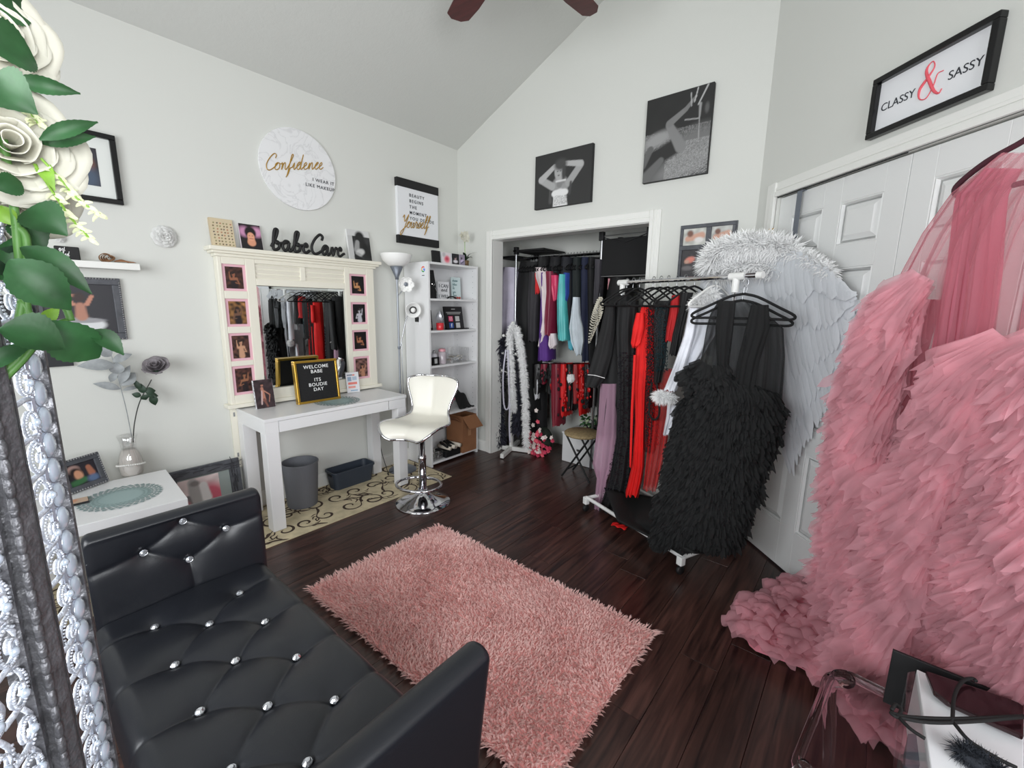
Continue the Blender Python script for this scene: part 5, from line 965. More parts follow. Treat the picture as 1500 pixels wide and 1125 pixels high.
# hinge post: hammered flat face and scalloped front edge
pp0, pp1 = azp(80, .605), azp(112, .62); d = nrm(pp1 - pp0); c = (pp0 + pp1) / 2
MB().obox(c + V3(0, 0, ST / 2 + .01), (pp1 - pp0) / 2, np.cross(d, UZ) * .010, (0, 0, ST / 2)).build('post', M['hammered'], t, bevel=.004)
q = MB(); z = .03; nn_ = np.cross(d, UZ); nn_ = nn_ if nn_ @ (-c) > 0 else -nn_
while z < ST: q.ball(pp0 + nn_ * .009 + d * .002 + V3(0, 0, z), .0065, 8, 6, sc=(.6, .6, 1.9)); z += .019
q.build('scalloped_edge', M['hammered'], t, smooth=True, fix=False)

# --------------------------------------------------------------- artificial rose garland over the screen
def near(x, y, k=.62, back=0.0): d = ray(x, y); return d * ((k + back) / math.hypot(d[0], d[1])) + EYE
t = thing('rose_garland', 'ivory silk rose garland with green leaves over jewelled screen', 'artificial flowers', near(10, 400))
tocam = lambda x, y: -nrm(ray(x, y))
def bloom(px, py, rpx, back, tilt=(0, 0, 0)):
    c = near(px, py, back=back); r = rpx / FPX * .62 * .66; up = nrm(tocam(px, py) + V3(*tilt)); st = MB()
    rose(c, r, M['whitepetal'], t, up, rings=((6, 1.12, 1.3), (6, .98, 1.0), (5, .8, .75), (5, .6, .5), (4, .42, .35), (3, .26, .25)))
bloom(14, 212, 52, 0, (.15, .1, .25)); bloom(-8, 50, 44, .03, (.1, .2, .35)); bloom(38, 292, 40, .05, (.3, .1, -.2)); bloom(-5, 350, 30, .05)
for (x0, y0, x1, y1, wd, bk, mt) in ((-25, 5, 48, 14, 34, .02, 'leafgreen'), (-30, 60, 58, 90, 46, -.03, 'leafgreen'), (-10, 112, 50, 164, 44, -.02, 'leafgreen'), (20, 118, 116, 136, 17, .0, 'leafgreen'), (58, 205, 143, 177, 15, -.02, 'leafgreen'), (60, 210, 139, 199, 16, -.01, 'leafgreen'), (38, 308, 97, 342, 40, -.02, 'leafgreen'), (22, 322, 66, 366, 34, .02, 'leafgreen'), (14, 380, 104, 454, 44, -.04, 'leafgreen'), (30, 362, 134, 426, 28, -.02, 'leafgreen'), (-2, 482, 98, 508, 44, -.05, 'leafgreen'), (66, 470, 148, 527, 46, -.03, 'leafgreen'), (132, 484, 182, 518, 22, -.02, 'leafgreen'), (-20, 545, 48, 500, 18, -.02, 'leafgreen'), (-15, 370, 24, 392, 36, .0, 'leafdark'), (-10, 275, 34, 266, 22, -.03, 'leafgreen'), (0, 410, 20, 350, 30, .01, 'leafgreen'), (55, 330, 50, 385, 20, .04, 'leaflight'), (20, 330, 0, 300, 18, .0, 'leaflight'), (62, 238, 78, 275, 14, .0, 'leaflight'), (64, 262, 90, 250, 9, .0, 'leaflight'), (66, 470, 86, 450, 13, .0, 'leaflight')):
    nn = nrm(tocam(x0, y0) + V3(random.uniform(-.3, .3), random.uniform(-.3, .3), random.uniform(.0, .5))); blade(MB(), near(x0, y0, back=bk), near(x1, y1, back=bk + random.uniform(-.02, .02)), wd / FPX * .62 * .86, nn, .22, 22, keel=.42, jag=.07).build('leaf', M[mt], t, smooth=True, fix=False)
for P in (((0, 180), (20, 300), (28, 380), (40, 460), (30, 520), (-10, 556)), ((20, 330), (38, 350), (36, 420), (28, 470)), ((30, 440), (60, 478), (100, 470)), ((60, 380), (96, 450), (104, 470)), ((0, 560), (30, 530), (48, 508))): MB().tube(catmull([near(x, y, back=.0) for x, y in P], 6), .0035, 6).build('stem', color_mat('stem_green', (92, 140, 70), .5), t, smooth=True)
for P in (((60, 232), (88, 262), (112, 290), (146, 314)), ((50, 240), (90, 300), (106, 322), (130, 348)), ((40, 160), (45, 168), (52, 175), (56, 182))):
    L = catmull([near(x, y, back=-.01) for x, y in P], 6); q = MB(); q.tube(L, .0012, 5)
    q2 = MB()
    for i, p in enumerate(L[4:]):
        for s in (-1, 1): blade(q2, p, p + V3(random.uniform(-.3, .3), s * .5, random.uniform(-.6, .3)) * .012, .0045, V3(.6, -.6, .3), .2, 3)
    q.build('sprig_stem', M['leaflight'], t); q2.build('sprig_buds', color_mat('cream_bud', (226, 230, 190), .6), t, fix=False, kind='stuff')

# --------------------------------------------------------------- ceiling fan
fc = V3(-1.45, 1.74, 3.06); t = thing('ceiling_fan', 'ceiling fan with mahogany blades hanging from the vaulted ceiling', 'ceiling fan', (fc[0], fc[1], zc(fc[0])))
MB().tube([fc, V3(fc[0], fc[1], zc(fc[0]) + .02)], .012, 12).build('downrod', M['fanwood'], t); MB().lathe([(.0, -.02), (.09, 0), (.11, .06), (.09, .11), (.03, .13), (0, .13)], fc, 32).build('motor', color_mat('bronze', (66, 44, 36), .35, metal=.6), t, smooth=True)
MB().lathe([(0, -.12), (.06, -.11), (.09, -.06), (.07, -.022), (0, -.02)], fc, 24).build('light_bowl', M['frost'], t, smooth=True)
tp1 = onZ(676, 22, 3.04); a0 = math.atan2(tp1[1] - fc[1], tp1[0] - fc[0]); print('fan r', np.hypot(*(tp1 - fc)[:2]), 'tip2', np.hypot(*(onZ(877, 20, 3.04) - fc)[:2]), math.degrees(math.atan2(*(onZ(877, 20, 3.04) - fc)[[1, 0]]) - a0))
for k in range(5):
    a = a0 - k * 2 * math.pi / 5; e = V3(math.cos(a), math.sin(a), 0); s = V3(-e[1], e[0], .12); s = nrm(s)
    MB().prism([fc + V3(0, 0, .0) + e * r_ + s * w_ for r_, w_ in ((.16, -.05), (.5, -.07), (.62, -.066), (.66, -.035), (.675, .02), (.65, .055), (.5, .07), (.16, .05))], (0, 0, .006)).build('blade', M['fanwood'], t); MB().obox(fc + e * .13, e * .06, s * .015, (0, 0, .003)).build('blade_iron', color_mat('bronze', (66, 44, 36), .35, metal=.6), t)

# --------------------------------------------------------------- pictures on back and diagonal walls
NB = V3(0, -1, 0)
def canvas(label, o, u, v, n, th, em, shapes, **k):
    o, u, v, n = map(lambda q: np.array(q, float), (o, u, v, n)); t = thing('canvas_print', label, 'canvas', o + u / 2); MB().obox(o + u / 2 + v / 2 + n * th / 2, u / 2, v / 2, n * th / 2).build('canvas', em, t, bevel=.002); paint(t, 'print', o + n * (th + .001) + nrm(u) * .002 + nrm(v) * .002, u - nrm(u) * .004, v - nrm(v) * .004, shapes, **k); return t
g = lambda q: (q, q, q)
canvas('black and white canvas of woman with raised arms above closet', (-2.275, YB, 2.22), (.525, 0, 0), (0, 0, .408), NB, .03, M['black'],
    [('c', .47, .36, .45, .24, .15, .11, g(150), .12), ('c', .47, .17, .48, .0, .115, .13, g(222), .08), ('e', .40, .24, .08, .05, 0, g(226), .15), ('e', .54, .24, .08, .05, 0, g(226), .15), ('c', .33, .38, .12, .54, .055, .05, g(168), .12), ('c', .12, .54, .36, .74, .05, .035, g(178), .12), ('c', .62, .40, .82, .68, .055, .05, g(160), .12), ('c', .82, .70, .55, .76, .045, .032, g(176), .12), ('c', .47, .5, .46, .4, .05, .05, g(130), .15), ('e', .45, .62, .085, .13, 10, g(170), .12), ('e', .47, .76, .11, .08, 0, g(70), .3), ('e', .53, .6, .035, .12, 0, g(66), .4), ('e', .42, .64, .012, .008, 0, g(50), .3), ('e', .47, .64, .012, .008, 0, g(60), .3), ('e', .44, .565, .02, .008, 0, g(80), .3), ('c', .4, .46, .56, .46, .012, .012, g(215), .4), ('c', .29, .3, .3, .1, .012, .03, g(80), .5), ('c', .66, .4, .64, .2, .02, .02, g(70), .5), ('n', .37, .02, .6, .2, g(150), 0)], bg=g(46), nx=90, ny=72)
canvas('black and white canvas of crossed legs on fur rug, upper back wall', (-1.349, YB, 2.282), (.423, 0, 0), (0, 0, .52), NB, .03, M['black'],
    [('n', 0, .36, 1, .58, g(150), 0), ('e', .2, .5, .25, .10, 15, g(150), .4), ('e', .75, .3, .45, .28, 20, g(112), .35), ('e', .6, .12, .5, .14, 15, g(120), .4), ('n', .35, .0, 1, .42, g(165), 0), ('c', .1, .25, .5, .38, .12, .12, g(40), .2), ('c', .38, .64, .58, .36, .055, .085, g(128), .12), ('c', .38, .66, .62, .78, .055, .035, g(122), .12), ('c', .62, .78, .76, .9, .033, .018, g(118), .15), ('c', .1, .4, -.02, .22, .05, .06, g(96), .2), ('c', .05, .06, .28, .24, .09, .05, g(100), .2), ('c', .68, .95, .7, .8, .008, .008, g(170), .4), ('c', .78, .99, .74, .84, .008, .008, g(190), .4), ('c', .92, .99, .8, .8, .012, .01, g(180), .4), ('c', .83, .8, .83, .66, .02, .012, g(150), .4), ('c', .62, .66, .82, .64, .01, .01, g(150), .4), ('c', .83, .66, .84, .42, .008, .006, g(160), .4), ('e', .93, .74, .03, .07, 0, g(90), .4)], bg=g(40), nx=96, ny=116, noise=.05)
t = thing('framed_photo_group', 'grey multi opening frame with four photos behind white wings', 'picture frame', (-.89, YB, 1.67)); fx0, fx1, fz0, fz1 = -1.066, -.72, 1.63, 1.98
cells = [(-1.043, -.90, 1.85, 1.955), (-.868, -.745, 1.85, 1.955), (-1.043, -.945, 1.655, 1.82), (-.91, -.745, 1.655, 1.82)]
MB().box((fx0, YB - .012, fz0), (fx1, YB - .001, fz1)).build('backing', M['greyframe'], t)
for k, (xa, xb, za, zb) in enumerate(cells):
    q = MB(); e = .018
    for lo, hi in (((xa - e, za - e), (xb + e, za)), ((xa - e, zb), (xb + e, zb + e)), ((xa - e, za), (xa, zb)), ((xb, za), (xb + e, zb))): q.box((max(lo[0], fx0), YB - .022, lo[1]), (min(hi[0], fx1), YB - .012, hi[1]))
    q.build('moulding', M['greyframe'], t, bevel=.003)
    paint(t, 'photo', (xa, YB - .0135, za), (xb - xa, 0, 0), (0, 0, zb - za), [('c', .2, .4, .8, .55, .12, .16, (206, 160, 140), .25), ('e', .3, .7, .14, .14, 0, (120, 80, 66), .3), ('e', .7, .3, .2, .12, 0, (230, 226, 224), .3)] if k != 2 else [('e', .55, .62, .33, .2, 15, (226, 136, 120), .25), ('e', .4, .3, .35, .15, 0, (110, 104, 106), .3), ('e', .35, .55, .16, .12, 0, (206, 160, 140), .3)], bg=[(196, 196, 190), (190, 190, 186), (46, 42, 46), (60, 58, 62)][k], nx=30, ny=22, noise=.15, seed=k)
# sign above the doors
s0 = onC(1269.6, 203.2, .02); s1 = onC(1448.2, 133.8, .02); z0, z1 = 2.163, 2.397; o = V3(s0[0], s0[1], z0) - CN * .02; u = CD * np.linalg.norm((s1 - s0)[:2]); n = CN
t = thing('framed_sign', 'black framed Classy and Sassy sign above white double doors', 'sign', o + u / 2); fw = .022; a = np.linalg.norm(u); f = MB()
for c, ha_, hb_ in ((u / 2 + UZ * fw / 2, u / 2, UZ * fw / 2), (u / 2 + UZ * (z1 - z0 - fw / 2), u / 2, UZ * fw / 2), (UZ * (z1 - z0) / 2 + CD * fw / 2, CD * fw / 2, UZ * ((z1 - z0) / 2 - fw)), (UZ * (z1 - z0) / 2 + u - CD * fw / 2, CD * fw / 2, UZ * ((z1 - z0) / 2 - fw))): f.obox(o + c + n * .015, ha_, hb_, n * .015)
f.build('frame', M['blackgloss'], t, bevel=.003); MB().obox(o + u / 2 + UZ * (z1 - z0) / 2 + n * .006, u * .47, UZ * (z1 - z0) * .45, n * .002).build('sign_paper', M['paper'], t)
text('CLASSY', t, 'lettering', o + CD * .036 + UZ * .098 + n * .009, CD, UZ, .042, M['ink'], space=1.0); text('SASSY', t, 'lettering', o + CD * .296 + UZ * .098 + n * .009, CD, UZ, .042, M['ink'], space=1.0)
amp = [(.92, .62), (.70, .60), (.60, .30), (.38, .02), (.08, .10), (.04, .38), (.30, .62), (.52, .86), (.42, 1.06), (.24, .98), (.22, .80), (.42, .48), (.66, .14), (.88, .0), (.98, .1)]
L = catmull([o + CD * (.193 + .09 * a_) + UZ * (.068 + .118 * b_) + n * .0095 for a_, b_ in amp], 6); K = len(L)
MB().tube(L, [.0018 + .0042 * (math.sin(3.14 * min(1, max(0, (i / K - .6) / .35))) ** 1 + .8 * math.exp(-((i / K - .38) / .08) ** 2)) for i in range(K)], 8).build('ampersand', M['pinkink'], t, smooth=True)
# ================================================================ GARMENTS
def rows_at(rows, v):
    ys = [r[0] for r in rows]; y = ys[0] + (ys[-1] - ys[0]) * v
    return y, float(np.interp(y, ys, [r[1] for r in rows])), float(np.interp(y, ys, [r[2] for r in rows]))
def drape(parent, name, m, rows, p0, n, thick=.04, pleats=5, amp=.012, nu=44, nv=26, seed=0, hem=.01, half=False, smooth=True, label=None):
    """a hanging cloth body: its outline is read on the vertical plane through p0 facing n, and it has real depth along n"""
    p0 = np.array(p0, float); n = nrm(n); rs = np.random.default_rng(seed); ph = rs.uniform(0, 6.28, 4); hj = rs.uniform(-1, 1, nu + 1); q = MB()
    def fn(a, b):
        y, xl, xr = rows_at(rows, b); A, B = onP(xl, y, p0, n), onP(xr, y, p0, n); h = (B - A) / 2; c = (A + B) / 2; w_ = np.linalg.norm(h)
        th = math.pi * a if half else 2 * math.pi * a; u_ = math.cos(th); g = (.25 + .75 * b)
        d = thick * abs(math.sin(th)) ** .8 * (1 if math.sin(th) >= 0 else -1)
        d += amp * g * (math.sin(u_ * pleats * 2.2 + ph[0]) + .5 * math.sin(u_ * pleats * 4.7 + ph[1] + b * 2)) + .25 * amp * math.sin(b * 9 + ph[2] + u_ * 3)
        p = c + h * u_ + n * d; p[2] += -.25 * amp * (1 - b); 
        if b > .999: p[2] += hem * hj[int(a * nu) % nu]
        return p
    q.grid(fn, nu, nv, closed=not half); return q.build(name, m, parent, smooth=smooth, label=label)
def flounces(parent, name, m, rows, p0, n, thick, count, L, W, flow, seed=0, amp=.02, lift=.03, cols=10, rws=4, vr=(0, 1), fold=3.2, start=0):
    p0 = np.array(p0, float); n = nrm(n); H = nrm(np.cross(UZ, n)); rs = np.random.default_rng(seed); V = []; F = []
    if (onP(800, 500, p0, n) - onP(700, 500, p0, n)) @ H < 0: H = -H
    vs = np.sort(rs.uniform(vr[0], vr[1], count))[::-1]
    for v in vs:
        y, xl, xr = rows_at(rows, v); u_ = rs.uniform(-1, 1); x = (xl + xr) / 2 + (xr - xl) / 2 * u_; p = onP(x, y, p0 + n * (thick * math.sqrt(max(0, 1 - u_ * u_ * .96)) + rs.uniform(-.01, .015)), n)
        f = flow(u_, v); d = nrm(H * f[0] - UZ * f[1] + H * rs.normal(0, .18) + n * rs.normal(.1, .12)); sd = nrm(np.cross(d, n)); out = nrm(n + H * u_ * .5)
        l_ = L * rs.uniform(.7, 1.3); w_ = W * rs.uniform(.7, 1.3); ph = rs.uniform(0, 6.28, 3); k0 = len(V); curve = rs.uniform(-.25, .25)
        for j in range(rws + 1):
            t_ = j / rws
            for i in range(cols + 1):
                c = 2 * i / cols - 1; a = amp * (math.sin(c * fold * 1.6 + ph[0]) + .6 * math.sin(c * fold * 3.4 + ph[1])) * t_ ** .8
                ll = l_ * t_ * (1 + (.16 * rs.uniform(-1, 1) + .1 * math.sin(c * 7 + ph[2]) if j == rws else 0)) * (1 - .25 * c * c * t_)
                V.append(p + sd * c * w_ / 2 * (.55 + .6 * t_) + d * ll + out * (a + lift * math.sin(t_ * 2.2) + curve * .02 * c))
        for j in range(rws):
            for i in range(cols): a = k0 + j * (cols + 1) + i; F.append((a, a + 1, a + cols + 2, a + cols + 1))
    V = np.array(V); V[:, 2] = np.maximum(V[:, 2], .012)
    q = MB(); q.add(V, F); return q.build(name, m, parent, smooth=True, fix=False, kind='stuff')
def fuzz(parent, name, m, path, r, count, ln, seed=0, wd=.003, tuftdown=.3, kind='stuff'):
    rs = np.random.default_rng(seed); P = np.array(catmull(path, 8)); V = []; F = []
    for k in range(count):
        i = rs.uniform(0, len(P) - 1.001); a = int(i); p = P[a] + (P[a + 1] - P[a]) * (i - a); d = nrm(rs.normal(size=3)); rr_ = r if np.isscalar(r) else np.interp(i / len(P), np.linspace(0, 1, len(r)), r)
        s = nrm(np.cross(d, rs.normal(size=3))) * wd; q = p + d * rr_ * rs.uniform(.1, .6); e = p + d * (rr_ + ln * rs.uniform(.4, 1)) - UZ * ln * tuftdown; md = (q + e) / 2 + UZ * ln * .15; b = len(V); V += [q - s, q + s, md - s * .9, md + s * .9, e]; F += [(b, b + 1, b + 3, b + 2), (b + 2, b + 3, b + 4)]
    q = MB(); q.add(V, F); return q.build(name, m, parent, fix=False, kind=kind)
def make_hanger(label, group, m, wd=.42, name='clothes_hanger'):
    """origin at the rail; the bar runs along local x"""
    t = thing(name, label, 'hanger', (0, 0, 0), 0, group)
    MB().tube(catmull([(-.012, 0, -.006), (0, 0, .012), (.014, 0, .004), (.012, 0, -.018), (0, 0, -.03), (0, 0, -.06)], 5), .0022, 6).build('hook', M['steel'], t, smooth=True)
    w_ = wd / 2; P = catmull([(0, 0, -.055), (-.06, 0, -.07), (-w_ * .7, 0, -.115), (-w_, 0, -.15), (-w_ + .01, 0, -.168), (-w_ * .6, 0, -.168), (0, 0, -.168), (w_ * .6, 0, -.168), (w_ - .01, 0, -.168), (w_, 0, -.15), (w_ * .7, 0, -.115), (.06, 0, -.07), (0, 0, -.055)], 4)
    MB().tube(P, .0062, 6).build('shoulder_bar', m, t, smooth=True); return t
def axis_rot(d): return math.atan2(d[1], d[0])
first_hanger = {}
def hang(kind, loc, d, label, group, sc=None):
    if kind not in first_hanger:
        h = make_hanger(label, group, {'black': M['velvet'], 'white': M['socket'], 'red': color_mat('red_plastic', (190, 30, 36), .4)}[kind]); first_hanger[kind] = h; h.location = Vector([float(q) for q in loc]); h.rotation_euler = (0, 0, axis_rot(d)); h.scale = (sc or 1,) * 3; return h
    h = dup(first_hanger[kind], loc, axis_rot(d), label, sc or 1); h['group'] = group; return h
def garment(name, label, cat, p, group=None): return thing(name, label, cat, p, 0, group)
# --------------------------------------------------------------- closet racks
t = thing('closet_rack', 'freestanding closet rack with black shelves and chrome posts inside closet', 'clothes rack', (-2.2, 3.5, 0)); CP = []
for x, y, z1 in ((-2.735, 3.36, 1.98), (-2.735, 3.68, 1.98), (-1.80, 3.32, 2.03), (-1.80, 3.66, 2.03), (-1.395, 3.32, 2.03), (-1.395, 3.66, 2.03)):
    MB().tube([(x, y, .0015), (x, y, z1)], .011, 10).build('post', M['steel'], t)
    MB().obox((x, y, z1 - .02), (.02, 0, 0), (0, .02, 0), (0, 0, .035)).build('post_joint', M['black'], t, bevel=.004)
MB().tube([(-2.80, 3.50, 1.90), (-1.74, 3.50, 1.90)], .0125, 12).build('rail', M['chrome'], t); MB().tube([(-2.50, 3.52, .885), (-1.78, 3.52, .885)], .010, 12).build('rail', M['socket'], t)
MB().box((-2.76, 3.34, 1.95), (-2.40, 3.70, 1.965)).build('shelf', M['black'], t); MB().tube([(-2.735, 3.36, 1.955), (-2.40, 3.52, 1.955)], .011, 8).build('cross_bar', M['black'], t)
MB().box((-1.79, 3.318, 1.70), (-1.405, 3.326, 1.985)).build('fabric_front', M['velvet'], t); MB().box((-1.79, 3.326, 1.70), (-1.405, 3.655, 1.71)).build('fabric_shelf', M['velvet'], t); MB().box((-1.79, 3.645, 1.70), (-1.405, 3.652, 1.985)).build('fabric_back', M['velvet'], t)
for z in (1.69, 2.01): MB().tube([(-1.80, 3.32, z), (-1.395, 3.32, z)], .006, 8).build('cross_bar', M['steel'], t)
MB().tube([(-1.79, 3.312, 2.0), (-1.60, 3.31, 1.945), (-1.41, 3.312, 2.0)], .004, 6).build('cord', M['black'], t)
t = thing('closet_shelf', 'dark closet shelf strip behind the lilac robe', 'shelf', (-2.9, 3.6, 1.9)); MB().box((-2.995, 3.40, 1.905), (-2.77, 3.745, 1.925)).build('board', M['black'], t); MB().box((-2.995, 3.40, 1.42), (-2.77, 3.745, 1.44)).build('board', M['black'], t)
for k in range(26):
    x = -2.66 + k * .0325; hang('black', (x, 3.50, 1.914), (0.06 * math.sin(k * 3.1), 1, 0), 'black velvet hanger on the crowded closet rail', 'black hangers on the closet rail', .92)
for k in range(10):
    x = -2.36 + k * .055; hang('white' if k % 3 else 'red', (x, 3.52, .896), (0.1 * math.sin(k * 2), 1, 0), 'small plastic hanger on the lower closet rail', 'plastic hangers on the lower closet rail', .62)
NC = V3(0, -1, 0)
def cg(name, label, col, rows, y, thick=.13, pl=4, amp=.008, rough=.75, sheen=0, seed=0, m=None, cat='garment', hem=.012, **k):
    t = garment(name, label, cat, onP((rows[0][1] + rows[0][2]) / 2, rows[0][0], (0, y, 0), NC)); mm = m or color_mat('cloth_%s' % '_'.join(map(str, col)), col, rough, var=.12, bump=.5, bscale=45)
    drape(t, 'cloth', mm, rows, (0, y, 0), NC, thick, pl, amp, seed=seed, hem=hem, **k); return t
cg('ruffled_robe', 'lilac white ruffled robe at the left end of closet', (206, 200, 218), [(392, 742, 762), (405, 736, 764), (440, 734, 764), (480, 733, 762), (500, 732, 760)], 3.46, .11, 5, .012, seed=1)
cg('slip_dress', 'pale pink slip behind the lilac robe', (232, 190, 202), [(400, 760, 766), (450, 759, 765), (485, 757, 762)], 3.5, .08, 2, seed=2)
cg('long_dress', 'long black dress on left half of closet rail', (14, 14, 16), [(384, 768, 800), (410, 763, 800), (450, 761, 792), (520, 768, 790), (600, 770, 792)], 3.50, .14, 3, seed=3)
cg('lace_blouse', 'charcoal lace top beside long black closet dress', (48, 46, 50), [(398, 780, 795), (450, 778, 792), (500, 780, 790)], 3.42, .1, 4, seed=4)
cg('satin_slip', 'navy satin slip hanging in closet', (34, 42, 84), [(400, 788, 798), (450, 785, 797), (492, 784, 794)], 3.47, .12, 3, seed=5, rough=.4)
cg('red_camisole', 'bright red camisole among navy and white garments', (206, 40, 44), [(400, 786, 794), (420, 787, 793), (430, 788, 792)], 3.38, .05, 2, seed=6)
cg('lace_gown', 'white and blush lace gown with narrow train in closet', (226, 212, 214), [(392, 786, 800), (405, 786, 806), (425, 793, 808), (470, 796, 806), (508, 791, 797)], 3.36, .05, 4, seed=7)
cg('velvet_gown', 'purple velvet gown in middle of closet', (86, 44, 128), [(400, 800, 808), (440, 798, 808), (490, 795, 808), (527, 793, 810)], 3.42, .11, 3, seed=8, sheen=1)
cg('satin_robe', 'maroon satin robe in middle of closet', (126, 34, 60), [(398, 805, 818), (430, 806, 818), (470, 803, 816), (490, 804, 815)], 3.40, .1, 3, seed=9, rough=.4)
cg('pink_camisole', 'hot pink satin camisole with straps beside teal slip', (216, 60, 104), [(403, 808, 818), (420, 809, 819), (440, 812, 818)], 3.34, .03, 2, seed=10, rough=.35)
cg('lace_panties', 'small white lace piece below the maroon robe', (228, 216, 220), [(488, 806, 814), (505, 805, 816), (510, 808, 812)], 3.36, .04, 3, seed=11)
cg('satin_slip', 'teal satin slip dress in closet', (86, 190, 190), [(402, 823, 832), (440, 820, 832), (470, 820, 833), (498, 822, 834)], 3.36, .08, 3, seed=12, rough=.4)
cg('blue_slip', 'royal blue slip right of the teal slip', (44, 74, 160), [(400, 830, 838), (430, 831, 838), (448, 829, 836)], 3.40, .08, 3, seed=13)
cg('aqua_dress', 'aqua dress low behind white bridal piece', (92, 186, 206), [(470, 834, 846), (500, 834, 848), (512, 836, 846)], 3.44, .06, 3, seed=14)
cg('bridal_slip', 'white and pale blue bridal slip right of centre in closet', (212, 222, 230), [(435, 841, 848), (462, 838, 850), (480, 835, 854), (500, 838, 855), (520, 846, 852)], 3.32, .04, 4, seed=15)
for k, (xa, xb, yb_, lab, col) in enumerate(((795, 812, 400, 'black shoulders of garments at left of closet rail', (12, 12, 14)), (812, 832, 402, 'black lace shoulder top left of blue slip', (18, 18, 22)), (828, 848, 480, 'black sequin dress left of dark navy dress', (20, 22, 30)), (846, 862, 512, 'dark bottle green black dress in closet', (14, 24, 24)), (858, 874, 528, 'dark navy long dress in closet', (18, 26, 54)), (868, 884, 530, 'black long dress at right end of closet rail', (12, 12, 14)))):
    cg('long_dress', lab, col, [(378, xa + 2, xb), (395, xa, xb), (yb_ - 30, xa, xb), (yb_, xa + 2, xb - 1)], 3.48, .15, 3, seed=20 + k)
cg('feather_blouse', 'dark grey feathered top at right end of closet above pearls', (60, 58, 64), [(380, 874, 884), (420, 873, 882), (445, 872, 880)], 3.34, .06, 5, seed=31)
t = thing('pearl_necklaces', 'bunch of long cream pearl necklaces hanging in closet', 'necklaces', onY(875, 435, 3.30)); 
for k in range(7):
    a0 = onY(876 + k * .8, 436, 3.27 - .006 * k); lo_ = onY(863 + k * 2.2, 503 - k * 5, 3.27 - .006 * k); L1 = catmull([a0, (a0 * .55 + lo_ * .45) + V3(-.025, 0, .0), lo_, (a0 * .5 + lo_ * .5) + V3(.028, 0, 0), a0 + V3(.01, 0, 0)], 10); q = MB(); acc = 0; last = L1[0]
    for p in L1:
        if np.linalg.norm(p - last) > .012: q.ball(p, .0068, 6, 4); last = p
    q.build('pearl_strand', M['pearl'], t, smooth=True, fix=False)
cg('pink_strap_top', 'pink and black top at right of closet below fabric shelf', (214, 150, 158), [(408, 892, 898), (440, 892, 897), (446, 893, 896)], 3.42, .04, 2, seed=33)
cg('black_coat', 'black coat right of the chrome post in closet', (16, 15, 17), [(406, 898, 926), (440, 890, 926), (520, 886, 926), (640, 884, 926)], 3.46, .12, 3, seed=34)
# lower rail lingerie
low = [(796, 808, 560, 'maroon lace set at left of lower closet rail', (120, 30, 48)), (806, 818, 575, 'black lace bodysuit on lower closet rail', (14, 12, 14)), (812, 826, 622, 'long maroon satin gown on lower closet rail', (122, 30, 46)), (826, 836, 608, 'bright red stocking costume with white cuff', (214, 24, 26)), (834, 846, 600, 'black corset on lower closet rail', (14, 13, 15)), (844, 854, 590, 'red and black sequin corset', (150, 22, 26)), (852, 862, 606, 'red sequin costume on lower closet rail', (206, 26, 24)), (860, 872, 596, 'black and red lace bodysuit at right of lower rail', (36, 12, 16)), (786, 798, 575, 'black sheer dress at left of lower closet rail', (18, 16, 18))]
for k, (xa, xb, yb_, lab, col) in enumerate(low):
    t = cg('costume', lab, col, [(532, xa, xb), (545, xa - 1, xb + 1), (yb_ - 20, xa, xb), (yb_, xa + 2, xb - 2)], 3.44 - .012 * (k % 3), .09, 3, seed=40 + k, rough=.4)
    rs = random.Random(k); q = MB()
    for j in range(14): p = onY(rs.uniform(xa, xb), rs.uniform(540, yb_ - 6), 3.34); s_ = rs.uniform(.008, .02); q.ball(p, s_, 6, 4, sc=(1, .35, 1.2))
    q.build('trimming', color_mat('lingerie_red', (196, 28, 30), .35) if k % 2 else M['velvet'], t, smooth=True, kind='stuff')
cg('fur_collar', 'small white fur cuff on the lower closet rail', (232, 232, 232), [(548, 832, 841), (556, 831, 842), (560, 834, 840)], 3.32, .03, 5, seed=60)
cg('white_shirt', 'small white cloth hanging left of lower closet rail', (220, 220, 224), [(555, 784, 790), (570, 783, 790), (584, 785, 789)], 3.36, .03, 3, seed=61)
cg('dark_throw', 'dark garments hanging in the lower left of closet', (20, 19, 22), [(500, 766, 800), (560, 768, 800), (640, 770, 800)], 3.56, .08, 3, seed=62)
# --------------------------------------------------------------- coat stand with boas
t = thing('coat_stand', 'white wooden coat stand with ball pegs in closet doorway', 'coat stand', (-2.63, 3.24, 0)); sx_, sy_ = -2.66, 3.235
MB().box((sx_ - .014, sy_ - .014, .045), (sx_ + .014, sy_ + .014, 1.26)).build('post', M['trim'], t, bevel=.002); MB().ball((sx_, sy_, 1.275), .02, 12, 8).build('finial', M['trim'], t, smooth=True)
for a in (20, 110, 200, 290):
    e = V3(math.cos(math.radians(a)), math.sin(math.radians(a)), 0); s_ = V3(-e[1], e[0], 0); L_ = .25 if a != 110 else .22
    MB().obox(V3(sx_, sy_, .026) + e * (L_ / 2 + .012), e * L_ / 2, s_ * .018, (0, 0, .021)).build('foot', M['trim'], t, bevel=.004)
for z in (1.12, .95, .78):
    for a in (200, 290, 20): e = V3(math.cos(math.radians(a + z * 40)), math.sin(math.radians(a + z * 40)), .4); MB().tube([V3(sx_, sy_, z), V3(sx_, sy_, z) + e * .09], .005, 6).ball(V3(sx_, sy_, z) + e * .098, .014, 10, 6).build('peg', M['trim'], t, smooth=True)
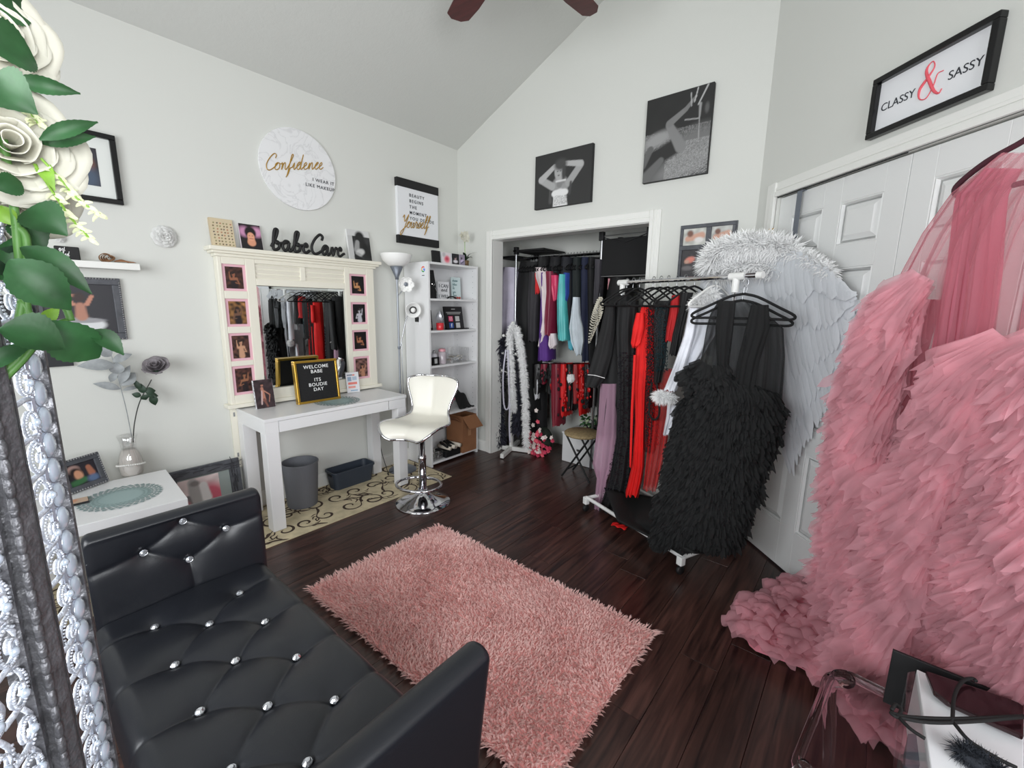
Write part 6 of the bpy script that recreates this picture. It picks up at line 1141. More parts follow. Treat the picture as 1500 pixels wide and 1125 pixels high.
def boa(label, pts, y, r, cnt, ln, m, seed, wd=.003):
    P = [onY(a, b, y) for a, b in pts]; t = thing('feather_boa', label, 'boa', P[0]); MB().tube(catmull(P, 6), r * .6, 8).build('core', m, t, smooth=True); fuzz(t, 'feathers', m, P, r, cnt, ln, seed, wd); return t
M['boadark'] = mat('charcoal_feather', (48, 48, 60), .85); 
boa('white fluffy boa hanging left on white coat stand', [(750, 478), (747, 500), (749, 540), (751, 580), (752, 600)], 3.15, .026, 3000, .03, M['fluff'], 1)
boa('long white fluffy boa right on white coat stand', [(757, 480), (764, 520), (768, 560), (770, 610), (771, 655)], 3.14, .026, 3800, .03, M['fluff'], 2)
boa('charcoal feather boa at far left of coat stand', [(738, 498), (730, 530), (727, 570), (727, 610), (731, 648)], 3.19, .045, 4200, .075, M['boadark'], 3, .010)
boa('charcoal feather boa hanging between two white boas', [(757, 500), (758, 540), (760, 590), (759, 630)], 3.24, .038, 3000, .06, M['boadark'], 4, .009)
t = thing('white_ribbon_sash', 'pale sheer sash looped over coat stand pegs', 'sash', onY(740, 512, 3.13))
for q_ in (((741, 512), (737, 550), (738, 590), (742, 600), (746, 590), (745, 550), (744, 512)), ((747, 590), (746, 620), (747, 648))): MB().tube(catmull([onY(a, b, 3.12) for a, b in q_], 6), .008, 6).build('sash_strand', color_mat('pale_sash', (206, 204, 218), .6), t, smooth=True)
# --------------------------------------------------------------- closet floor things
t = thing('flower_garland', 'pile of pink red and white artificial flowers on closet floor', 'flowers', (-2.38, 3.36, 0)); rs = random.Random(8); fg = {}
MB().grid(lambda a, b: V3(-2.38 + .10 * math.cos(a * 6.283) * math.sin(b * 3.14), 3.40 + .08 * math.sin(a * 6.283) * math.sin(b * 3.14), .135 + .13 * math.cos(b * 3.14)), 16, 10, closed=True).build('greenery', color_mat('dark_greenery', (30, 40, 30), .8, bump=1, bscale=80), t, smooth=True)
for k in range(90):
    c = V3(-2.38 + rs.gauss(0, .08), 3.28 + rs.uniform(-.03, .03), max(.018, rs.gauss(.14, .085))); q = MB(); a = nrm(V3(rs.uniform(-.4, .4), -1, rs.uniform(-.2, .6))); e1_ = nrm(np.cross(a, UZ)); e2_ = np.cross(a, e1_)
    for j in range(5): th = j * 1.257 + k; blade(q, c, c + (e1_ * math.cos(th) + e2_ * math.sin(th)) * .023 + a * .006, .022, a, .15, 3)
    q.build('blossom', [color_mat('coral_bloom', (232, 92, 112), .6), color_mat('pale_bloom', (236, 222, 216), .6), color_mat('rose_bloom', (196, 52, 84), .6)][k % 3], t, smooth=True, fix=False)
t = thing('storage_box', 'white lidded storage box standing in closet', 'box', (-1.93, 3.5, 0)); MB().box((-2.12, 3.34, .002), (-1.70, 3.70, .27)).build('body', M['white'], t, bevel=.004); MB().box((-2.126, 3.334, .27), (-1.694, 3.706, .29)).build('lid', M['white'], t, bevel=.003)
MB().box((-1.96, 3.334, .13), (-1.93, 3.3395, .15)).build('label_holder', M['steel'], t)
t = thing('potted_ivy', 'plum pot with trailing green and white ivy on storage box', 'plant', (-1.86, 3.42, .291)); MB().lathe([(.05, .001), (.07, .08), (.075, .09), (.065, .09), (0, .08)], (-1.86, 3.42, .291), 24).build('pot', M['plum'], t, smooth=True)
for k in range(70):
    a = rs.uniform(0, 6.28); b0 = V3(-1.86, 3.42, .39) + V3(math.cos(a), math.sin(a), 0) * rs.uniform(.0, .1) + V3(0, 0, rs.uniform(-.02, .07)); blade(MB(), b0, b0 + V3(math.cos(a), math.sin(a), rs.uniform(-.8, .5)) * .04, .028, V3(0, -.4, 1), .2, 4).build('leaf', M['leafgreen'] if k % 3 else color_mat('variegated_leaf', (176, 196, 160), .5), t, smooth=True, fix=False)
t = thing('folding_stool', 'folding stool with woven wicker round top and black legs', 'stool', (-1.66, 2.93, 0)); zt_ = .395; fc_ = V3(-1.70, 2.93, zt_)
tc_ = onZ(853, 634, zt_); MB().lathe([(.0, 0), (.135, 0), (.15, .008), (.152, .02), (.14, .03), (0, .032)], (tc_[0], tc_[1], zt_ - .02), 36).build('woven_top', M['wicker'], t, smooth=True)
for sy_2 in (-.09, .09):
    d = V3(1, .05, 0); c = V3(tc_[0], tc_[1] + sy_2, 0)
    MB().tube([c + V3(-.13, 0, .006), c + V3(.11, 0, zt_ - .022)], .0085, 8).build('leg', M['black'], t); MB().tube([c + V3(.13, .016, .006), c + V3(-.11, .016, zt_ - .022)], .0085, 8).build('leg', M['black'], t)
MB().tube([V3(tc_[0] - .09, tc_[1] - .09, .07), V3(tc_[0] - .09, tc_[1] + .09, .07)], .006, 6).build('cross_bar', M['black'], t)
# --------------------------------------------------------------- rolling rack
RA, RB = V3(-1.335, 2.78, 0), V3(-.566, 2.47, 0); RD = nrm(RB - RA); RCx = V3(-RD[1], RD[0], 0); RZ = 1.605
t = thing('rolling_rack', 'chrome rolling garment rack on white wheeled base', 'clothes rack', (RA + RB) / 2)
MB().tube([RA - RD * .03 + UZ * RZ, RB + RD * .11 + UZ * RZ], .0125, 14).build('rail', M['chrome'], t)
for P_ in (RA, RB):
    MB().tube([P_ + UZ * .13, P_ + UZ * (RZ - .02)], .0125, 12).build('upright', M['chrome'], t); MB().tube([P_ + UZ * (RZ - .08), P_ + UZ * (RZ - .012)], .018, 14).tube([P_ - RD * .035 + UZ * RZ, P_ + RD * .05 + UZ * RZ], .019, 14).build('t_joint', M['socket'], t)
    MB().tube([P_ - RCx * .22 + UZ * .10, P_ + RCx * .22 + UZ * .10], .0135, 12).build('base_bar', M['socket'], t)
    for s_ in (-1, 1):
        w_ = P_ + RCx * s_ * .22; MB().obox(w_ + UZ * .085, RD * .018, RCx * .018, (0, 0, .026)).build('caster_housing', M['socket'], t, bevel=.005)
        A_w = np.array([RCx, UZ, RD]); MB().lathe([(.0, -.01), (.022, -.01), (.026, -.005), (.026, .005), (.022, .01), (0, .01)], w_ + UZ * .028, 18, ax=A_w).build('wheel', M['black'], t, smooth=True)
for s_ in (-.215, .215): MB().tube([RA + RCx * s_ + UZ * .105, RB + RCx * s_ + UZ * .105], .0125, 10).build('base_rail', M['socket'], t)
MB().tube([RB + RD * .11 + UZ * RZ, RB + RD * .14 + UZ * RZ], .0175, 14).build('end_cap', M['socket'], t)
def rp(s, z=RZ): return RA + (RB - RA) * s + UZ * z
for k, s_ in enumerate((.05, .12, .19, .33, .40, .47, .55, .62, .70, .86)):
    hang('black' if k not in (9,) else 'white', rp(s_, RZ + .014), RCx + RD * .1 * math.sin(k * 2), 'black velvet hanger on the rolling rack rail' if k != 9 else 'white hanger with robe near right end of rolling rack', 'black hangers on the rolling rack' if k != 9 else 'white hanger on the rolling rack')
def rg_(name, label, col, rows, s, thick=.05, pl=4, amp=.01, rough=.75, m=None, seed=0, cat='garment', part='cloth', t=None, **k):
    t = t or garment(name, label, cat, rp(s)); mm = m or color_mat('cloth_%s' % '_'.join(map(str, col)), col, rough, var=.12, bump=.5, bscale=45)
    drape(t, part, mm, rows, rp(s), k.pop('nrmv', -RD), thick, pl, amp, seed=seed, **k); return t
VN = nrm(V3(.36, -.93, 0))
t = rg_('kimono', 'black kimono with white cuff piping at left of rolling rack', (12, 12, 14), [(432, 902, 924), (442, 890, 930), (480, 885, 930), (520, 881, 928), (560, 877, 922), (600, 875, 912), (634, 875, 903)], .04, .07, 4, .010, nrmv=VN, seed=1)
drape(t, 'sleeve', color_mat('cloth_12_12_14', (12, 12, 14)), [(444, 888, 902), (480, 880, 902), (520, 869, 897), (552, 860, 888), (567, 857, 877)], rp(.04) + VN * .09, VN, .03, 2, .006, seed=2)
MB().tube(catmull([onP(x, y, rp(.04) + VN * .126, VN) for x, y in ((861, 549), (872, 550), (886, 554))], 5), .0022, 6).build('piping', M['lightink'], t)
rg_('sheer_gown', 'mauve sheer gown hem hanging below black kimono', None, [(560, 880, 905), (632, 874, 905), (680, 868, 900), (700, 874, 890), (752, 869, 884)], .10, .05, 4, .014, m=mat('mauve_sheer', (190, 150, 172), .85, sheer=(.5, .9)), nrmv=VN, seed=3)
t = rg_('lace_gown', 'long black lace gown left of the red gown on rack', (13, 13, 16), [(440, 905, 936), (480, 902, 934), (560, 905, 932), (640, 903, 932), (700, 893, 926), (745, 878, 918)], .2, .06, 5, .014, nrmv=VN, seed=4)
q = MB(); rs = np.random.default_rng(3)
for k in range(900):
    v_ = rs.uniform(.25, 1); yy = 440 + 305 * v_; xa, xb = np.interp(yy, [440, 560, 640, 745], [905, 905, 903, 878]), np.interp(yy, [440, 560, 640, 745], [936, 932, 932, 918]); p = onP(rs.uniform(xa, xb), yy, rp(.2) + VN * .07, VN); q.ball(p, .0035, 4, 3)
q.build('sequins', color_mat('black_sequin', (60, 60, 70), .15, metal=.7), t, kind='stuff', fix=False)
t = rg_('red_gown', 'bright red lace gown in middle of rolling rack', (224, 20, 18), [(446, 940, 952), (470, 934, 952), (520, 931, 952), (560, 929, 948), (620, 930, 945), (680, 926, 944), (702, 921, 941), (724, 916, 936)], .42, .05, 6, .014, nrmv=VN, seed=5, hem=.02)
drape(t, 'sleeve', color_mat('cloth_224_20_18', (224, 20, 18)), [(458, 932, 944), (480, 927, 944), (503, 924, 938), (508, 926, 932)], rp(.42) + VN * .06, VN, .02, 2, .005, seed=6); drape(t, 'tie', color_mat('cloth_224_20_18', (224, 20, 18)), [(520, 928, 932), (600, 924, 928), (684, 922, 925)], rp(.42) + VN * .085, VN, .006, 1, .003, nu=10, seed=7)
t = rg_('sequin_gown', 'black and red sequin gown right of the red gown', (44, 12, 14), [(446, 950, 968), (500, 948, 965), (560, 946, 966), (620, 944, 966), (660, 944, 960)], .5, .05, 5, .012, nrmv=VN, seed=8)
q = MB(); q2 = MB()
for k in range(1600): yy = rs.uniform(452, 655); p = onP(rs.uniform(946, 966), yy, rp(.5) + VN * .06, VN); (q if k % 2 else q2).ball(p, .0032, 4, 3)
q.build('red_sequins', color_mat('red_sequin', (200, 24, 24), .25, metal=.4), t, kind='stuff', fix=False); q2.build('black_sequins', color_mat('black_sequin', (60, 60, 70), .15, metal=.7), t, kind='stuff', fix=False)
rg_('sheer_gown', 'red sheer gown between sequin gown and black ruffles', None, [(540, 956, 985), (600, 952, 985), (660, 948, 975), (716, 942, 962)], .55, .04, 5, .012, m=mat('red_sheer', (206, 36, 36), .8, sheer=(.45, .95)), nrmv=VN, seed=9)
t = rg_('beaded_dress', 'black beaded dress with looped strap on rolling rack', (16, 16, 18), [(440, 960, 986), (470, 957, 980), (530, 958, 975), (560, 957, 968)], .6, .05, 4, .01, nrmv=VN, seed=10)
MB().tube(catmull([onP(x, y, rp(.6) + VN * .07, VN) for x, y in ((955, 560), (951, 600), (954, 612), (961, 614), (966, 602), (962, 560))], 6), .007, 6).build('strap_loop', M['velvet'], t, smooth=True)
q = MB()
for k in range(500): q.ball(onP(rs.uniform(959, 978), rs.uniform(450, 545), rp(.6) + VN * .06, VN), .0033, 4, 3)
q.build('beads', color_mat('teal_bead', (50, 74, 80), .2, metal=.5), t, kind='stuff', fix=False)
rg_('lace_bodysuit', 'red and black lace bodysuit beneath rack hangers', (176, 24, 28), [(432, 984, 1000), (460, 980, 998), (480, 976, 996), (500, 974, 990)], .7, .04, 4, .01, nrmv=VN, seed=11)
rg_('lace_bodysuit', 'black lace top right of red bodysuit on rack', (15, 14, 16), [(428, 996, 1016), (455, 994, 1008), (490, 985, 1000), (520, 980, 996)], .78, .04, 4, .01, nrmv=VN, seed=12)
t = rg_('white_robe', 'white satin robe with fluffy fur cuffs on rack', (226, 228, 236), [(434, 1028, 1056), (450, 1014, 1056), (490, 1008, 1048), (520, 1000, 1030), (542, 996, 1012)], .86, .04, 3, .01, rough=.5, nrmv=VN, seed=13)
drape(t, 'sleeve', color_mat('cloth_226_228_236', (226, 228, 236)), [(448, 1010, 1024), (490, 1002, 1018), (540, 985, 1004), (572, 972, 992)], rp(.86) + VN * .05, VN, .025, 2, .006, seed=14)
drape(t, 'lower_panel', color_mat('cloth_226_228_236', (226, 228, 236)), [(585, 978, 992), (610, 976, 990), (637, 971, 979)], rp(.86) + VN * .0, VN, .015, 2, .006, seed=15)
fuzz(t, 'fur_cuff', M['fluff'], [onP(963, 580, rp(.86) + VN * .07, VN), onP(984, 584, rp(.86) + VN * .07, VN)], .028, 1500, .025, 5, .002); fuzz(t, 'fur_collar', M['fluff'], [onP(x, y, rp(.86) + VN * .04, VN) for x, y in ((1018, 448), (1030, 436), (1048, 430))], .028, 1500, .03, 6, .002)
# black tulle gown on the end of the rack
GN = nrm(V3(.28, -.96, 0)); G0 = RB + GN * .10 + RD * .02
t = garment('tulle_gown', 'black tulle gown with ruffled skirt on right end of rack', 'gown', G0)
top_ = [(440, 1052, 1100), (460, 1040, 1125), (480, 1035, 1148), (520, 1028, 1150), (560, 1018, 1148), (590, 1010, 1146)]
drape(t, 'sheer_bodice', M['blacksheer'], top_, G0, GN, .05, 7, .016, nu=80, seed=3)
drape(t, 'bodice_strap', M['blacktulle'], [(440, 1052, 1078), (480, 1048, 1074), (530, 1050, 1066), (590, 1055, 1075)], G0 + GN * .05, GN, .02, 4, .008, seed=4)
drape(t, 'bodice_strap', M['blacktulle'], [(446, 1100, 1126), (480, 1092, 1128), (530, 1080, 1112), (590, 1072, 1100)], G0 + GN * .05, GN, .02, 4, .008, seed=5)
sk_ = [(548, 1032, 1056), (575, 1014, 1134), (600, 1004, 1136), (650, 994, 1120), (700, 982, 1104), (750, 970, 1088), (785, 968, 1078)]
drape(t, 'lining', M['blackbody'], [(545, 1036, 1060), (575, 1015, 1138), (600, 1000, 1138), (650, 990, 1122), (700, 978, 1108), (750, 962, 1094), (800, 950, 1074)], G0, GN, .07, 5, .02, seed=6)
flounces(t, 'ruffles', M['blacktulle'], sk_, G0, GN, .085, 2600, .085, .052, lambda u_, v: (u_ * .38 - .18, 1), 7, amp=.010, lift=.016, fold=4)
flounces(t, 'ruffle_tops', M['blacktulle'], [(528, 1020, 1058), (550, 1008, 1064), (580, 1012, 1070)], G0, GN, .10, 60, .06, .07, lambda u_, v: (u_ * .5 - .4, 1), 8, amp=.012)
for dy_, dz_ in ((.03, 0), (-.012, -.03)):
    hx_ = (onP(1022, 462, G0, GN) + onP(1153, 465, G0, GN)) / 2 + GN * dy_; hang('black', (hx_[0], hx_[1], hx_[2] + .165 + dz_), onP(1153, 465, G0, GN) - onP(1022, 462, G0, GN), 'large black velvet hanger inside the black tulle gown, the higher of two' if dz_ == 0 else 'large black velvet hanger behind the black tulle gown, the lower of two', 'hangers of the black tulle gown', 1.04)
# trailing hem over the rack base
q = MB(); hp_ = lambda a, b: onZ(np.interp(b, [0, .5, 1], [885, 905, 1000]) + (np.interp(b, [0, .5, 1], [1000, 1020, 1060]) - np.interp(b, [0, .5, 1], [885, 905, 1000])) * a, np.interp(b, [0, 1], [715, 810]) + 22 * a * (1 - b), .17 + .03 * math.sin(a * 11 + b * 5))
q.grid(lambda a, b: hp_(a, b) , 30, 14); q.build('train', M['blacktulle'], t, smooth=True, solid=.01)
t = thing('red_cloth', 'scrap of bright red cloth on floor under rolling rack', 'cloth', onZ(908, 772, 0)); c = onZ(908, 772, .002)
MB().grid(lambda a, b: c + V3(-.05 + .10 * a, .02 - .05 * b, .004 + .012 * abs(math.sin(a * 7 + b * 3))), 14, 6).build('folds', color_mat('cloth_224_20_18', (224, 20, 18)), t, smooth=True, solid=.003)
# --------------------------------------------------------------- feather wings
t = thing('angel_wings', 'pair of large white feather wings hanging on the door hook', 'costume wings', (-.42, 2.72, .6))
WR0, WN = C0 + CN * .11, nrm(V3(-.45, -.9, 0)); WR0 = cpt(.36, 0, .10)
WL0, WLN = WR0 + CN * .03, nrm(V3(.0, -1, 0))
def feather(m, base, tip, wd, n, curl=.06, k=8):
    base, tip = np.array(base, float), np.array(tip, float); d = tip - base; L = np.linalg.norm(d); d /= L; s = nrm(np.cross(d, n)); nn = np.cross(s, d); V = []; F = []
    for i in range(k + 1):
        t_ = i / k; w_ = wd / 2 * (.35 + .65 * min(1, t_ * 3)) * (1 if t_ < .8 else math.sqrt(max(.02, 1 - ((t_ - .8) / .2) ** 2))) * (1 + .06 * math.sin(i * 2.3)); c = base + d * L * t_ + nn * (curl * L * 4 * t_ * (1 - t_) * .5) + s * (.03 * L * math.sin(t_ * 3.1))
        V += [c - s * w_ - nn * .35 * w_, c + nn * .05 * w_, c + s * w_ - nn * .35 * w_]
    for i in range(k): a = i * 3; F += [(a, a + 1, a + 4, a + 3), (a + 1, a + 2, a + 5, a + 4)]
    return m.add(V, F)
rs = np.random.default_rng(5)
def wing(top, tips, p0, n, layers, perlayer, wpx, dz=0):
    T = catmull([V3(*p, 0)[:2] for p in top], 12); E = catmull([V3(*p, 0)[:2] for p in tips], 12); T = np.array(T); E = np.array(E)
    def at(A, u_): x = u_ * (len(A) - 1.001); i = int(x); return A[i] + (A[i + 1] - A[i]) * (x - i)
    for li, (f0, f1) in enumerate(layers):
        for k in range(perlayer[li]):
            u_ = (k + rs.uniform(.2, .8)) / perlayer[li]; a, b = at(T, u_), at(E, u_); p, q = a + (b - a) * max(0, f0 + rs.uniform(-.03, .03)), a + (b - a) * (f1 + rs.uniform(-.05, .03)); off = .008 + li * .011
            lay = len(layers) - 1 - li; off = .012 + .022 * li
            m = MB(); feather(m, onP(p[0], p[1], p0 + n * off, n), onP(q[0], q[1], p0 + n * (off + rs.uniform(-.004, .008)), n), wpx / FPX * 2.6 * rs.uniform(.8, 1.2), n)
            m.build('feather', M['feather'], t, smooth=True, fix=False)
wing([(1120, 385), (1140, 372), (1165, 368), (1190, 380), (1225, 405), (1244, 432)], [(1138, 560), (1156, 686), (1180, 662), (1206, 618), (1232, 560), (1256, 455)], WR0, WN, [(.35, 1.0), (.2, .82), (.08, .62), (0, .42), (-.02, .24)], [22, 22, 20, 20, 18], 13)
wing([(1150, 380), (1110, 372), (1070, 380), (1036, 400)], [(1128, 660), (1085, 620), (1040, 540), (1018, 440)], WL0, WLN, [(.3, 1.0), (.12, .75), (0, .5)], [14, 14, 12], 14)
fuzz(t, 'down', M['fluff'], [onP(x, y, WL0 + WLN * .06, WLN) for x, y in ((1040, 392), (1052, 372), (1085, 362), (1120, 362), (1160, 372))], .055, 5200, .06, 3, .004, .1)
fuzz(t, 'down', M['fluff'], [onP(x, y, WL0 + WLN * .05, WLN) for x, y in ((1046, 405), (1080, 392), (1120, 390), (1150, 396))], .05, 2600, .055, 4, .004, .3)
fuzz(t, 'down', M['fluff'], [onP(x, y, WR0 + WN * .07, WN) for x, y in ((1150, 372), (1172, 376), (1196, 388), (1215, 402))], .03, 1800, .04, 5, .004, .2)
MB().tube(catmull([onP(x, y, WL0 + WLN * .05, WLN) for x, y in ((1042, 395), (1060, 376), (1090, 368), (1125, 370), (1160, 380), (1190, 392))], 6), [.03] * 6 + [.055] * 19 + [.04] * 6, 12).build('down_core', M['fluff'], t, smooth=True)
MB().tube(catmull([onP(1165, 385, WR0, WN), onP(1163, 372, WR0, WN), onC(1167, 400, .06)], 4), .003, 6).build('strap', M['socket'], t)
MB().obox(onP(1158, 395, WR0 + WN * .012, WN), (.03, 0, 0), WN * .006, (0, 0, .09)).build('backplate', M['fluff'], t, bevel=.004)
# --------------------------------------------------------------- pink tulle gown
PN = CN; P0 = C0 + CN * .30
t = garment('tulle_gown', 'huge pink ruffled tulle gown hanging on white double doors', 'gown', P0 + CD * 1.1)
drape(t, 'sheer_bodice', M['pinksheer'], [(222, 1476, 1640), (250, 1440, 1640), (283, 1397, 1640), (340, 1356, 1640), (400, 1326, 1640), (480, 1312, 1640), (580, 1305, 1640)], P0, PN, .05, 11, .016, nu=140, nv=30, seed=2)
drape(t, 'bodice_panel', mat('pink_tulle_layers', (216, 128, 146), .85, alpha=.8, thin=.3), [(245, 1452, 1490), (285, 1408, 1474), (400, 1392, 1462), (500, 1376, 1446), (580, 1362, 1430)], P0 + PN * .01, PN, .03, 8, .012, nu=70, seed=5)
drape(t, 'lining', M['pinkbody'], [(436, 1340, 1352), (480, 1316, 1338), (560, 1288, 1318), (640, 1270, 1326), (740, 1258, 1320), (840, 1246, 1320), (900, 1246, 1330)], P0, PN, .09, 5, .02, seed=6)
drape(t, 'lining', M['pinkbody'], [(515, 1470, 1500), (570, 1432, 1545), (640, 1400, 1580), (740, 1360, 1595), (840, 1325, 1600), (960, 1300, 1600)], P0, PN, .15, 7, .03, seed=7, nu=70)
slv = [(402, 1344, 1358), (430, 1332, 1352), (470, 1312, 1338), (540, 1286, 1320), (640, 1264, 1306), (740, 1250, 1300), (830, 1240, 1300), (880, 1240, 1316)]
skr = [(494, 1466, 1480), (540, 1450, 1482), (600, 1422, 1456), (700, 1364, 1424), (800, 1318, 1396), (900, 1280, 1372), (985, 1256, 1360)]
rtp = [(490, 1516, 1640), (540, 1510, 1640), (600, 1496, 1640), (700, 1470, 1650), (800, 1430, 1660), (900, 1404, 1680), (985, 1386, 1700)]
F_ = lambda u_, v: (-.62 + .25 * u_, 1)
flounces(t, 'sleeve_ruffles', M['pinktulle'], slv, P0, PN, .11, 800, .15, .10, F_, 11, amp=.010, lift=.022, cols=12, fold=4.5)
flounces(t, 'skirt_ruffles', M['pinktulle'], skr, P0, PN, .17, 1300, .145, .10, lambda u_, v: (-.55 + .35 * u_ + .12 * math.sin(v * 9), 1), 12, amp=.010, lift=.026, cols=12, fold=4.5)
flounces(t, 'shoulder_ruffles', M['pinktulle'], rtp, P0 + PN * .03, PN, .17, 1900, .12, .075, lambda u_, v: (-.35 + .3 * u_ + .12 * math.sin(v * 8), 1), 13, amp=.010, lift=.026, cols=12, fold=4.5)
rs = np.random.default_rng(21); TR = [(868, 1172, 1420), (900, 1112, 1500), (925, 1086, 1500), (955, 1100, 1500), (985, 1180, 1500), (1030, 1236, 1500), (1075, 1270, 1500), (1112, 1318, 1500)]
def tr(a, b):
    y, xl, xr = rows_at(TR, b); x = xl + (xr - xl) * a; p = onZ(x, y, .0); e = min(1, min(a * 6, b * 6, (1 - b) * 8)); p[2] = .012 + .09 * math.sqrt(max(0, e)) * (1 + .35 * math.sin(p[0] * 23) * math.sin(p[1] * 19)) ; return p
q = MB(); q.grid(tr, 60, 30); q.build('train', M['pinkbody'], t, smooth=True)
V = []; F = []
for k in range(520):
    a, b = rs.uniform(0, 1) ** 1.3, rs.uniform(.0, 1); p = tr(a, b); dr = nrm(V3(-1, -.35, 0) + V3(rs.normal(0, .5), rs.normal(0, .5), 0)); sd = V3(-dr[1], dr[0], 0); l_ = rs.uniform(.06, .11); w_ = rs.uniform(.09, .16); k0 = len(V); ph = rs.uniform(0, 6.28, 2)
    for j in range(5):
        for i in range(11):
            c = 2 * i / 10 - 1; t_ = j / 4; V.append(p + sd * c * w_ / 2 * (.5 + .6 * t_) + dr * l_ * t_ * (1 - .3 * c * c) + UZ * (.035 * math.sin(t_ * 2.6) + .012 * math.sin(c * 5 + ph[0]) * t_ + .015))
    for j in range(4):
        for i in range(10): q0 = k0 + j * 11 + i; F.append((q0, q0 + 1, q0 + 12, q0 + 11))
V = np.array(V); V[:, 2] = np.maximum(V[:, 2], .008); q = MB(); q.add(V, F); q.build('train_ruffles', M['pinktulle'], t, smooth=True, fix=False, kind='stuff')
h = thing('clothes_hanger', 'dark plum velvet hanger carrying the pink tulle gown', 'hanger', P0 + CD * 1.2 + UZ * 2.0); A_, B_ = onP(1398, 282, P0, PN), onP(1500, 206, P0, PN); hm = color_mat('plum_velvet', (70, 30, 42), .8)
cx_h = B_ + (B_ - A_) * .30; mir = lambda p: p + 2 * ((cx_h - p) @ CD) * CD
P = [onP(1412, 287, P0, PN), onP(1400, 284, P0, PN), onP(1404, 270, P0, PN), onP(1445, 237, P0, PN), B_, cx_h]; P = P + [mir(p) for p in P[:-1]][::-1]
MB().tube(catmull(P, 5) , .008, 8).build('shoulder_bar', hm, h, smooth=True); MB().tube([P[0], mir(P[0])], .0075, 8).build('lower_bar', hm, h, smooth=True)
MB().tube(catmull([cx_h, cx_h + UZ * .05, cx_h + UZ * .08 - PN * .03, cx_h + UZ * .07 - PN * .10, cx_h + UZ * .02 - PN * .19, cx_h - UZ * .0 - PN * .27], 5), .003, 8).build('hook', M['steel'], h, smooth=True)
# --------------------------------------------------------------- clear acrylic stool at lower right and the things on it
t = thing('acrylic_stool', 'clear acrylic stool with curved legs in front of pink train', 'stool', (.25, 1.25, 0)); Cs = onZ(1222, 968, .45); F1 = onZ(1160, 1090, .012)
ax_ = nrm(V3(1, -.12, 0)); ay_ = V3(ax_[1], -ax_[0], 0); SW, SD = .46, .42
def sp(a, b, z=.45): return V3(Cs[0], Cs[1], z) + ax_ * SW * a + ay_ * SD * b
q = MB(); rim = []
for (ca, cb, a0) in ((.88, .88, 0), (.12, .88, 90), (.12, .12, 180), (.88, .12, 270)):
    for i in range(7): a = math.radians(a0 + 15 * i); rim.append((ca + .12 * math.cos(a), cb + .12 * math.sin(a)))
q.prism([sp(a, b, .425) for a, b in rim], (0, 0, .022)); q.build('seat', M['acrylic'], t, bevel=.006)
q = MB(); q.tube([sp(.5 + (a - .5) * 1.0, .5 + (b - .5) * 1.0, .418) for a, b in rim], .012, 8, closed=True); q.build('seat_rim', M['acrylic'], t, smooth=True)
for (a, b) in ((.04, .04), (.96, .04), (.04, .96), (.96, .96)):
    c = sp(a, b, 0); o_ = nrm(ax_ * (1 if a > .5 else -1) * .6 + ay_ * (1 if b > .5 else -1) * .6); P = catmull([c - o_ * .02 + UZ * .43, c + o_ * .03 + UZ * .36, c + o_ * .0 + UZ * .22, c - o_ * .01 + UZ * .12, c + o_ * .03 + UZ * .04, c + o_ * .065 + UZ * .018], 6); K = len(P)
    MB().tube(P, [.026 - .016 * math.sin(min(1, i / K * 1.1) * 1.57) for i in range(K)], 12).ball(c + o_ * .07 + UZ * .0175, .017, 10, 7).build('leg', M['acrylic'], t, smooth=True)
zs = .4475
def slab(name, label, cat, m, px, z, th, bevel=.002, **k):
    P = [onZ(x, y, z) for x, y in px]; t = thing(name, label, cat, P[0] - UZ * th); MB().prism([p - UZ * th for p in P], (0, 0, th)).build('body', m, t, bevel=bevel); return t
def onseat(x, y, z): return onZ(x, y, z)
wb = slab('paper_box', 'white paper box on the clear acrylic stool', 'box', M['paper'], [(1343, 980), (1500, 1052), (1500, 1130), (1364, 1130)], .60, .152)
b0, b1 = onZ(1308, 951, .60), onZ(1503, 1030, .60); u = b1 - b0; n = nrm(np.cross(u, UZ)); n = n if n @ (EYE - b0) > 0 else -n
t = thing('black_folder', 'upright black folder behind white paper box on clear stool', 'folder', b0 * V3(1, 1, 0) + UZ * zs); MB().obox(b0 * V3(1, 1, 0) + u / 2 + UZ * (zs + .60) / 2 + n * .0, u / 2, n * .004, (0, 0, (.60 - zs) / 2)).build('board', M['black'], t, bevel=.001)
slab('tablet', 'dark glossy tablet lying on top of white paper box', 'tablet', color_mat('dark_brown_gloss', (40, 20, 24), .15), [(1356, 982), (1500, 1030), (1500, 1078), (1388, 1028), (1368, 1012)], .622, .012, .003)
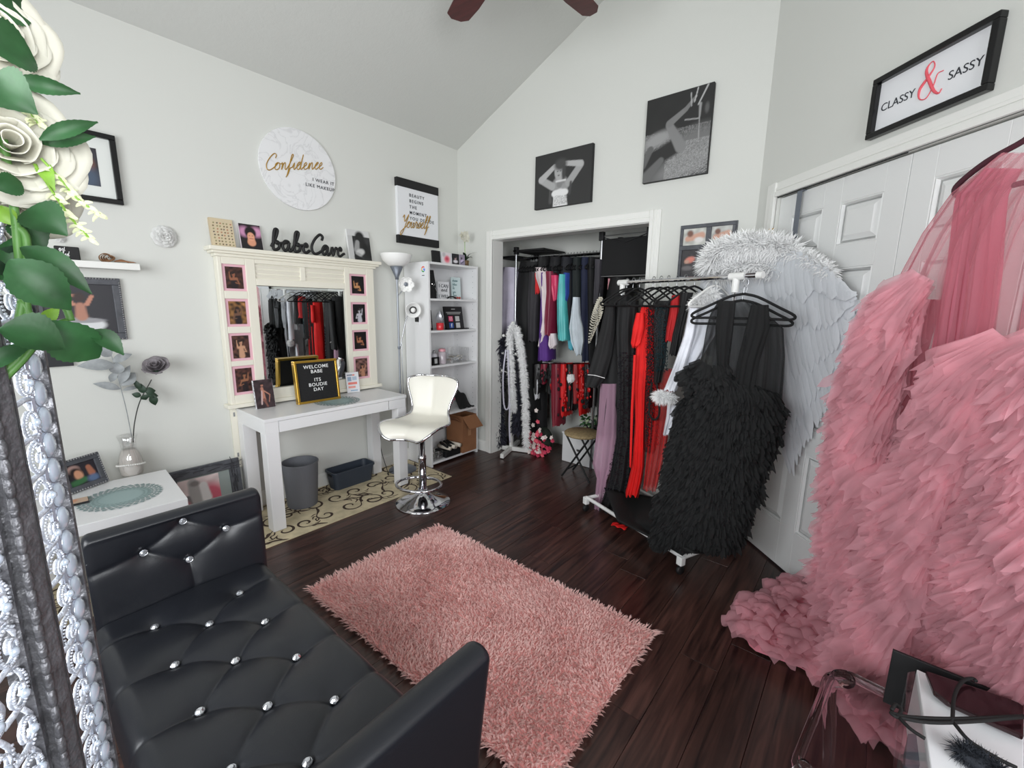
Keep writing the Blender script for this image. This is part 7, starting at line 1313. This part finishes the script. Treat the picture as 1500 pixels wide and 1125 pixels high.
q0 = [onZ(x, y, .59) for x, y in ((1329, 984), (1341, 982), (1361, 1130), (1316, 1130))]; t = thing('clear_case', 'narrow clear plastic case beside white paper box', 'box', q0[0] * V3(1, 1, 0) + UZ * zs)
MB().prism([p - UZ * .135 for p in q0], (0, 0, .135)).build('case', M['thinglass'], t, bevel=.002); q1 = [onZ(x, y, .53) for x, y in ((1330, 1075), (1352, 1075), (1352, 1120), (1326, 1120))]; MB().prism([p - UZ * .05 for p in q1], (0, 0, .05)).build('contents', M['greymetal'], t)
t = thing('black_cable', 'black elastic cable looped over tablet and paper box', 'cable', onZ(1310, 1045, .63)); zc_ = .634
for P_ in (((1306, 1040), (1312, 1032), (1320, 1040), (1314, 1050), (1306, 1044), (1330, 1050), (1400, 1053), (1500, 1049)), ((1312, 1050), (1360, 1058), (1420, 1057), (1500, 1050)), ((1395, 1058), (1398, 1020), (1410, 998), (1425, 994), (1430, 998)), ((1318, 1052), (1334, 1068), (1355, 1082)), ((1398, 1060), (1420, 1085), (1460, 1110), (1490, 1125))):
    MB().tube(catmull([onZ(x, y, zc_) for x, y in P_], 6), .0036, 6).build('loop', M['cord'], t, smooth=True)
t = thing('bristle_brush', 'dark soft bristle brush lying at bottom right corner', 'brush', onZ(1435, 1112, .61)); c = onZ(1432, 1112, .615); MB().ball(c, .022, 12, 8, sc=(1.3, 1, .6)).build('core', M['darkhair'], t, smooth=True); fuzz(t, 'bristles', M['darkhair'], [c - V3(.022, 0, 0), c, c + V3(.03, -.01, 0)], .014, 1800, .022, 9, .0007, .2)
MB().tube([c + V3(.03, -.01, 0), c + V3(.12, -.03, .005)], .008, 8).build('handle', M['blackgloss'], t, smooth=True)
t = thing('white_scrunched_cloth', 'white scrunched cloth at right edge beside tablet', 'cloth', onZ(1492, 985, .6)); c = onZ(1496, 990, .62)
MB().grid(lambda a, b: c + V3(.035 * math.cos(a * 6.283) * math.sin(b * 3.14) * (1 + .25 * math.sin(a * 19)), .03 * math.sin(a * 6.283) * math.sin(b * 3.14) * (1 + .25 * math.sin(a * 19)), .04 * math.cos(b * 3.14) * (1 + .2 * math.sin(a * 13))), 40, 14, closed=True).build('folds', M['whitepetal'], t, smooth=True)
